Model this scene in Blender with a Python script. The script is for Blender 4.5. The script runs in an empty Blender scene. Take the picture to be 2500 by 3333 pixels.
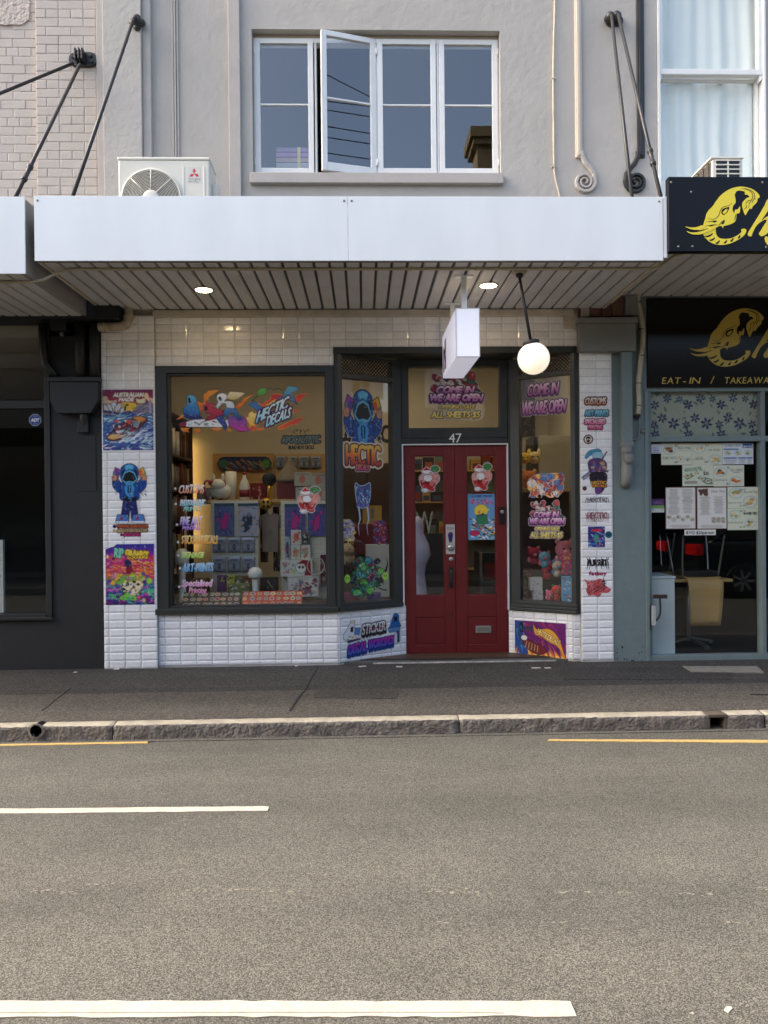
import bpy, bmesh, math, random
import numpy as np
from mathutils import Vector, Matrix, Quaternion, noise as mnoise
from mathutils.geometry import tessellate_polygon

random.seed(7)
SC = bpy.context.scene
COL = SC.collection
R = math.radians

# ------------------------------------------------------------------ camera
F, CX, CY = 2412.0, 1250.0, 1666.5            # calibration of the photograph (pixels)
CAM = Vector((0.0, 0.0, 1.516))               # eye height above the footpath at the wall
YAW, PITCH, ROLL = math.atan(65 / F), math.atan(11.5 / F), R(0.55)
ROT = (Matrix.Rotation(-YAW, 3, 'Z') @ Matrix.Rotation(R(90) - PITCH, 3, 'X') @ Matrix.Rotation(-ROLL, 3, 'Z'))
cam = bpy.data.cameras.new('camera'); camo = bpy.data.objects.new('camera', cam); COL.objects.link(camo)
camo.matrix_world = Matrix.Translation(CAM) @ ROT.to_4x4()
cam.sensor_fit = 'VERTICAL'; cam.sensor_height = 36.0; cam.sensor_width = 27.0
cam.lens = 36.0 * F / 3333.0
cam.clip_start = 0.05; cam.clip_end = 2000
SC.camera = camo

# ------------------------------------------------------------------ sky, sun, exposure
SUN_EL, SUN_AZ = R(38), R(-88)                # hazy low sun along the street, just behind the plane of the shop row
world = bpy.data.worlds.new('World'); SC.world = world; world.use_nodes = True
nt = world.node_tree; nt.nodes.clear()
sky = nt.nodes.new('ShaderNodeTexSky'); sky.sky_type = 'NISHITA'; sky.sun_disc = False
sky.sun_elevation = SUN_EL; sky.sun_rotation = SUN_AZ
sky.altitude = 20; sky.air_density = 1.0; sky.dust_density = 5.0; sky.ozone_density = 0.4
bg = nt.nodes.new('ShaderNodeBackground'); bg.inputs['Strength'].default_value = 0.10
wo = nt.nodes.new('ShaderNodeOutputWorld')
nt.links.new(sky.outputs[0], bg.inputs[0]); nt.links.new(bg.outputs[0], wo.inputs[0])
sun = bpy.data.lights.new('sun', 'SUN'); sun.energy = 0.8; sun.angle = R(24); sun.color = (1.0, 0.90, 0.76)
suno = bpy.data.objects.new('sun', sun); COL.objects.link(suno)
sdir = Vector((math.sin(SUN_AZ) * math.cos(SUN_EL), math.cos(SUN_AZ) * math.cos(SUN_EL), math.sin(SUN_EL)))
suno.location = sdir * 60; suno.rotation_euler = sdir.to_track_quat('Z', 'Y').to_euler()
vs = SC.view_settings; vs.view_transform = 'Standard'; vs.look = 'None'; vs.exposure = 2.42; vs.gamma = 1.0; vs.use_curve_mapping = False
SC.cycles.max_bounces = 8; SC.cycles.transparent_max_bounces = 16; SC.cycles.caustics_reflective = False; SC.cycles.caustics_refractive = False
SC.cycles.use_denoising = True

# ------------------------------------------------------------------ photo pixel -> world
YW = 7.2                                       # plane of the shop wall
def P(px, py, Y=YW):
    d = ROT @ Vector(((px - CX) / F, (CY - py) / F, -1.0))
    return CAM + d * (Y / d.y)
def PX(px, py, Y=YW): return P(px, py, Y).x
def PZ(px, py, Y=YW): return P(px, py, Y).z
def PH(px, py, z):                             # point of the ray at height z
    d = ROT @ Vector(((px - CX) / F, (CY - py) / F, -1.0))
    return CAM + d * ((z - CAM.z) / d.z)

def lin(c):
    if max(c) <= 1.0 and not all(isinstance(v, int) for v in c): return tuple(c[:3])
    return tuple(((v / 255.0) / 12.92 if v / 255.0 <= 0.04045 else ((v / 255.0 + 0.055) / 1.055) ** 2.4) for v in c[:3])

# ------------------------------------------------------------------ materials
MATS = {}
def M(name, col=(0.5, 0.5, 0.5), rough=0.5, metal=0.0, spec=0.5, bump=None, bump2=None, var=None, var2=None, coat=0.0, emit=None, rand=0.0, grain=None):
    """procedural principled material; bump=(scale,strength,distance); var=(scale,amount) brightens/darkens in patches"""
    if name in MATS: return MATS[name]
    m = bpy.data.materials.new(name); m.use_nodes = True; t = m.node_tree; b = t.nodes['Principled BSDF']
    c = lin(col)
    b.inputs['Roughness'].default_value = rough; b.inputs['Metallic'].default_value = metal
    b.inputs['Specular IOR Level'].default_value = spec; b.inputs['Coat Weight'].default_value = coat
    b.inputs['Base Color'].default_value = (*c, 1)
    geo = t.nodes.new('ShaderNodeNewGeometry')
    last = None
    def mulcol(fac_socket, lo, hi, prev):
        mr = t.nodes.new('ShaderNodeMapRange'); mr.inputs[1].default_value = 0.3; mr.inputs[2].default_value = 0.7
        mr.inputs[3].default_value = lo; mr.inputs[4].default_value = hi
        t.links.new(fac_socket, mr.inputs[0])
        mx = t.nodes.new('ShaderNodeVectorMath'); mx.operation = 'SCALE'
        if prev is None: mx.inputs[0].default_value = c
        else: t.links.new(prev, mx.inputs[0])
        t.links.new(mr.outputs[0], mx.inputs['Scale'])
        return mx.outputs[0]
    for v in (var, var2):
        if v:
            n = t.nodes.new('ShaderNodeTexNoise'); n.inputs['Scale'].default_value = v[0]; n.inputs['Detail'].default_value = 5
            if len(v) > 2:
                mp = t.nodes.new('ShaderNodeMapping'); mp.inputs['Scale'].default_value = v[2]
                t.links.new(geo.outputs['Position'], mp.inputs[0]); t.links.new(mp.outputs[0], n.inputs['Vector'])
            else: t.links.new(geo.outputs['Position'], n.inputs['Vector'])
            last = mulcol(n.outputs['Fac'], 1 - v[1], 1 + v[1], last)
    if rand:
        oi = t.nodes.new('ShaderNodeObjectInfo')
        mr = t.nodes.new('ShaderNodeMapRange'); mr.inputs[3].default_value = 1 - rand; mr.inputs[4].default_value = 1 + rand
        t.links.new(oi.outputs['Random'], mr.inputs[0])
        mx = t.nodes.new('ShaderNodeVectorMath'); mx.operation = 'SCALE'
        if last is None: mx.inputs[0].default_value = c
        else: t.links.new(last, mx.inputs[0])
        t.links.new(mr.outputs[0], mx.inputs['Scale']); last = mx.outputs[0]
    if last is not None: t.links.new(last, b.inputs['Base Color'])
    prevb = None
    for bb in (bump, bump2):
        if bb:
            n = t.nodes.new('ShaderNodeTexNoise'); n.inputs['Scale'].default_value = bb[0]; n.inputs['Detail'].default_value = 6
            t.links.new(geo.outputs['Position'], n.inputs['Vector'])
            bn = t.nodes.new('ShaderNodeBump'); bn.inputs['Strength'].default_value = bb[1]; bn.inputs['Distance'].default_value = bb[2] if len(bb) > 2 else 0.005
            t.links.new(n.outputs['Fac'], bn.inputs['Height'])
            if prevb: t.links.new(prevb, bn.inputs['Normal'])
            prevb = bn.outputs[0]
    if prevb: t.links.new(prevb, b.inputs['Normal'])
    if emit:
        b.inputs['Emission Color'].default_value = (*lin(emit[0]), 1); b.inputs['Emission Strength'].default_value = emit[1]
    MATS[name] = m; return m

def glass_mat(name, ior=1.5, tint=(0.96, 0.98, 0.97), rough=0.0):
    if name in MATS: return MATS[name]
    m = bpy.data.materials.new(name); m.use_nodes = True; t = m.node_tree; t.nodes.clear()
    out = t.nodes.new('ShaderNodeOutputMaterial'); mix = t.nodes.new('ShaderNodeMixShader')
    fr = t.nodes.new('ShaderNodeFresnel'); fr.inputs['IOR'].default_value = ior
    tr = t.nodes.new('ShaderNodeBsdfTransparent'); tr.inputs[0].default_value = (*tint, 1)
    gl = t.nodes.new('ShaderNodeBsdfGlossy'); gl.inputs['Roughness'].default_value = rough; gl.inputs[0].default_value = (1, 1, 1, 1)
    geo = t.nodes.new('ShaderNodeNewGeometry'); sb = t.nodes.new('ShaderNodeMath'); sb.operation = 'SUBTRACT'; sb.inputs[0].default_value = 1.0; ml = t.nodes.new('ShaderNodeMath'); ml.operation = 'MULTIPLY'
    t.links.new(geo.outputs['Backfacing'], sb.inputs[1]); t.links.new(sb.outputs[0], ml.inputs[0]); t.links.new(fr.outputs[0], ml.inputs[1])   # one reflection per pane, none inside the glass
    t.links.new(ml.outputs[0], mix.inputs[0]); t.links.new(tr.outputs[0], mix.inputs[1]); t.links.new(gl.outputs[0], mix.inputs[2])
    t.links.new(mix.outputs[0], out.inputs[0]); MATS[name] = m; return m

def asphalt_mat(name, dark, light, speck, scale=260.0, bump=0.6, rough=0.9, patchy=0.14):
    """bitumen with visible stone chips: fine two-scale speckle plus wide worn patches"""
    if name in MATS: return MATS[name]
    m = bpy.data.materials.new(name); m.use_nodes = True; t = m.node_tree; b = t.nodes['Principled BSDF']
    b.inputs['Roughness'].default_value = rough; b.inputs['Specular IOR Level'].default_value = 0.35
    geo = t.nodes.new('ShaderNodeNewGeometry')
    def noise(s, d, vec=None):
        n = t.nodes.new('ShaderNodeTexNoise'); n.inputs['Scale'].default_value = s; n.inputs['Detail'].default_value = d
        if vec:
            mp = t.nodes.new('ShaderNodeMapping'); mp.inputs['Scale'].default_value = vec
            t.links.new(geo.outputs['Position'], mp.inputs[0]); t.links.new(mp.outputs[0], n.inputs['Vector'])
        else: t.links.new(geo.outputs['Position'], n.inputs['Vector'])
        return n.outputs['Fac']
    vo = t.nodes.new('ShaderNodeTexVoronoi'); vo.inputs['Scale'].default_value = scale * 0.6; t.links.new(geo.outputs['Position'], vo.inputs['Vector'])
    n1 = noise(scale, 2); n2 = noise(scale * 0.4, 2); n3 = noise(0.9, 4, (0.10, 1.5, 1)); n4 = noise(3.2, 6, (0.5, 1.3, 1))
    sep = t.nodes.new('ShaderNodeSeparateColor'); t.links.new(vo.outputs['Color'], sep.inputs[0])
    def math_(op, a, bb):
        k = t.nodes.new('ShaderNodeMath'); k.operation = op
        for i, v in enumerate((a, bb)):
            if isinstance(v, (int, float)): k.inputs[i].default_value = v
            else: t.links.new(v, k.inputs[i])
        return k.outputs[0]
    h = math_('ADD', math_('MULTIPLY', n1, 0.6), math_('ADD', math_('MULTIPLY', n2, 0.3), math_('MULTIPLY', sep.outputs[0], 0.5)))
    cr = t.nodes.new('ShaderNodeValToRGB'); cr.color_ramp.interpolation = 'LINEAR'
    e = cr.color_ramp.elements; e[0].position = 0.48; e[0].color = (*lin(dark), 1); e[1].position = 0.92; e[1].color = (*lin(speck), 1)
    k = e.new(0.70); k.color = (*lin(light), 1)
    t.links.new(h, cr.inputs[0])
    mr = t.nodes.new('ShaderNodeMapRange'); mr.inputs[1].default_value = 0.3; mr.inputs[2].default_value = 0.7; mr.inputs[3].default_value = 1 - patchy; mr.inputs[4].default_value = 1 + patchy
    t.links.new(n3, mr.inputs[0])
    mr2 = t.nodes.new('ShaderNodeMapRange'); mr2.inputs[1].default_value = 0.3; mr2.inputs[2].default_value = 0.7; mr2.inputs[3].default_value = 0.88; mr2.inputs[4].default_value = 1.11
    t.links.new(n4, mr2.inputs[0])
    s1 = t.nodes.new('ShaderNodeVectorMath'); s1.operation = 'SCALE'; t.links.new(cr.outputs[0], s1.inputs[0]); t.links.new(math_('MULTIPLY', mr.outputs[0], mr2.outputs[0]), s1.inputs['Scale'])
    t.links.new(s1.outputs[0], b.inputs['Base Color'])
    bn = t.nodes.new('ShaderNodeBump'); bn.inputs['Strength'].default_value = bump; bn.inputs['Distance'].default_value = 0.004
    t.links.new(h, bn.inputs['Height']); t.links.new(bn.outputs[0], b.inputs['Normal'])
    MATS[name] = m; return m

def print_mat(name='printed_vinyl', rough=0.38, spec=0.4):
    if name in MATS: return MATS[name]
    m = bpy.data.materials.new(name); m.use_nodes = True; t = m.node_tree; b = t.nodes['Principled BSDF']
    a = t.nodes.new('ShaderNodeVertexColor'); a.layer_name = 'Col'
    t.links.new(a.outputs[0], b.inputs['Base Color']); b.inputs['Roughness'].default_value = rough; b.inputs['Specular IOR Level'].default_value = spec
    MATS[name] = m; return m

# ------------------------------------------------------------------ object bookkeeping
WLOC = {}
def adopt(o, parent):
    if parent is not None:
        o.parent = parent
        o.matrix_parent_inverse = Matrix.Translation(-WLOC[parent.name])
def tag(o, label=None, cat=None, group=None, kind=None):
    if label: o['label'] = label
    if cat: o['category'] = cat
    if group: o['group'] = group
    if kind: o['kind'] = kind
    return o
def thing(name, label, cat, loc, group=None):
    o = bpy.data.objects.new(name, None); COL.objects.link(o); o.empty_display_size = 0.1
    o.location = loc; WLOC[o.name] = Vector(loc); return tag(o, label, cat, group)
def place(name, mesh, loc, parent=None, rot=None, scale=None):
    o = bpy.data.objects.new(name, mesh); COL.objects.link(o); o.location = loc; WLOC[o.name] = Vector(loc)
    if rot is not None: o.rotation_mode = 'QUATERNION'; o.rotation_quaternion = rot
    if scale is not None: o.scale = scale
    adopt(o, parent); return o

ORD = 'first second third fourth fifth sixth seventh eighth ninth tenth eleventh twelfth thirteenth fourteenth fifteenth sixteenth seventeenth eighteenth nineteenth twentieth'.split() + ['twenty-' + w for w in 'first second third fourth fifth sixth seventh eighth'.split()]
class MB:
    """collects shapes in world space; build() links them as ONE mesh object"""
    def __init__(s): s.v = []; s.f = []; s.m = []; s.sm = []; s.cur = 0; s.smooth = False
    def add(s, vs, fs):
        k = len(s.v); s.v += [tuple(v) for v in vs]
        for f in fs: s.f.append([i + k for i in f]); s.m.append(s.cur); s.sm.append(s.smooth)
        return s
    def box(s, x0, x1, y0, y1, z0, z1):
        x0, x1 = min(x0, x1), max(x0, x1); y0, y1 = min(y0, y1), max(y0, y1); z0, z1 = min(z0, z1), max(z0, z1)
        return s.add([(x0, y0, z0), (x1, y0, z0), (x1, y1, z0), (x0, y1, z0), (x0, y0, z1), (x1, y0, z1), (x1, y1, z1), (x0, y1, z1)],
                     [(0, 3, 2, 1), (4, 5, 6, 7), (0, 1, 5, 4), (1, 2, 6, 5), (2, 3, 7, 6), (3, 0, 4, 7)])
    def obox(s, o, u, v, w):
        """box from corner o along vectors u, v, w"""
        o, u, v, w = map(Vector, (o, u, v, w))
        p = [o, o + u, o + u + v, o + v, o + w, o + u + w, o + u + v + w, o + v + w]
        fs = [(0, 3, 2, 1), (4, 5, 6, 7), (0, 1, 5, 4), (1, 2, 6, 5), (2, 3, 7, 6), (3, 0, 4, 7)]
        if u.cross(v).dot(w) < 0: fs = [f[::-1] for f in fs]
        return s.add(p, fs)
    def prism(s, pts, d):
        """closed polygon pts (3D, planar) pushed along vector d"""
        d = Vector(d); n = len(pts); a = [Vector(p) for p in pts]; b = [p + d for p in a]
        nrm = Vector((0, 0, 0))
        for i in range(n): nrm += a[i].cross(a[(i + 1) % n])
        fl = nrm.dot(d) > 0
        fs = [list(range(n))[::-1] if fl else list(range(n)), [i + n for i in (range(n) if fl else range(n - 1, -1, -1))]]
        for i in range(n):
            j = (i + 1) % n
            fs.append([i, j, j + n, i + n] if fl else [j, i, i + n, j + n])
        return s.add(a + b, fs)
    def tube(s, pts, r, seg=8, caps=True, sm=True):
        pts = [Vector(p) for p in pts]; n = len(pts); rings = []
        rr = r if isinstance(r, (list, tuple)) else [r] * n
        t0 = (pts[1] - pts[0]).normalized(); up = Vector((0, 0, 1)) if abs(t0.z) < 0.9 else Vector((1, 0, 0))
        a = t0.cross(up).normalized()
        vs = []
        for i in range(n):
            t = (pts[min(i + 1, n - 1)] - pts[max(i - 1, 0)]).normalized()
            a = (a - t * a.dot(t)).normalized(); b = t.cross(a)
            for k in range(seg):
                an = 2 * math.pi * k / seg
                vs.append(pts[i] + (a * math.cos(an) + b * math.sin(an)) * rr[i])
        fs = []
        for i in range(n - 1):
            for k in range(seg):
                k2 = (k + 1) % seg
                fs.append((i * seg + k, i * seg + k2, (i + 1) * seg + k2, (i + 1) * seg + k))
        old = s.smooth; s.smooth = sm; s.add(vs, fs)
        if caps:
            s.smooth = False
            k0 = len(s.v) - len(vs)
            s.f.append([k0 + i for i in range(seg)][::-1]); s.m.append(s.cur); s.sm.append(False)
            s.f.append([k0 + (n - 1) * seg + i for i in range(seg)]); s.m.append(s.cur); s.sm.append(False)
        s.smooth = old; return s
    def lathe(s, c, prof, axis=(0, 0, 1), seg=20, sm=True):
        """prof = [(r, h)...] about axis through c"""
        c = Vector(c); ax = Vector(axis).normalized(); q = Vector((0, 0, 1)).rotation_difference(ax)
        vs = []; fs = []; n = len(prof)
        for r_, h in prof:
            for k in range(seg):
                an = 2 * math.pi * k / seg
                vs.append(c + q @ Vector((r_ * math.cos(an), r_ * math.sin(an), h)))
        for i in range(n - 1):
            for k in range(seg):
                k2 = (k + 1) % seg; fs.append((i * seg + k, i * seg + k2, (i + 1) * seg + k2, (i + 1) * seg + k))
        old = s.smooth; s.smooth = sm; s.add(vs, fs); s.smooth = old
        k0 = len(s.v) - len(vs)
        s.f.append([k0 + i for i in range(seg)][::-1]); s.m.append(s.cur); s.sm.append(False)
        s.f.append([k0 + (n - 1) * seg + i for i in range(seg)]); s.m.append(s.cur); s.sm.append(False)
        return s
    def sphere(s, c, r, seg=20, rings=12):
        rx, ry, rz = r if isinstance(r, (tuple, list)) else (r, r, r)
        c = Vector(c); vs = []; fs = []
        for i in range(rings + 1):
            th = math.pi * i / rings
            for k in range(seg):
                an = 2 * math.pi * k / seg
                vs.append(c + Vector((rx * math.sin(th) * math.cos(an), ry * math.sin(th) * math.sin(an), -rz * math.cos(th))))
        for i in range(rings):
            for k in range(seg):
                k2 = (k + 1) % seg; fs.append((i * seg + k, i * seg + k2, (i + 1) * seg + k2, (i + 1) * seg + k))
        old = s.smooth; s.smooth = True; s.add(vs, fs); s.smooth = old; return s
    def mesh(s, name, mats, origin):
        me = bpy.data.meshes.new(name)
        me.from_pydata([(v[0] - origin[0], v[1] - origin[1], v[2] - origin[2]) for v in s.v], [], s.f)
        for m in (mats if isinstance(mats, (list, tuple)) else [mats]): me.materials.append(m)
        me.polygons.foreach_set('material_index', s.m); me.polygons.foreach_set('use_smooth', s.sm)
        me.update(); return me
    def build(s, name, mats, parent=None, bevel=0.0, label=None, cat=None, group=None, kind=None, seg=2):
        a = np.array(s.v); org = Vector(((a[:, 0].min() + a[:, 0].max()) / 2, (a[:, 1].min() + a[:, 1].max()) / 2, a[:, 2].min()))
        o = place(name, s.mesh(name, mats, org), org, parent)
        if bevel:
            b = o.modifiers.new('bevel', 'BEVEL'); b.width = bevel; b.segments = seg; b.limit_method = 'ANGLE'; b.angle_limit = R(40); b.harden_normals = False
        return tag(o, label, cat, group, kind)

def cat_rom(pts, n=6, closed=True):
    out = []; N = len(pts)
    for i in range(N if closed else N - 1):
        p0, p1, p2, p3 = [Vector(pts[(i + k) % N] if closed else pts[min(max(i + k, 0), N - 1)]) for k in (-1, 0, 1, 2)]
        for j in range(n):
            t = j / n
            out.append(0.5 * ((2 * p1) + (p2 - p0) * t + (2 * p0 - 5 * p1 + 4 * p2 - p3) * t * t + (3 * p1 - p0 - 3 * p2 + p3) * t ** 3))
    if not closed: out.append(Vector(pts[-1]))
    return out

def flat_polys(mb, outer, holes, frame, depth):
    """filled 2D outline (with holes) lifted into 3D by frame(x,y)->Vector, with a thickness along depth"""
    loops = [[Vector((p[0], p[1], 0)) for p in outer]] + [[Vector((p[0], p[1], 0)) for p in h] for h in holes]
    tris = tessellate_polygon(loops); pts = [p for l in loops for p in l]
    base = [frame(p.x, p.y) for p in pts]; d = Vector(depth); top = [b + d for b in base]; n = len(pts)
    fs = []
    for t in tris:
        a, b, c = (top[i] for i in t)
        fs.append([i + n for i in (t if (b - a).cross(c - a).dot(d) > 0 else t[::-1])])
    k = 0
    for l in loops:
        for i in range(len(l)):
            j = (i + 1) % len(l); fs.append([k + i, k + j, n + k + j, n + k + i])
        k += len(l)
    mb.add(base + top, fs)

# ------------------------------------------------------------------ printed art: a small painter whose cells become coloured faces
_GL = {}
def glyph(ch):
    if ch in _GL: return _GL[ch]
    cu = bpy.data.curves.new('glyph', 'FONT'); cu.body = ch; cu.size = 1.0; cu.resolution_u = 3
    o = bpy.data.objects.new('glyph', cu); me = bpy.data.meshes.new_from_object(o)
    me.calc_loop_triangles()
    vs = np.array([v.co[:2] for v in me.vertices]) if len(me.vertices) else np.zeros((0, 2))
    ts = np.array([t.vertices[:] for t in me.loop_triangles], int).reshape(-1, 3)
    fs = [list(p.vertices) for p in me.polygons]
    bpy.data.objects.remove(o); bpy.data.curves.remove(cu); bpy.data.meshes.remove(me)
    _GL[ch] = (vs, ts, fs); return _GL[ch]
def layout(s, gap=0.08, space=0.32):
    """[(verts, tris)] of a line of text, cap height about 0.7"""
    out = []; x = 0.0
    for ch in s:
        if ch == ' ': x += space; continue
        v, t, _ = glyph(ch)
        if not len(v): continue
        v = v.copy(); v[:, 0] += x - v[:, 0].min(); x = v[:, 0].max() + gap; out.append((v, t))
    return out, max(x - gap, 0.01)

class Canvas:
    def __init__(s, W, H, vb, cell=0.0042, ss=2, bg=None):
        s.W, s.H, s.vb = W, H, vb; s.nx = max(6, int(round(W / cell))); s.ny = max(6, int(round(H / cell))); s.ss = ss
        s.w, s.h = s.nx * ss, s.ny * ss
        s.a = np.zeros((s.h, s.w, 4), np.float32)
        s.sx = s.w / (vb[2] - vb[0]); s.sy = s.h / (vb[3] - vb[1])
        s.rng = random.Random(int(abs(vb[0] * 7 + vb[1] * 3 + W * 1000)))
        if bg is not None: s.fill(np.ones((s.h, s.w), bool), bg)
    def px(s, pts): return np.array([((p[0] - s.vb[0]) * s.sx, (p[1] - s.vb[1]) * s.sy) for p in pts], float)
    def fill(s, mask, col, alpha=1.0):
        if not mask.any(): return s
        if isinstance(col[0], (tuple, list)):                       # vertical gradient through the listed colours
            ys = np.where(mask.any(1))[0]; y0, y1 = ys[0], max(ys[-1], ys[0] + 1)
            t = np.clip((np.arange(s.h) - y0) / (y1 - y0), 0, 1) * (len(col) - 1)
            cl = np.array([lin(c) for c in col]); i = np.minimum(t.astype(int), len(col) - 2); f = (t - i)[:, None]
            rows = cl[i] * (1 - f) + cl[i + 1] * f
            c = np.repeat(rows[:, None, :], s.w, 1)[mask]
        else: c = np.array(lin(col))
        if alpha >= 1: s.a[mask, :3] = c
        else: s.a[mask, :3] = s.a[mask, :3] * (1 - alpha) + c * alpha
        s.a[mask, 3] = 1; return s
    def poly_mask(s, pts):
        q = s.px(pts); m = np.zeros((s.h, s.w), bool)
        x0, x1 = int(max(0, q[:, 0].min() - 1)), int(min(s.w, q[:, 0].max() + 2)); y0, y1 = int(max(0, q[:, 1].min() - 1)), int(min(s.h, q[:, 1].max() + 2))
        if x1 <= x0 or y1 <= y0: return m
        X, Y = np.meshgrid(np.arange(x0, x1) + 0.5, np.arange(y0, y1) + 0.5); ins = np.zeros(X.shape, bool)
        for i in range(len(q)):
            (ax, ay), (bx, by) = q[i], q[i - 1]
            if ay == by: continue
            c = ((ay > Y) != (by > Y)) & (X < (bx - ax) * (Y - ay) / (by - ay) + ax)
            ins ^= c
        m[y0:y1, x0:x1] = ins; return m
    def poly(s, pts, col, out=None, ow=0, smooth=False, alpha=1.0):
        if smooth: pts = [(p.x, p.y) for p in cat_rom([(a, b, 0) for a, b in pts], 5)]
        m = s.poly_mask(pts)
        if out is not None: s.fill(s.grow(m, ow), out)
        return s.fill(m, col, alpha)
    def ell(s, cx, cy, rx, ry=None, col=(0, 0, 0), rot=0, out=None, ow=0, alpha=1.0):
        ry = rx if ry is None else ry; c, sn = math.cos(rot), math.sin(rot)
        pts = [(cx + rx * math.cos(a) * c - ry * math.sin(a) * sn, cy + rx * math.cos(a) * sn + ry * math.sin(a) * c) for a in np.linspace(0, 2 * math.pi, 28, endpoint=False)]
        return s.poly(pts, col, out, ow, alpha=alpha)
    def line(s, pts, w, col, alpha=1.0, taper=False):
        for i in range(len(pts) - 1):
            (ax, ay), (bx, by) = pts[i], pts[i + 1]; L = math.hypot(bx - ax, by - ay) or 1e-6
            wa = w * (1 - i / (len(pts) - 1)) if taper else w; wb = w * (1 - (i + 1) / (len(pts) - 1)) if taper else w
            nx, ny = -(by - ay) / L, (bx - ax) / L
            s.poly([(ax + nx * wa / 2, ay + ny * wa / 2), (bx + nx * wb / 2, by + ny * wb / 2), (bx - nx * wb / 2, by - ny * wb / 2), (ax - nx * wa / 2, ay - ny * wa / 2)], col, alpha=alpha)
        return s
    def grow(s, m, d):
        """dilate by d view-box units"""
        r = max(1, int(round(d * s.sx))); o = m.copy()
        for dy in range(-r, r + 1):
            k = int(math.sqrt(r * r - dy * dy))
            sh = np.zeros_like(m)
            if dy >= 0: sh[dy:, :] = m[:m.shape[0] - dy, :]
            else: sh[:dy, :] = m[-dy:, :]
            acc = sh.copy()
            for dx in range(1, k + 1):
                acc[:, dx:] |= sh[:, :-dx]; acc[:, :-dx] |= sh[:, dx:]
            o |= acc
        return o
    def text(s, st, box, col, out=None, shear=0.0, rot=0.0, wob=0.0, gap=0.08, bold=0.0, drop=None, rise=0.0, alpha=1.0):
        """a line of lettering fitted into box=(x0,y0,x1,y1); out=[(width,colour)...] widest first"""
        gl, L = layout(st, gap); x0, y0, x1, y1 = box
        m = np.zeros((s.h, s.w), bool); n = len(gl)
        for k, (v, t) in enumerate(gl):
            q = v.copy()
            yr = 0.72
            cxm = (q[:, 0].min() + q[:, 0].max()) / 2
            if wob:
                an = s.rng.uniform(-wob, wob); sc = 1 + s.rng.uniform(-wob, wob) * 0.8
                dx, dy = q[:, 0] - cxm, q[:, 1] - 0.35
                q[:, 0] = cxm + (dx * math.cos(an) - dy * math.sin(an)) * sc; q[:, 1] = 0.35 + (dx * math.sin(an) + dy * math.cos(an)) * sc + s.rng.uniform(-wob, wob) * 0.25
            q[:, 0] += shear * (q[:, 1] - 0.35)
            X = x0 + (q[:, 0] / L) * (x1 - x0); Y = y1 - (q[:, 1] / yr) * (y1 - y0)
            Y = Y - rise * (X - x0)
            if rot:
                cx, cy = (x0 + x1) / 2, (y0 + y1) / 2; dx, dy = X - cx, Y - cy
                X = cx + dx * math.cos(rot) - dy * math.sin(rot); Y = cy + dx * math.sin(rot) + dy * math.cos(rot)
            xs = (X - s.vb[0]) * s.sx; ys = (Y - s.vb[1]) * s.sy
            for a, b, c in t:
                ax, ay, bx, by, cx_, cy_ = xs[a], ys[a], xs[b], ys[b], xs[c], ys[c]
                lx, hx = int(max(0, min(ax, bx, cx_) - 1)), int(min(s.w, max(ax, bx, cx_) + 2)); ly, hy = int(max(0, min(ay, by, cy_) - 1)), int(min(s.h, max(ay, by, cy_) + 2))
                if hx <= lx or hy <= ly: continue
                XX, YY = np.meshgrid(np.arange(lx, hx) + 0.5, np.arange(ly, hy) + 0.5)
                d1 = (XX - bx) * (ay - by) - (ax - bx) * (YY - by); d2 = (XX - cx_) * (by - cy_) - (bx - cx_) * (YY - cy_); d3 = (XX - ax) * (cy_ - ay) - (cx_ - ax) * (YY - ay)
                m[ly:hy, lx:hx] |= ~(((d1 < 0) | (d2 < 0) | (d3 < 0)) & ((d1 > 0) | (d2 > 0) | (d3 > 0)))
        if bold: m = s.grow(m, bold)
        if drop:
            dx, dy, dc = drop; sh = np.zeros_like(m)
            steps = 6
            for i in range(1, steps + 1):
                ox, oy = int(round(dx * s.sx * i / steps)), int(round(dy * s.sy * i / steps))
                sh |= np.roll(np.roll(m, oy, 0), ox, 1)
            if out: sh = s.grow(sh, out[-1][0])
            s.fill(sh, dc)
        for w, c in (out or []): s.fill(s.grow(m, w), c)
        s.fill(m, col, alpha); return s
    def flames(s, box, cols, n=9, up=True, seed=1, tilt=0.0):
        rg = random.Random(seed); x0, y0, x1, y1 = box
        for ci, c in enumerate(cols):
            for k in range(n):
                cx = x0 + (k + rg.uniform(0.2, 0.8)) * (x1 - x0) / n; w = (x1 - x0) / n * rg.uniform(0.5, 1.0) * (1 - 0.25 * ci); hh = (y1 - y0) * rg.uniform(0.5, 1.0) * (1 - 0.28 * ci)
                ty = y1 - hh; tx = cx + rg.uniform(-1, 1) * w * 0.6 + tilt * hh
                s.poly([(cx - w / 2, y1), (cx - w * 0.45 + tilt * hh * 0.3, y1 - hh * 0.4), (cx - w * 0.1 + tilt * hh * 0.5, y1 - hh * 0.55), (tx, ty), (cx + w * 0.25 + tilt * hh * 0.4, y1 - hh * 0.5), (cx + w * 0.5, y1 - hh * 0.2), (cx + w * 0.45, y1)], c, smooth=True)
        return s
    def scatter(s, box, cols, n, rmin, rmax, seed=3, out=None, ow=0, angular=False):
        rg = random.Random(seed); x0, y0, x1, y1 = box
        for k in range(n):
            cx, cy = rg.uniform(x0, x1), rg.uniform(y0, y1); r = rg.uniform(rmin, rmax); m = rg.randint(5, 8); a0 = rg.uniform(0, 6.28)
            pts = [(cx + r * rg.uniform(0.5, 1.1) * math.cos(a0 + 6.283 * i / m) * 1.15, cy + r * rg.uniform(0.5, 1.1) * math.sin(a0 + 6.283 * i / m)) for i in range(m)]
            s.poly(pts, rg.choice(cols), out, ow, smooth=not angular)
        return s
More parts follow.
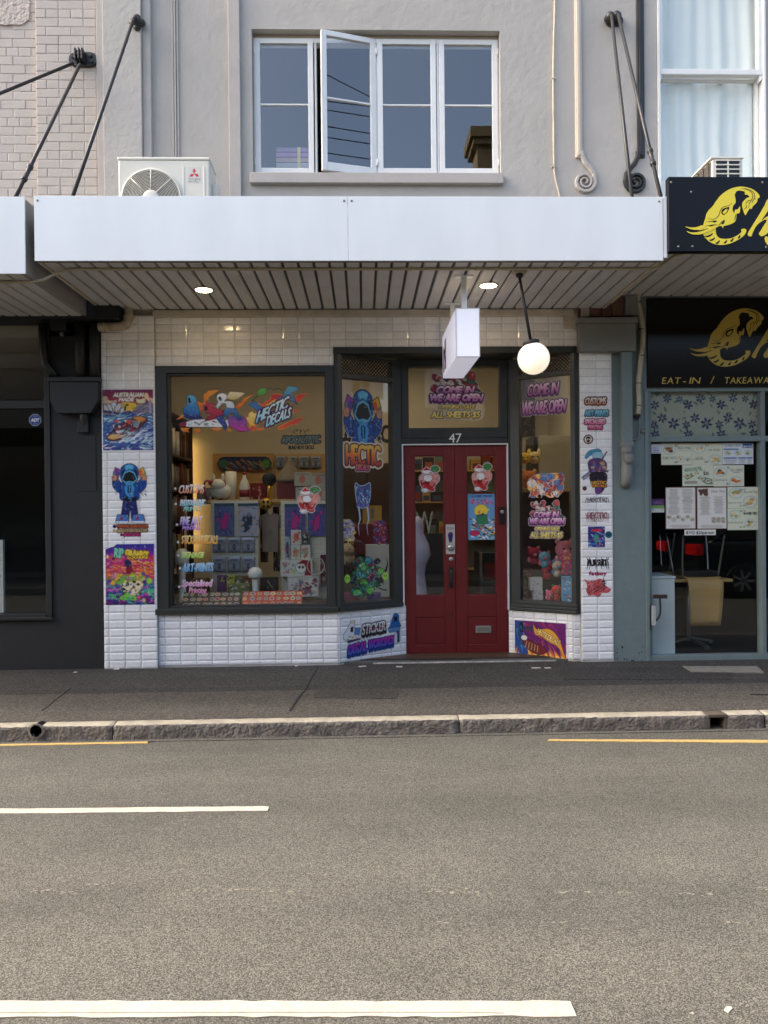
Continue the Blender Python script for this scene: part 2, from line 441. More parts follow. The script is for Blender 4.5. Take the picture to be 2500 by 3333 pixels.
    def strokes(s, box, cols, n, L, w, ang=0.0, spread=0.5, seed=5):
        rg = random.Random(seed); x0, y0, x1, y1 = box
        for k in range(n):
            x, y = rg.uniform(x0, x1), rg.uniform(y0, y1); a = ang + rg.uniform(-spread, spread); l = L * rg.uniform(0.4, 1.2); bnd = rg.uniform(-0.6, 0.6)
            s.line([(x, y), (x + l * 0.5 * math.cos(a), y + l * 0.5 * math.sin(a)), (x + l * math.cos(a + bnd * 0.5), y + l * math.sin(a + bnd * 0.5))], w * rg.uniform(0.5, 1.3), rg.choice(cols), taper=True)
        return s
    def detail(s, n, L, w, seed=1, dark=0.3, hi=0.35):
        """comic shading: short ink and highlight strokes kept inside what is painted"""
        m = s.a[..., 3] > 0.5; rg = random.Random(seed); ys, xs = np.where(m); keep = s.a.copy()
        if not len(ys): return s
        for k in range(n):
            i = rg.randrange(len(ys)); x, y = xs[i] / s.sx + s.vb[0], ys[i] / s.sy + s.vb[1]; a = rg.uniform(0, 6.28); l = L * rg.uniform(0.4, 1.2); b = a + rg.uniform(-0.9, 0.9); ww = w * rg.uniform(0.5, 1.2)
            p1 = (x + l * 0.5 * math.cos(a), y + l * 0.5 * math.sin(a)); p2 = (p1[0] + l * 0.5 * math.cos(b), p1[1] + l * 0.5 * math.sin(b)); nx, ny = -math.sin(a) * ww / 2, math.cos(a) * ww / 2
            q = s.poly_mask([(x + nx, y + ny), (p1[0] + nx * 0.8, p1[1] + ny * 0.8), p2, (p1[0] - nx * 0.8, p1[1] - ny * 0.8), (x - nx, y - ny)]) & m
            s.a[q, :3] = s.a[q, :3] * dark if k % 3 else s.a[q, :3] * (1 - hi) + hi * 0.8
        return s
    def halo(s, w, col):
        """die-cut margin round everything painted so far"""
        m = s.a[..., 3] > 0.5; g = s.grow(m, w) & ~m; s.fill(g, col); return s
    def build(s, name, o, u, v, mat=None, parent=None, label=None, cat=None, group=None, kind=None, tone=1.0):
        """o = top-left corner, u = unit vector to the right, v = unit vector downwards"""
        o, u, v = Vector(o), Vector(u).normalized(), Vector(v).normalized(); nx, ny, ss = s.nx, s.ny, s.ss
        A = s.a.reshape(ny, ss, nx, ss, 4); al = A[..., 3].mean((1, 3)); rgb = (A[..., :3] * A[..., 3:4]).sum((1, 3)) / np.maximum(A[..., 3].sum((1, 3)), 1e-6)[..., None]
        keep = al > 0.45
        # colours at the cell corners
        pad = np.pad(rgb * keep[..., None], ((1, 1), (1, 1), (0, 0))); pw = np.pad(keep.astype(float), 1)
        cs = pad[:-1, :-1] + pad[1:, :-1] + pad[:-1, 1:] + pad[1:, 1:]; cw = pw[:-1, :-1] + pw[1:, :-1] + pw[:-1, 1:] + pw[1:, 1:]
        vc = cs / np.maximum(cw, 1)[..., None] * tone
        ii, jj = np.where(keep); W1 = nx + 1
        q = np.stack([ii * W1 + jj, (ii + 1) * W1 + jj, (ii + 1) * W1 + jj + 1, ii * W1 + jj + 1], 1)
        used = np.unique(q); rm = np.full((nx + 1) * (ny + 1), -1); rm[used] = np.arange(len(used)); q = rm[q]
        yy, xx = np.divmod(used, W1)
        ctr = o + u * (s.W / 2) + v * s.H
        pos = np.array(o - ctr)[None] + np.outer(xx / nx * s.W, np.array(u)) + np.outer(yy / ny * s.H, np.array(v))
        me = bpy.data.meshes.new(name); me.vertices.add(len(used)); me.vertices.foreach_set('co', pos.astype(np.float32).ravel())
        me.loops.add(q.size); me.loops.foreach_set('vertex_index', q.astype(np.int32).ravel())
        me.polygons.add(len(q)); me.polygons.foreach_set('loop_start', np.arange(0, q.size, 4, dtype=np.int32))
        me.update(calc_edges=True)
        ca = me.color_attributes.new('Col', 'FLOAT_COLOR', 'POINT')
        c4 = np.ones((len(used), 4), np.float32); c4[:, :3] = np.clip(vc.reshape(-1, 3)[used], 0, 0.85)
        ca.data.foreach_set('color', c4.ravel()); me.materials.append(mat or print_mat())
        ob = place(name, me, ctr, parent); return tag(ob, label, cat, group, kind)

EX, EZ, DN = Vector((1, 0, 0)), Vector((0, 0, 1)), Vector((0, 0, -1))
def wall_canvas(x0, y0, x1, y1, Y, vb=None, cell=0.0042, bg=None):
    """canvas covering the photo rectangle on the plane at depth Y; drawn in photo pixels unless vb is given"""
    a, b = P(x0, (y0 + y1) / 2, Y), P(x1, (y0 + y1) / 2, Y); t, d = P((x0 + x1) / 2, y0, Y), P((x0 + x1) / 2, y1, Y)
    c = Canvas(b.x - a.x, t.z - d.z, vb or (x0, y0, x1, y1), cell, bg=bg); c.tl = Vector((a.x, Y, t.z)); return c
def stick(c, name, label, cat, group=None, mat=None, parent=None):
    return c.build(name, c.tl, EX, DN, mat, parent, label, cat, group)

def mesh_text(mb, s, x, z, h, Y, shear=0.0, gap=0.08, depth=0.004, width=None, center=True):
    """raised lettering on a plane facing the street"""
    gl, L = layout(s, gap); k = h / 0.7; kx = (width / L) if width else k; off = -L * kx / 2 if center else 0.0
    for v, t in gl:
        pts = [Vector((x + off + (a + shear * b) * kx, Y, z + b * k)) for a, b in v]; n = len(pts)
        fr = [p - Vector((0, depth, 0)) for p in pts]
        fs = []
        for a, b, c in t:
            f = (a, b, c)
            if (fr[b] - fr[a]).cross(fr[c] - fr[a]).y > 0: f = (a, c, b)
            fs.append([i + n for i in f])
        # rim of the outline
        ed = {}
        for a, b, c in t:
            for e in ((a, b), (b, c), (c, a)):
                key = tuple(sorted(e)); ed[key] = ed.get(key, 0) + 1
        for (a, b), cnt in ed.items():
            if cnt == 1: fs.append([a, b, b + n, a + n])
        mb.add(pts + fr, fs)

# ================================================================== materials of the place
m_road = asphalt_mat('road_asphalt', (53, 52, 47), (82, 80, 73), (122, 119, 110), 460.0, 0.5, patchy=0.17)
m_path = asphalt_mat('footpath_asphalt', (44, 43, 40), (60, 58, 55), (86, 83, 78), 190.0, 0.5)
m_path2 = asphalt_mat('footpath_asphalt_worn', (56, 53, 48), (74, 70, 64), (102, 97, 89), 190.0, 0.5)
m_patch = asphalt_mat('footpath_patch', (38, 37, 36), (52, 51, 49), (76, 73, 70), 190.0, 0.5)
m_kerb_top = M('kerb_stone_worn_lit_top', (168, 160, 142), 0.9, bump=(90, 0.7, 0.006), var=(9, 0.18), var2=(50, 0.12))  # worn stone; light from above put into its tone, shade into the face's
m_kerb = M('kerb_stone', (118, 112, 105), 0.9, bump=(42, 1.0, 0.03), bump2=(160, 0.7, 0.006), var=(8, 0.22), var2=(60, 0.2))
m_concrete = M('concrete', (128, 124, 116), 0.9, bump=(120, 0.4, 0.003), var=(14, 0.12))
m_white_line = M('road_paint_white', (172, 167, 155), 0.75, bump=(160, 0.4, 0.003), var=(16, 0.09), var2=(90, 0.13))
m_yellow_line = M('road_paint_yellow', (190, 160, 98), 0.8, bump=(160, 0.4, 0.003), var=(40, 0.14))
m_faded = M('road_paint_faded', (128, 122, 110), 0.9, bump=(160, 0.4, 0.003), var=(60, 0.2))
m_render = M('painted_render', (178, 173, 166), 0.85, bump=(17, 0.3, 0.02), bump2=(75, 0.3, 0.006), var=(2.2, 0.05), var2=(0.9, 0.05, (3, 3, 0.35)))
m_render_trim = M('painted_render_trim', (178, 171, 165), 0.8, bump=(24, 0.3, 0.008), var=(5, 0.05))
m_brick = M('painted_brick', (190, 180, 170), 0.8, bump=(60, 0.35, 0.006), var=(12, 0.04), rand=0.035)
m_brick_mortar = M('painted_mortar', (186, 174, 164), 0.9, bump=(60, 0.5, 0.006))
m_tile = M('glazed_tile', (244, 243, 242), 0.13, spec=0.55, bump=(22, 0.1, 0.004), var=(30, 0.04), rand=0.07)
m_grout = M('tile_grout', (186, 182, 176), 0.9, bump=(200, 0.3, 0.002), var=(6, 0.12))
m_frame = M('dark_joinery_paint', (48, 51, 49), 0.42, bump=(90, 0.12, 0.002), var=(7, 0.08))
m_lattice = M('dark_lattice', (40, 41, 40), 0.6)
m_white_paint = M('white_gloss_paint', (228, 228, 226), 0.4, bump=(80, 0.1, 0.002), var=(9, 0.03))
m_red = M('red_door_paint', (108, 31, 32), 0.42, bump=(60, 0.12, 0.002), var=(5, 0.08), var2=(40, 0.04))
m_fascia = M('white_fascia_sheet', (232, 236, 237), 0.3, spec=0.45, bump=(2.2, 0.10, 0.03), var=(1.4, 0.02), var2=(2.0, 0.03, (2.2, 1, 0.5)))
m_fascia_edge = M('grey_sheet_edge', (120, 116, 110), 0.6, bump=(40, 0.2, 0.003))
m_soffit = M('soffit_sheet', (204, 203, 202), 0.55, bump=(30, 0.1, 0.003), var=(3, 0.08), rand=0.03)
m_groove = M('soffit_groove', (84, 80, 77), 0.7)
m_cream = M('cream_board', (196, 186, 168), 0.7, bump=(40, 0.25, 0.004), var=(8, 0.14))
m_conduit = M('cream_conduit', (182, 174, 150), 0.5, var=(9, 0.08))
m_black_metal = M('black_painted_iron', (44, 43, 43), 0.5, metal=0.2, bump=(60, 0.25, 0.003), var=(14, 0.2))
m_steel = M('brushed_steel', (190, 190, 188), 0.32, metal=0.9)
m_black_wall = M('black_wall_paint', (32, 33, 36), 0.6, bump=(30, 0.4, 0.006), var=(6, 0.12))
m_black_trim = M('black_trim_paint', (34, 35, 36), 0.5, bump=(50, 0.2, 0.003))
m_teal = M('grey_green_paint', (118, 132, 132), 0.55, bump=(26, 0.25, 0.005), var=(6, 0.06), var2=(50, 0.03))
m_teal_box = M('grey_box_paint', (128, 130, 126), 0.6, bump=(30, 0.25, 0.004), var=(7, 0.07))
m_old_brick = M('bare_brick', (122, 88, 74), 0.9, bump=(60, 0.5, 0.008), var=(16, 0.15))
m_glass = glass_mat('shop_glass', 1.7)
m_glass_up = glass_mat('upper_window_glass', 2.3)
m_glass_dark = glass_mat('neighbour_glass', 1.6, (0.93, 0.95, 0.94))
m_plastic_white = M('white_plastic', (224, 222, 214), 0.4, var=(6, 0.02))
m_black_plastic = M('black_plastic', (24, 24, 25), 0.4)
m_sign_black = M('black_sign_sheet', (16, 17, 23), 0.3, spec=0.2, var=(3, 0.06))
m_yellow = M('yellow_sign_vinyl', (236, 214, 56), 0.4, var=(5, 0.02))
m_gold = M('gold_sign_vinyl', (206, 178, 74), 0.4, var=(5, 0.02))
m_curtain = M('white_curtain', (246, 246, 244), 0.9, bump=(200, 0.1, 0.001))
m_beige_wall = M('beige_interior_wall', (206, 197, 176), 0.85, bump=(50, 0.1, 0.002), var=(1.5, 0.04))
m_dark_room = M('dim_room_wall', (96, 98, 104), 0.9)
m_wood_floor = M('interior_floor', (84, 64, 48), 0.5, var=(4, 0.15))
m_plywood = M('plywood', (196, 156, 100), 0.45, var=(3, 0.06, (1, 1, 9)), var2=(22, 0.05, (6, 6, 1)))
m_dark_wood = M('dark_wood', (70, 50, 38), 0.5, var=(6, 0.15))

# ================================================================== ground
YK = 5.48
ZR = PZ(1250, 2395, YK)                     # road level at the kerb
ZKT = PZ(1250, 2345, YK)                    # kerb top
def path_z(y): return 0.0 + (y - 7.2) / (5.60 - 7.2) * (ZKT + 0.004) if y < 7.2 else 0.0
MB().add([(-400, -400, ZR - 0.06), (400, -400, ZR - 0.06), (400, 400, ZR - 0.06), (-400, 400, ZR - 0.06)], [(0, 1, 2, 3)]).build('ground', m_concrete, kind='structure')
YO = -0.6                                   # kerb on the far side of the street, behind the camera
mb = MB(); mb.add([(-70, YO, ZR), (70, YO, ZR), (70, YK + 0.03, ZR), (-70, YK + 0.03, ZR)], [(0, 1, 2, 3)])
road = mb.build('road', m_road, kind='structure')
def ragged(pts, amp, step, seed):
    rg = random.Random(seed); out = []
    for i in range(len(pts)):
        a, b = Vector(pts[i]), Vector(pts[(i + 1) % len(pts)]); n = max(1, int((b - a).length / step))
        for k in range(n):
            p = a.lerp(b, k / n); out.append(p + Vector((rg.uniform(-amp, amp), rg.uniform(-amp, amp), 0)) * (1 if k else 0.3))
    return out
def marking(name, pxs, mat, amp=0.003, step=0.06, h=0.004, seed=1, label=None, parent=None, z=None):
    z = ZR if z is None else z
    pts = [PH(a, b, z) if abs(b) > 50 else None for a, b in pxs]
    mb = MB(); mb.prism([(p.x, p.y, z + 0.0005) for p in ragged(pts, amp, step, seed)], (0, 0, h))
    return mb.build(name, mat, parent or road, label=label)
marking('lane_line', [(-900, 2643), (-900, 2660), (872, 2641), (876, 2628), (860, 2626)], m_white_line, 0.0035, seed=2, label='white painted broken line in the middle of the near lane')
marking('lane_line', [(-700, 3259), (-700, 3316), (1540, 3312), (1878, 3311), (1856, 3262)], m_white_line, 0.004, seed=3, label='wide white painted line at the bottom edge of the road')
marking('kerb_line', [(-700, 2424), (-700, 2440), (480, 2421), (484, 2410)], m_yellow_line, 0.004, seed=4, label='yellow line along the gutter by the round drain hole')
marking('kerb_line', [(1788, 2408), (1782, 2413), (3100, 2424), (3100, 2412)], m_yellow_line, 0.004, seed=5, label='yellow line along the gutter by the square drain hole')
marking('road_crack', [(470, 2416), (505, 2410), (548, 2398), (552, 2400), (508, 2414), (472, 2419)], m_black_wall, 0.004, 0.02, 0.002, seed=21)
marking('line_seam', [(-700, 3301), (-700, 3303), (1500, 3300), (1640, 3303), (1640, 3301), (1500, 3298)], m_faded, 0.0006, 0.08, 0.0048, seed=6)
rg = random.Random(11)
for (x, y, L) in [(625, 2898, 200), (850, 2900, 130), (195, 2905, 90), (100, 2902, 70), (980, 2918, 60), (280, 2880, 90), (1380, 2905, 100), (1530, 2908, 70), (1790, 2905, 130), (2000, 2908, 60), (2210, 2910, 110), (2440, 2893, 80), (1800, 3003, 50), (2360, 3003, 60), (1420, 3003, 40), (600, 2896, 60), (1500, 2892, 40)]:
    mb = MB()
    for k in range(max(3, int(L / 9))):
        p = PH(x + rg.uniform(0, L), y + rg.gauss(0, 2.6), ZR); r_ = rg.uniform(0.002, 0.007); mb.prism([(p.x + 1.9 * r_ * rg.uniform(0.5, 1.2) * math.cos(q), p.y + r_ * rg.uniform(0.5, 1.1) * math.sin(q), ZR + 0.0004) for q in (0, 1, 2, 3, 4, 5)], (0, 0, 0.0016 + 0.0001 * (k % 4)))
    mb.build('worn_paint_flecks', m_faded, road, kind='stuff')
marking('worn_paint_fleck', [(2355, 3290), (2372, 3299), (2385, 3285), (2380, 3278), (2364, 3280)], m_white_line, 0.004, 0.02, 0.003, seed=77)
marking('worn_paint_fleck', [(2242, 3300), (2258, 3303), (2256, 3297)], m_white_line, 0.003, 0.02, 0.003, seed=78)
# concrete gutter strip, slightly paler than the carriageway
mb = MB(); mb.prism([(p[0], p[1], ZR + 0.001) for p in [(-70, YK - 0.045), (70, YK - 0.045), (70, YK + 0.02), (-70, YK + 0.02)]], (0, 0, 0.004))
mb.build('gutter_strip', m_road, road)

# footpath: a slab falling from the wall to the kerb, with the strips it was relaid in
YB = 5.585
mb = MB()
ys = [YB, 6.33, 6.47, 7.2, 12.4]
for a, b, mi in ((0, 1, 1), (1, 2, 2), (2, 3, 0), (3, 4, 0)):
    mb.cur = mi
    mb.add([(-70, ys[a], path_z(ys[a])), (70, ys[a], path_z(ys[a])), (70, ys[b], path_z(ys[b])), (-70, ys[b], path_z(ys[b]))], [(0, 1, 2, 3)])
footpath = mb.build('footpath', [m_path, m_path2, m_patch], kind='structure')
def on_path(px, py):
    d = ROT @ Vector(((px - CX) / F, (CY - py) / F, -1.0)); k = ZKT / (5.60 - 7.2)
    t = (k * (0 - 7.2) - CAM.z) / (d.z - k * d.y); p = CAM + d * t
    return p if p.y < 7.2 else PH(px, py, 0.0)
def patch(name, pxs, mat, seed, h=0.004, amp=0.006, label=None):
    pts = [on_path(a, b) for a, b in pxs]; mb = MB()
    mb.prism([(p.x, p.y, path_z(p.y) + 0.0006) for p in ragged(pts, amp, 0.05, seed)], (0, 0, h)); return mb.build(name, mat, footpath, label=label)
patch('asphalt_patch', [(1030, 2246), (1020, 2272), (1290, 2277), (1300, 2246)], m_path, 5, 0.003)
patch('asphalt_patch', [(1825, 2175), (1836, 2214), (2380, 2214), (2395, 2172)], m_patch, 6)
patch('path_crack', [(940, 2316), (948, 2317), (985, 2258), (980, 2256)], m_black_wall, 7, 0.003, 0.004)
patch('path_crack', [(132, 2316), (136, 2317), (232, 2240), (229, 2239)], m_path, 8, 0.003, 0.003)
patch('path_crack', [(985, 2256), (990, 2256), (1035, 2172), (1032, 2172)], m_patch, 9, 0.003, 0.003)
patch('path_crack', [(2440, 2263), (2600, 2266), (2600, 2262), (2442, 2260)], m_black_wall, 10, 0.003, 0.003)
cover = patch('access_cover', [(2225, 2172), (2258, 2190), (2478, 2192), (2458, 2172)], m_concrete, 12, 0.010, 0.002, 'flat grey concrete access cover in the footpath')
patch('cover_edge', [(2222, 2172), (2252, 2190), (2262, 2190), (2234, 2172)], m_faded, 13, 0.013, 0.002)
patch('cover_edge', [(2455, 2172), (2478, 2193), (2486, 2193), (2464, 2172)], m_faded, 14, 0.013, 0.002)

# kerb of long worn sandstone blocks
kerb = bpy.data.objects.new('kerb', None); COL.objects.link(kerb); kerb.location = (0, YK, ZR); WLOC[kerb.name] = Vector((0, YK, ZR)); tag(kerb, kind='structure')
def kerb_stone(x0, x1, seed, hole=None):
    rg = random.Random(seed); n = max(4, int((x1 - x0) / 0.016)); H = ZKT - ZR + 0.02
    prof = [(0.0, -0.02), (0.0, H * 0.2), (0.0, H * 0.42), (0.0, H * 0.62), (0.001, H * 0.78), (0.006, H - 0.024), (0.014, H - 0.021), (0.03, H - 0.0205), (0.06, H - 0.020), (0.112, H - 0.019)]
    mb = MB(); mb.smooth = True; vs = []; off = seed * 7.31
    for i in range(n + 1):
        x = x0 + (x1 - x0) * i / n; e = min(i, n - i); rnd = 0.010 if e == 0 else (0.003 if e == 1 else 0)
        for k, (dy, z) in enumerate(prof):
            q = Vector((x * 22 + off, z * 26, k * 0.7)); a = mnoise.fractal(q, 1.0, 2.0, 4)
            c = mnoise.fractal(Vector((x * 1.6 + off, z * 3, 3.1)), 1.0, 2.0, 3)
            if k < 5: vs.append((x, YK + dy + a * 0.008 + c * 0.007 + rnd, ZR + z))
            else: vs.append((x, YK + dy + (a * 0.006 + c * 0.007 if k < 7 else 0) + (rnd if k < 7 else 0), ZR + z + a * 0.003 - (rnd if k < 9 else 0)))
    m = len(prof); fs = []
    for i in range(n):
        for k in range(m - 1):
            a, b, c, d = i * m + k, (i + 1) * m + k, (i + 1) * m + k + 1, i * m + k + 1
            if hole:
                cx = sum(vs[j][0] for j in (a, b, c, d)) / 4 - hole[0]; cz = sum(vs[j][2] for j in (a, b, c, d)) / 4 - hole[1]
                if math.hypot(cx, cz) < hole[2]: continue
            fs.append((a, b, c, d, k))
    for f in fs:
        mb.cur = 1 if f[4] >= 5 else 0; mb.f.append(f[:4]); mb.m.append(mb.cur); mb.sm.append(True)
    mb.v = vs; mb.cur = 0
    mb.smooth = False; mb.add([vs[k] for k in range(m)] + [(x0, YK + 0.112, ZR - 0.02)], [tuple(range(m + 1))]); mb.add([vs[n * m + k] for k in range(m)] + [(x1, YK + 0.112, ZR - 0.02)], [tuple(range(m, -1, -1))])
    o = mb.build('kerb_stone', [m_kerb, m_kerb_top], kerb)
    if hole:
        h = MB(); cx, cz, r = hole
        ring = [(cx + r * 1.38 * math.cos(t), cz + r * 1.15 * math.sin(t)) for t in np.linspace(0, 6.2832, 20, endpoint=False)]
        rin = [(cx + r * 0.92 * math.cos(t), cz + r * 0.92 * math.sin(t)) for t in np.linspace(0, 6.2832, 20, endpoint=False)]
        vs = [(a, YK - 0.010, b) for a, b in ring] + [(a, YK - 0.012, b) for a, b in rin] + [(a, YK + 0.10, b) for a, b in rin]
        fs = [(i, (i + 1) % 20, (i + 1) % 20 + 20, i + 20) for i in range(20)] + [(i + 20, (i + 1) % 20 + 20, (i + 1) % 20 + 40, i + 40) for i in range(20)] + [tuple(range(40, 60))]
        h.add(vs, fs[:20]); h.cur = 1; h.add(vs, fs[20:]); h.build('drain_pipe', [m_kerb, m_black_plastic], o)
    return o
def kx(px): return PX(px, 2370, YK)
hc = P(119, 2376, YK)
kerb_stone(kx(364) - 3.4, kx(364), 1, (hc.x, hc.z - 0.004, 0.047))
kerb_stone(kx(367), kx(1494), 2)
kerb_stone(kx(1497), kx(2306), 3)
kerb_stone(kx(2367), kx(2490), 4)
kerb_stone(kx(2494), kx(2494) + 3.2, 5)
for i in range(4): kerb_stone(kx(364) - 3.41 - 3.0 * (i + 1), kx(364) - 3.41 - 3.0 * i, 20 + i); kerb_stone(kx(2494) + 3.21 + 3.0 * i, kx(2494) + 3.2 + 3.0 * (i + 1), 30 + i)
mb = MB(); a, b = kx(2306), kx(2367)
mb.box(a - 0.004, a + 0.016, YK + 0.004, YK + 0.5, ZR - 0.02, ZKT - 0.022); mb.box(b - 0.016, b + 0.004, YK + 0.004, YK + 0.5, ZR - 0.02, ZKT - 0.022)
mb.box(a - 0.004, b + 0.004, YK - 0.002, YK + 0.11, ZKT - 0.022, ZKT + 0.001); mb.box(a + 0.016, b - 0.016, YK + 0.47, YK + 0.5, ZR - 0.02, ZKT - 0.022); mb.box(a + 0.016, b - 0.016, YK + 0.004, YK + 0.47, ZR - 0.02, ZR + 0.004)
mb.build('drain_box', M('rusty_drain_box', (92, 82, 72), 0.9, bump=(60, 0.5, 0.006), var=(14, 0.2)), kerb, bevel=0.003)
# the far side of the street, behind the camera
mb = MB(); mb.box(-70, 70, -3.4, YO, ZR - 0.05, ZR + 0.14); mb.build('far_footpath', m_path, kind='structure')

# ================================================================== shop building, upper storey
ZF0 = 3.44                                   # soffit level
XL, XR = PX(318, 300), PX(2138, 300)
bld = thing('shop_building', 'two storey shop building with grey rendered upper wall and white casement windows', 'building', ((XL + XR) / 2, YW, 0))
wx0, wx1 = PX(821, 330), PX(1629, 330); wz0, wz1 = PZ(1225, 568), PZ(1225, 97)
TOP = 6.85
mb = MB()
mb.box(XL, wx0, YW, YW + 0.3, ZF0 - 0.05, TOP); mb.box(wx1, XR, YW, YW + 0.3, ZF0 - 0.05, TOP)
mb.box(wx0, wx1, YW, YW + 0.3, ZF0 - 0.05, wz0); mb.box(wx0, wx1, YW, YW + 0.3, wz1, TOP)
mb.build('wall', m_render, bld)
mb = MB(); mb.box(XL, XR, YW + 0.3, 14, TOP - 0.3, TOP - 0.1); mb.build('roof', m_fascia_edge, bld)
def strip(name, p0, p1, proud, z0=ZF0, z1=TOP, mat=m_render_trim, parent=bld, bev=0.006, yy=YW):
    mb = MB(); mb.box(PX(p0, 300), PX(p1, 300), yy - proud, yy + 0.02, z0, z1); return mb.build(name, mat, parent, bevel=bev)
strip('pier', 344, 468, 0.075, mat=m_render); strip('pier_edge', 320, 343.5, 0.045); strip('pier_return', 468.5, 496, 0.045)
for k, q in enumerate((561, 569, 577)): strip('moulding', q, q + 6, 0.014 + 0.006 * (k == 1), bev=0.004)
strip('pilaster_strip', 746, 784, 0.04)
strip('panel_moulding', 1871, 1893, 0.022, PZ(1880, 516), TOP, M('pale_moulding', (206, 194, 178), 0.7, var=(6, 0.04)), bev=0.008)
strip('panel_moulding', 1876, 1886, 0.032, PZ(1880, 510), TOP, M('pale_moulding'), bev=0.004)
strip('panel_moulding', 2072, 2096, 0.022, PZ(2084, 516), TOP, m_black_trim, bev=0.008)
strip('panel_moulding', 2078, 2090, 0.032, PZ(2084, 510), TOP, m_black_trim, bev=0.004)
def scroll(cx, cy, sgn, mat):
    """plaster volute: a tail from the strip curling into a spiral"""
    c = P(cx, cy); s = 1 / 335.0; pts = []
    pts += [Vector((c.x + sgn * q[0] * s, 0, c.z + q[1] * s)) for q in ((-10, 100), (-8, 82), (2, 62), (18, 44), (30, 26))]
    for k in range(34):
        t = k / 33.0; an = R(28) - t * R(830); r = (35 * (1 - t) + 5 * t) * s
        pts.append(Vector((c.x + sgn * r * math.cos(an), 0, c.z + r * math.sin(an))))
    pts = [p + Vector((0, YW - 0.006, 0)) for p in pts]
    mb = MB(); n = len(pts); rr = [0.030] * 4 + [0.030 - 0.020 * i / (n - 4) for i in range(n - 4)]
    vs = []; fs = []
    for i in range(n):
        t = (pts[min(i + 1, n - 1)] - pts[max(i - 1, 0)]).normalized(); nn = Vector((-t.z, 0, t.x)); w = rr[i] * 0.8
        vs += [pts[i] + nn * w, pts[i] + nn * w * 0.55 + Vector((0, -0.028, 0)), pts[i] - nn * w * 0.55 + Vector((0, -0.028, 0)), pts[i] - nn * w]
    for i in range(n - 1):
        for k in range(3): fs.append((i * 4 + k, i * 4 + k + 1, (i + 1) * 4 + k + 1, (i + 1) * 4 + k))
    fs += [(3, 2, 1, 0), tuple((n - 1) * 4 + k for k in range(4))]
    mb.smooth = False; mb.add(vs, fs); return mb.build('scroll_moulding', mat, bld)
scroll(1902, 594, 1, m_render_trim); scroll(2068, 594, -1, m_black_trim)
# sill and casement window
mb = MB(); sx0, sx1 = PX(816, 585), PX(1636, 585); mb.box(sx0, sx1, YW - 0.055, YW + 0.10, PZ(1225, 603), PZ(1225, 569)); mb.build('window_sill', m_render_trim, bld, bevel=0.006)
YF = YW + 0.075
mb = MB(); fz1 = PZ(1225, 110)
mb.box(wx0 + 0.004, wx0 + 0.03, YF, YF + 0.09, wz0, fz1); mb.box(wx1 - 0.03, wx1 - 0.004, YF, YF + 0.09, wz0, fz1); mb.box(wx0 + 0.03, wx1 - 0.03, YF, YF + 0.09, PZ(1225, 125), fz1)
mb.box(wx0 + 0.03, wx1 - 0.03, YF + 0.01, YF + 0.09, wz0, wz0 + 0.012)
for q in (1028, 1225, 1425.5): x = PX(q, 350, YF); mb.box(x - 0.010, x + 0.010, YF + 0.005, YF + 0.09, wz0 + 0.012, PZ(1225, 125))
mb.build('window_frame', m_white_paint, bld, bevel=0.003)
mb = MB(); mb.box(wx0, wx1, YF + 0.01, YF + 0.10, fz1, wz1 - 0.002); mb.build('window_head', M('cream_head', (176, 166, 150), 0.7), bld)
def sash(hinge_px, free_px, ang=0.0):
    """timber casement with two panes; swings on its hinge side"""
    z0 = wz0 + 0.014; z1 = PZ(1225, 127, YF); hx, fx = PX(hinge_px, 350, YF), PX(free_px, 350, YF)
    w = abs(fx - hx); sg = 1 if fx > hx else -1
    u = Vector((sg * math.cos(ang), -math.sin(ang), 0)); d = Vector((sg * math.sin(ang) * -1, -math.cos(ang), 0)) if False else (Vector((0, 0, 1)).cross(u) * (-1 if sg > 0 else 1))
    o = Vector((hx, YF + 0.035, z0)); D = d * 0.04; H = z1 - z0
    def bar(mb, a0, a1, b0, b1, t=0.04, back=0.0): mb.obox(o + u * a0 + Vector((0, 0, b0)) + d * back, u * (a1 - a0), d * t, Vector((0, 0, b1 - b0)))
    st, tr, br = 0.053, 0.05, 0.082; zm = H * (540 - 341) / (540 - 144) * 0 + (PZ(1225, 341, YF) - z0)
    mb = MB(); bar(mb, 0, st, 0, H); bar(mb, w - st, w, 0, H); bar(mb, st, w - st, 0, br); bar(mb, st, w - st, H - tr, H)
    s = mb.build('casement_sash', m_white_paint, bld, bevel=0.004)
    mb = MB(); bar(mb, st, w - st, zm - 0.008, zm + 0.008, 0.030, 0.004); mb.build('glazing_bar', m_white_paint, s, bevel=0.003)
    for a, b in ((br, zm - 0.008), (zm + 0.008, H - tr)):
        mb = MB(); bar(mb, st, w - st, a, b, 0.004, 0.016); mb.build('pane', m_glass_up, s)
    for zz in (0.10, H - 0.16):
        mb = MB(); mb.tube([o + u * -0.004 + d * 0.042 + Vector((0, 0, zz)), o + u * -0.004 + d * 0.042 + Vector((0, 0, zz + 0.07))], 0.007); mb.build('hinge', m_white_paint, s)
    return s, o, u, d, w
sash(830, 1021); sash(1420, 1229) if False else sash(1229, 1420); sash(1620, 1430)
s2, o2, u2, d2, w2 = sash(1221, 1040, R(15.5))
tag(s2, 'white casement sash swung open')
mb = MB(); q = o2 + u2 * (w2 - 0.03) + Vector((0, 0, 0.33)); mb.obox(q - d2 * 0.03, u2 * 0.012, d2 * 0.03, Vector((0, 0, 0.05))); mb.tube([q - d2 * 0.028 + Vector((0, 0, 0.02)), q - d2 * 0.06 + Vector((0, 0, 0.035))], 0.005); mb.build('catch', m_steel, s2)
mb = MB(); mb.tube([Vector((PX(1130, 565, YF), YF + 0.06, wz0 + 0.035)), o2 + u2 * 0.35 + Vector((0, 0, 0.03))], 0.006); mb.build('window_stay', m_steel, s2)
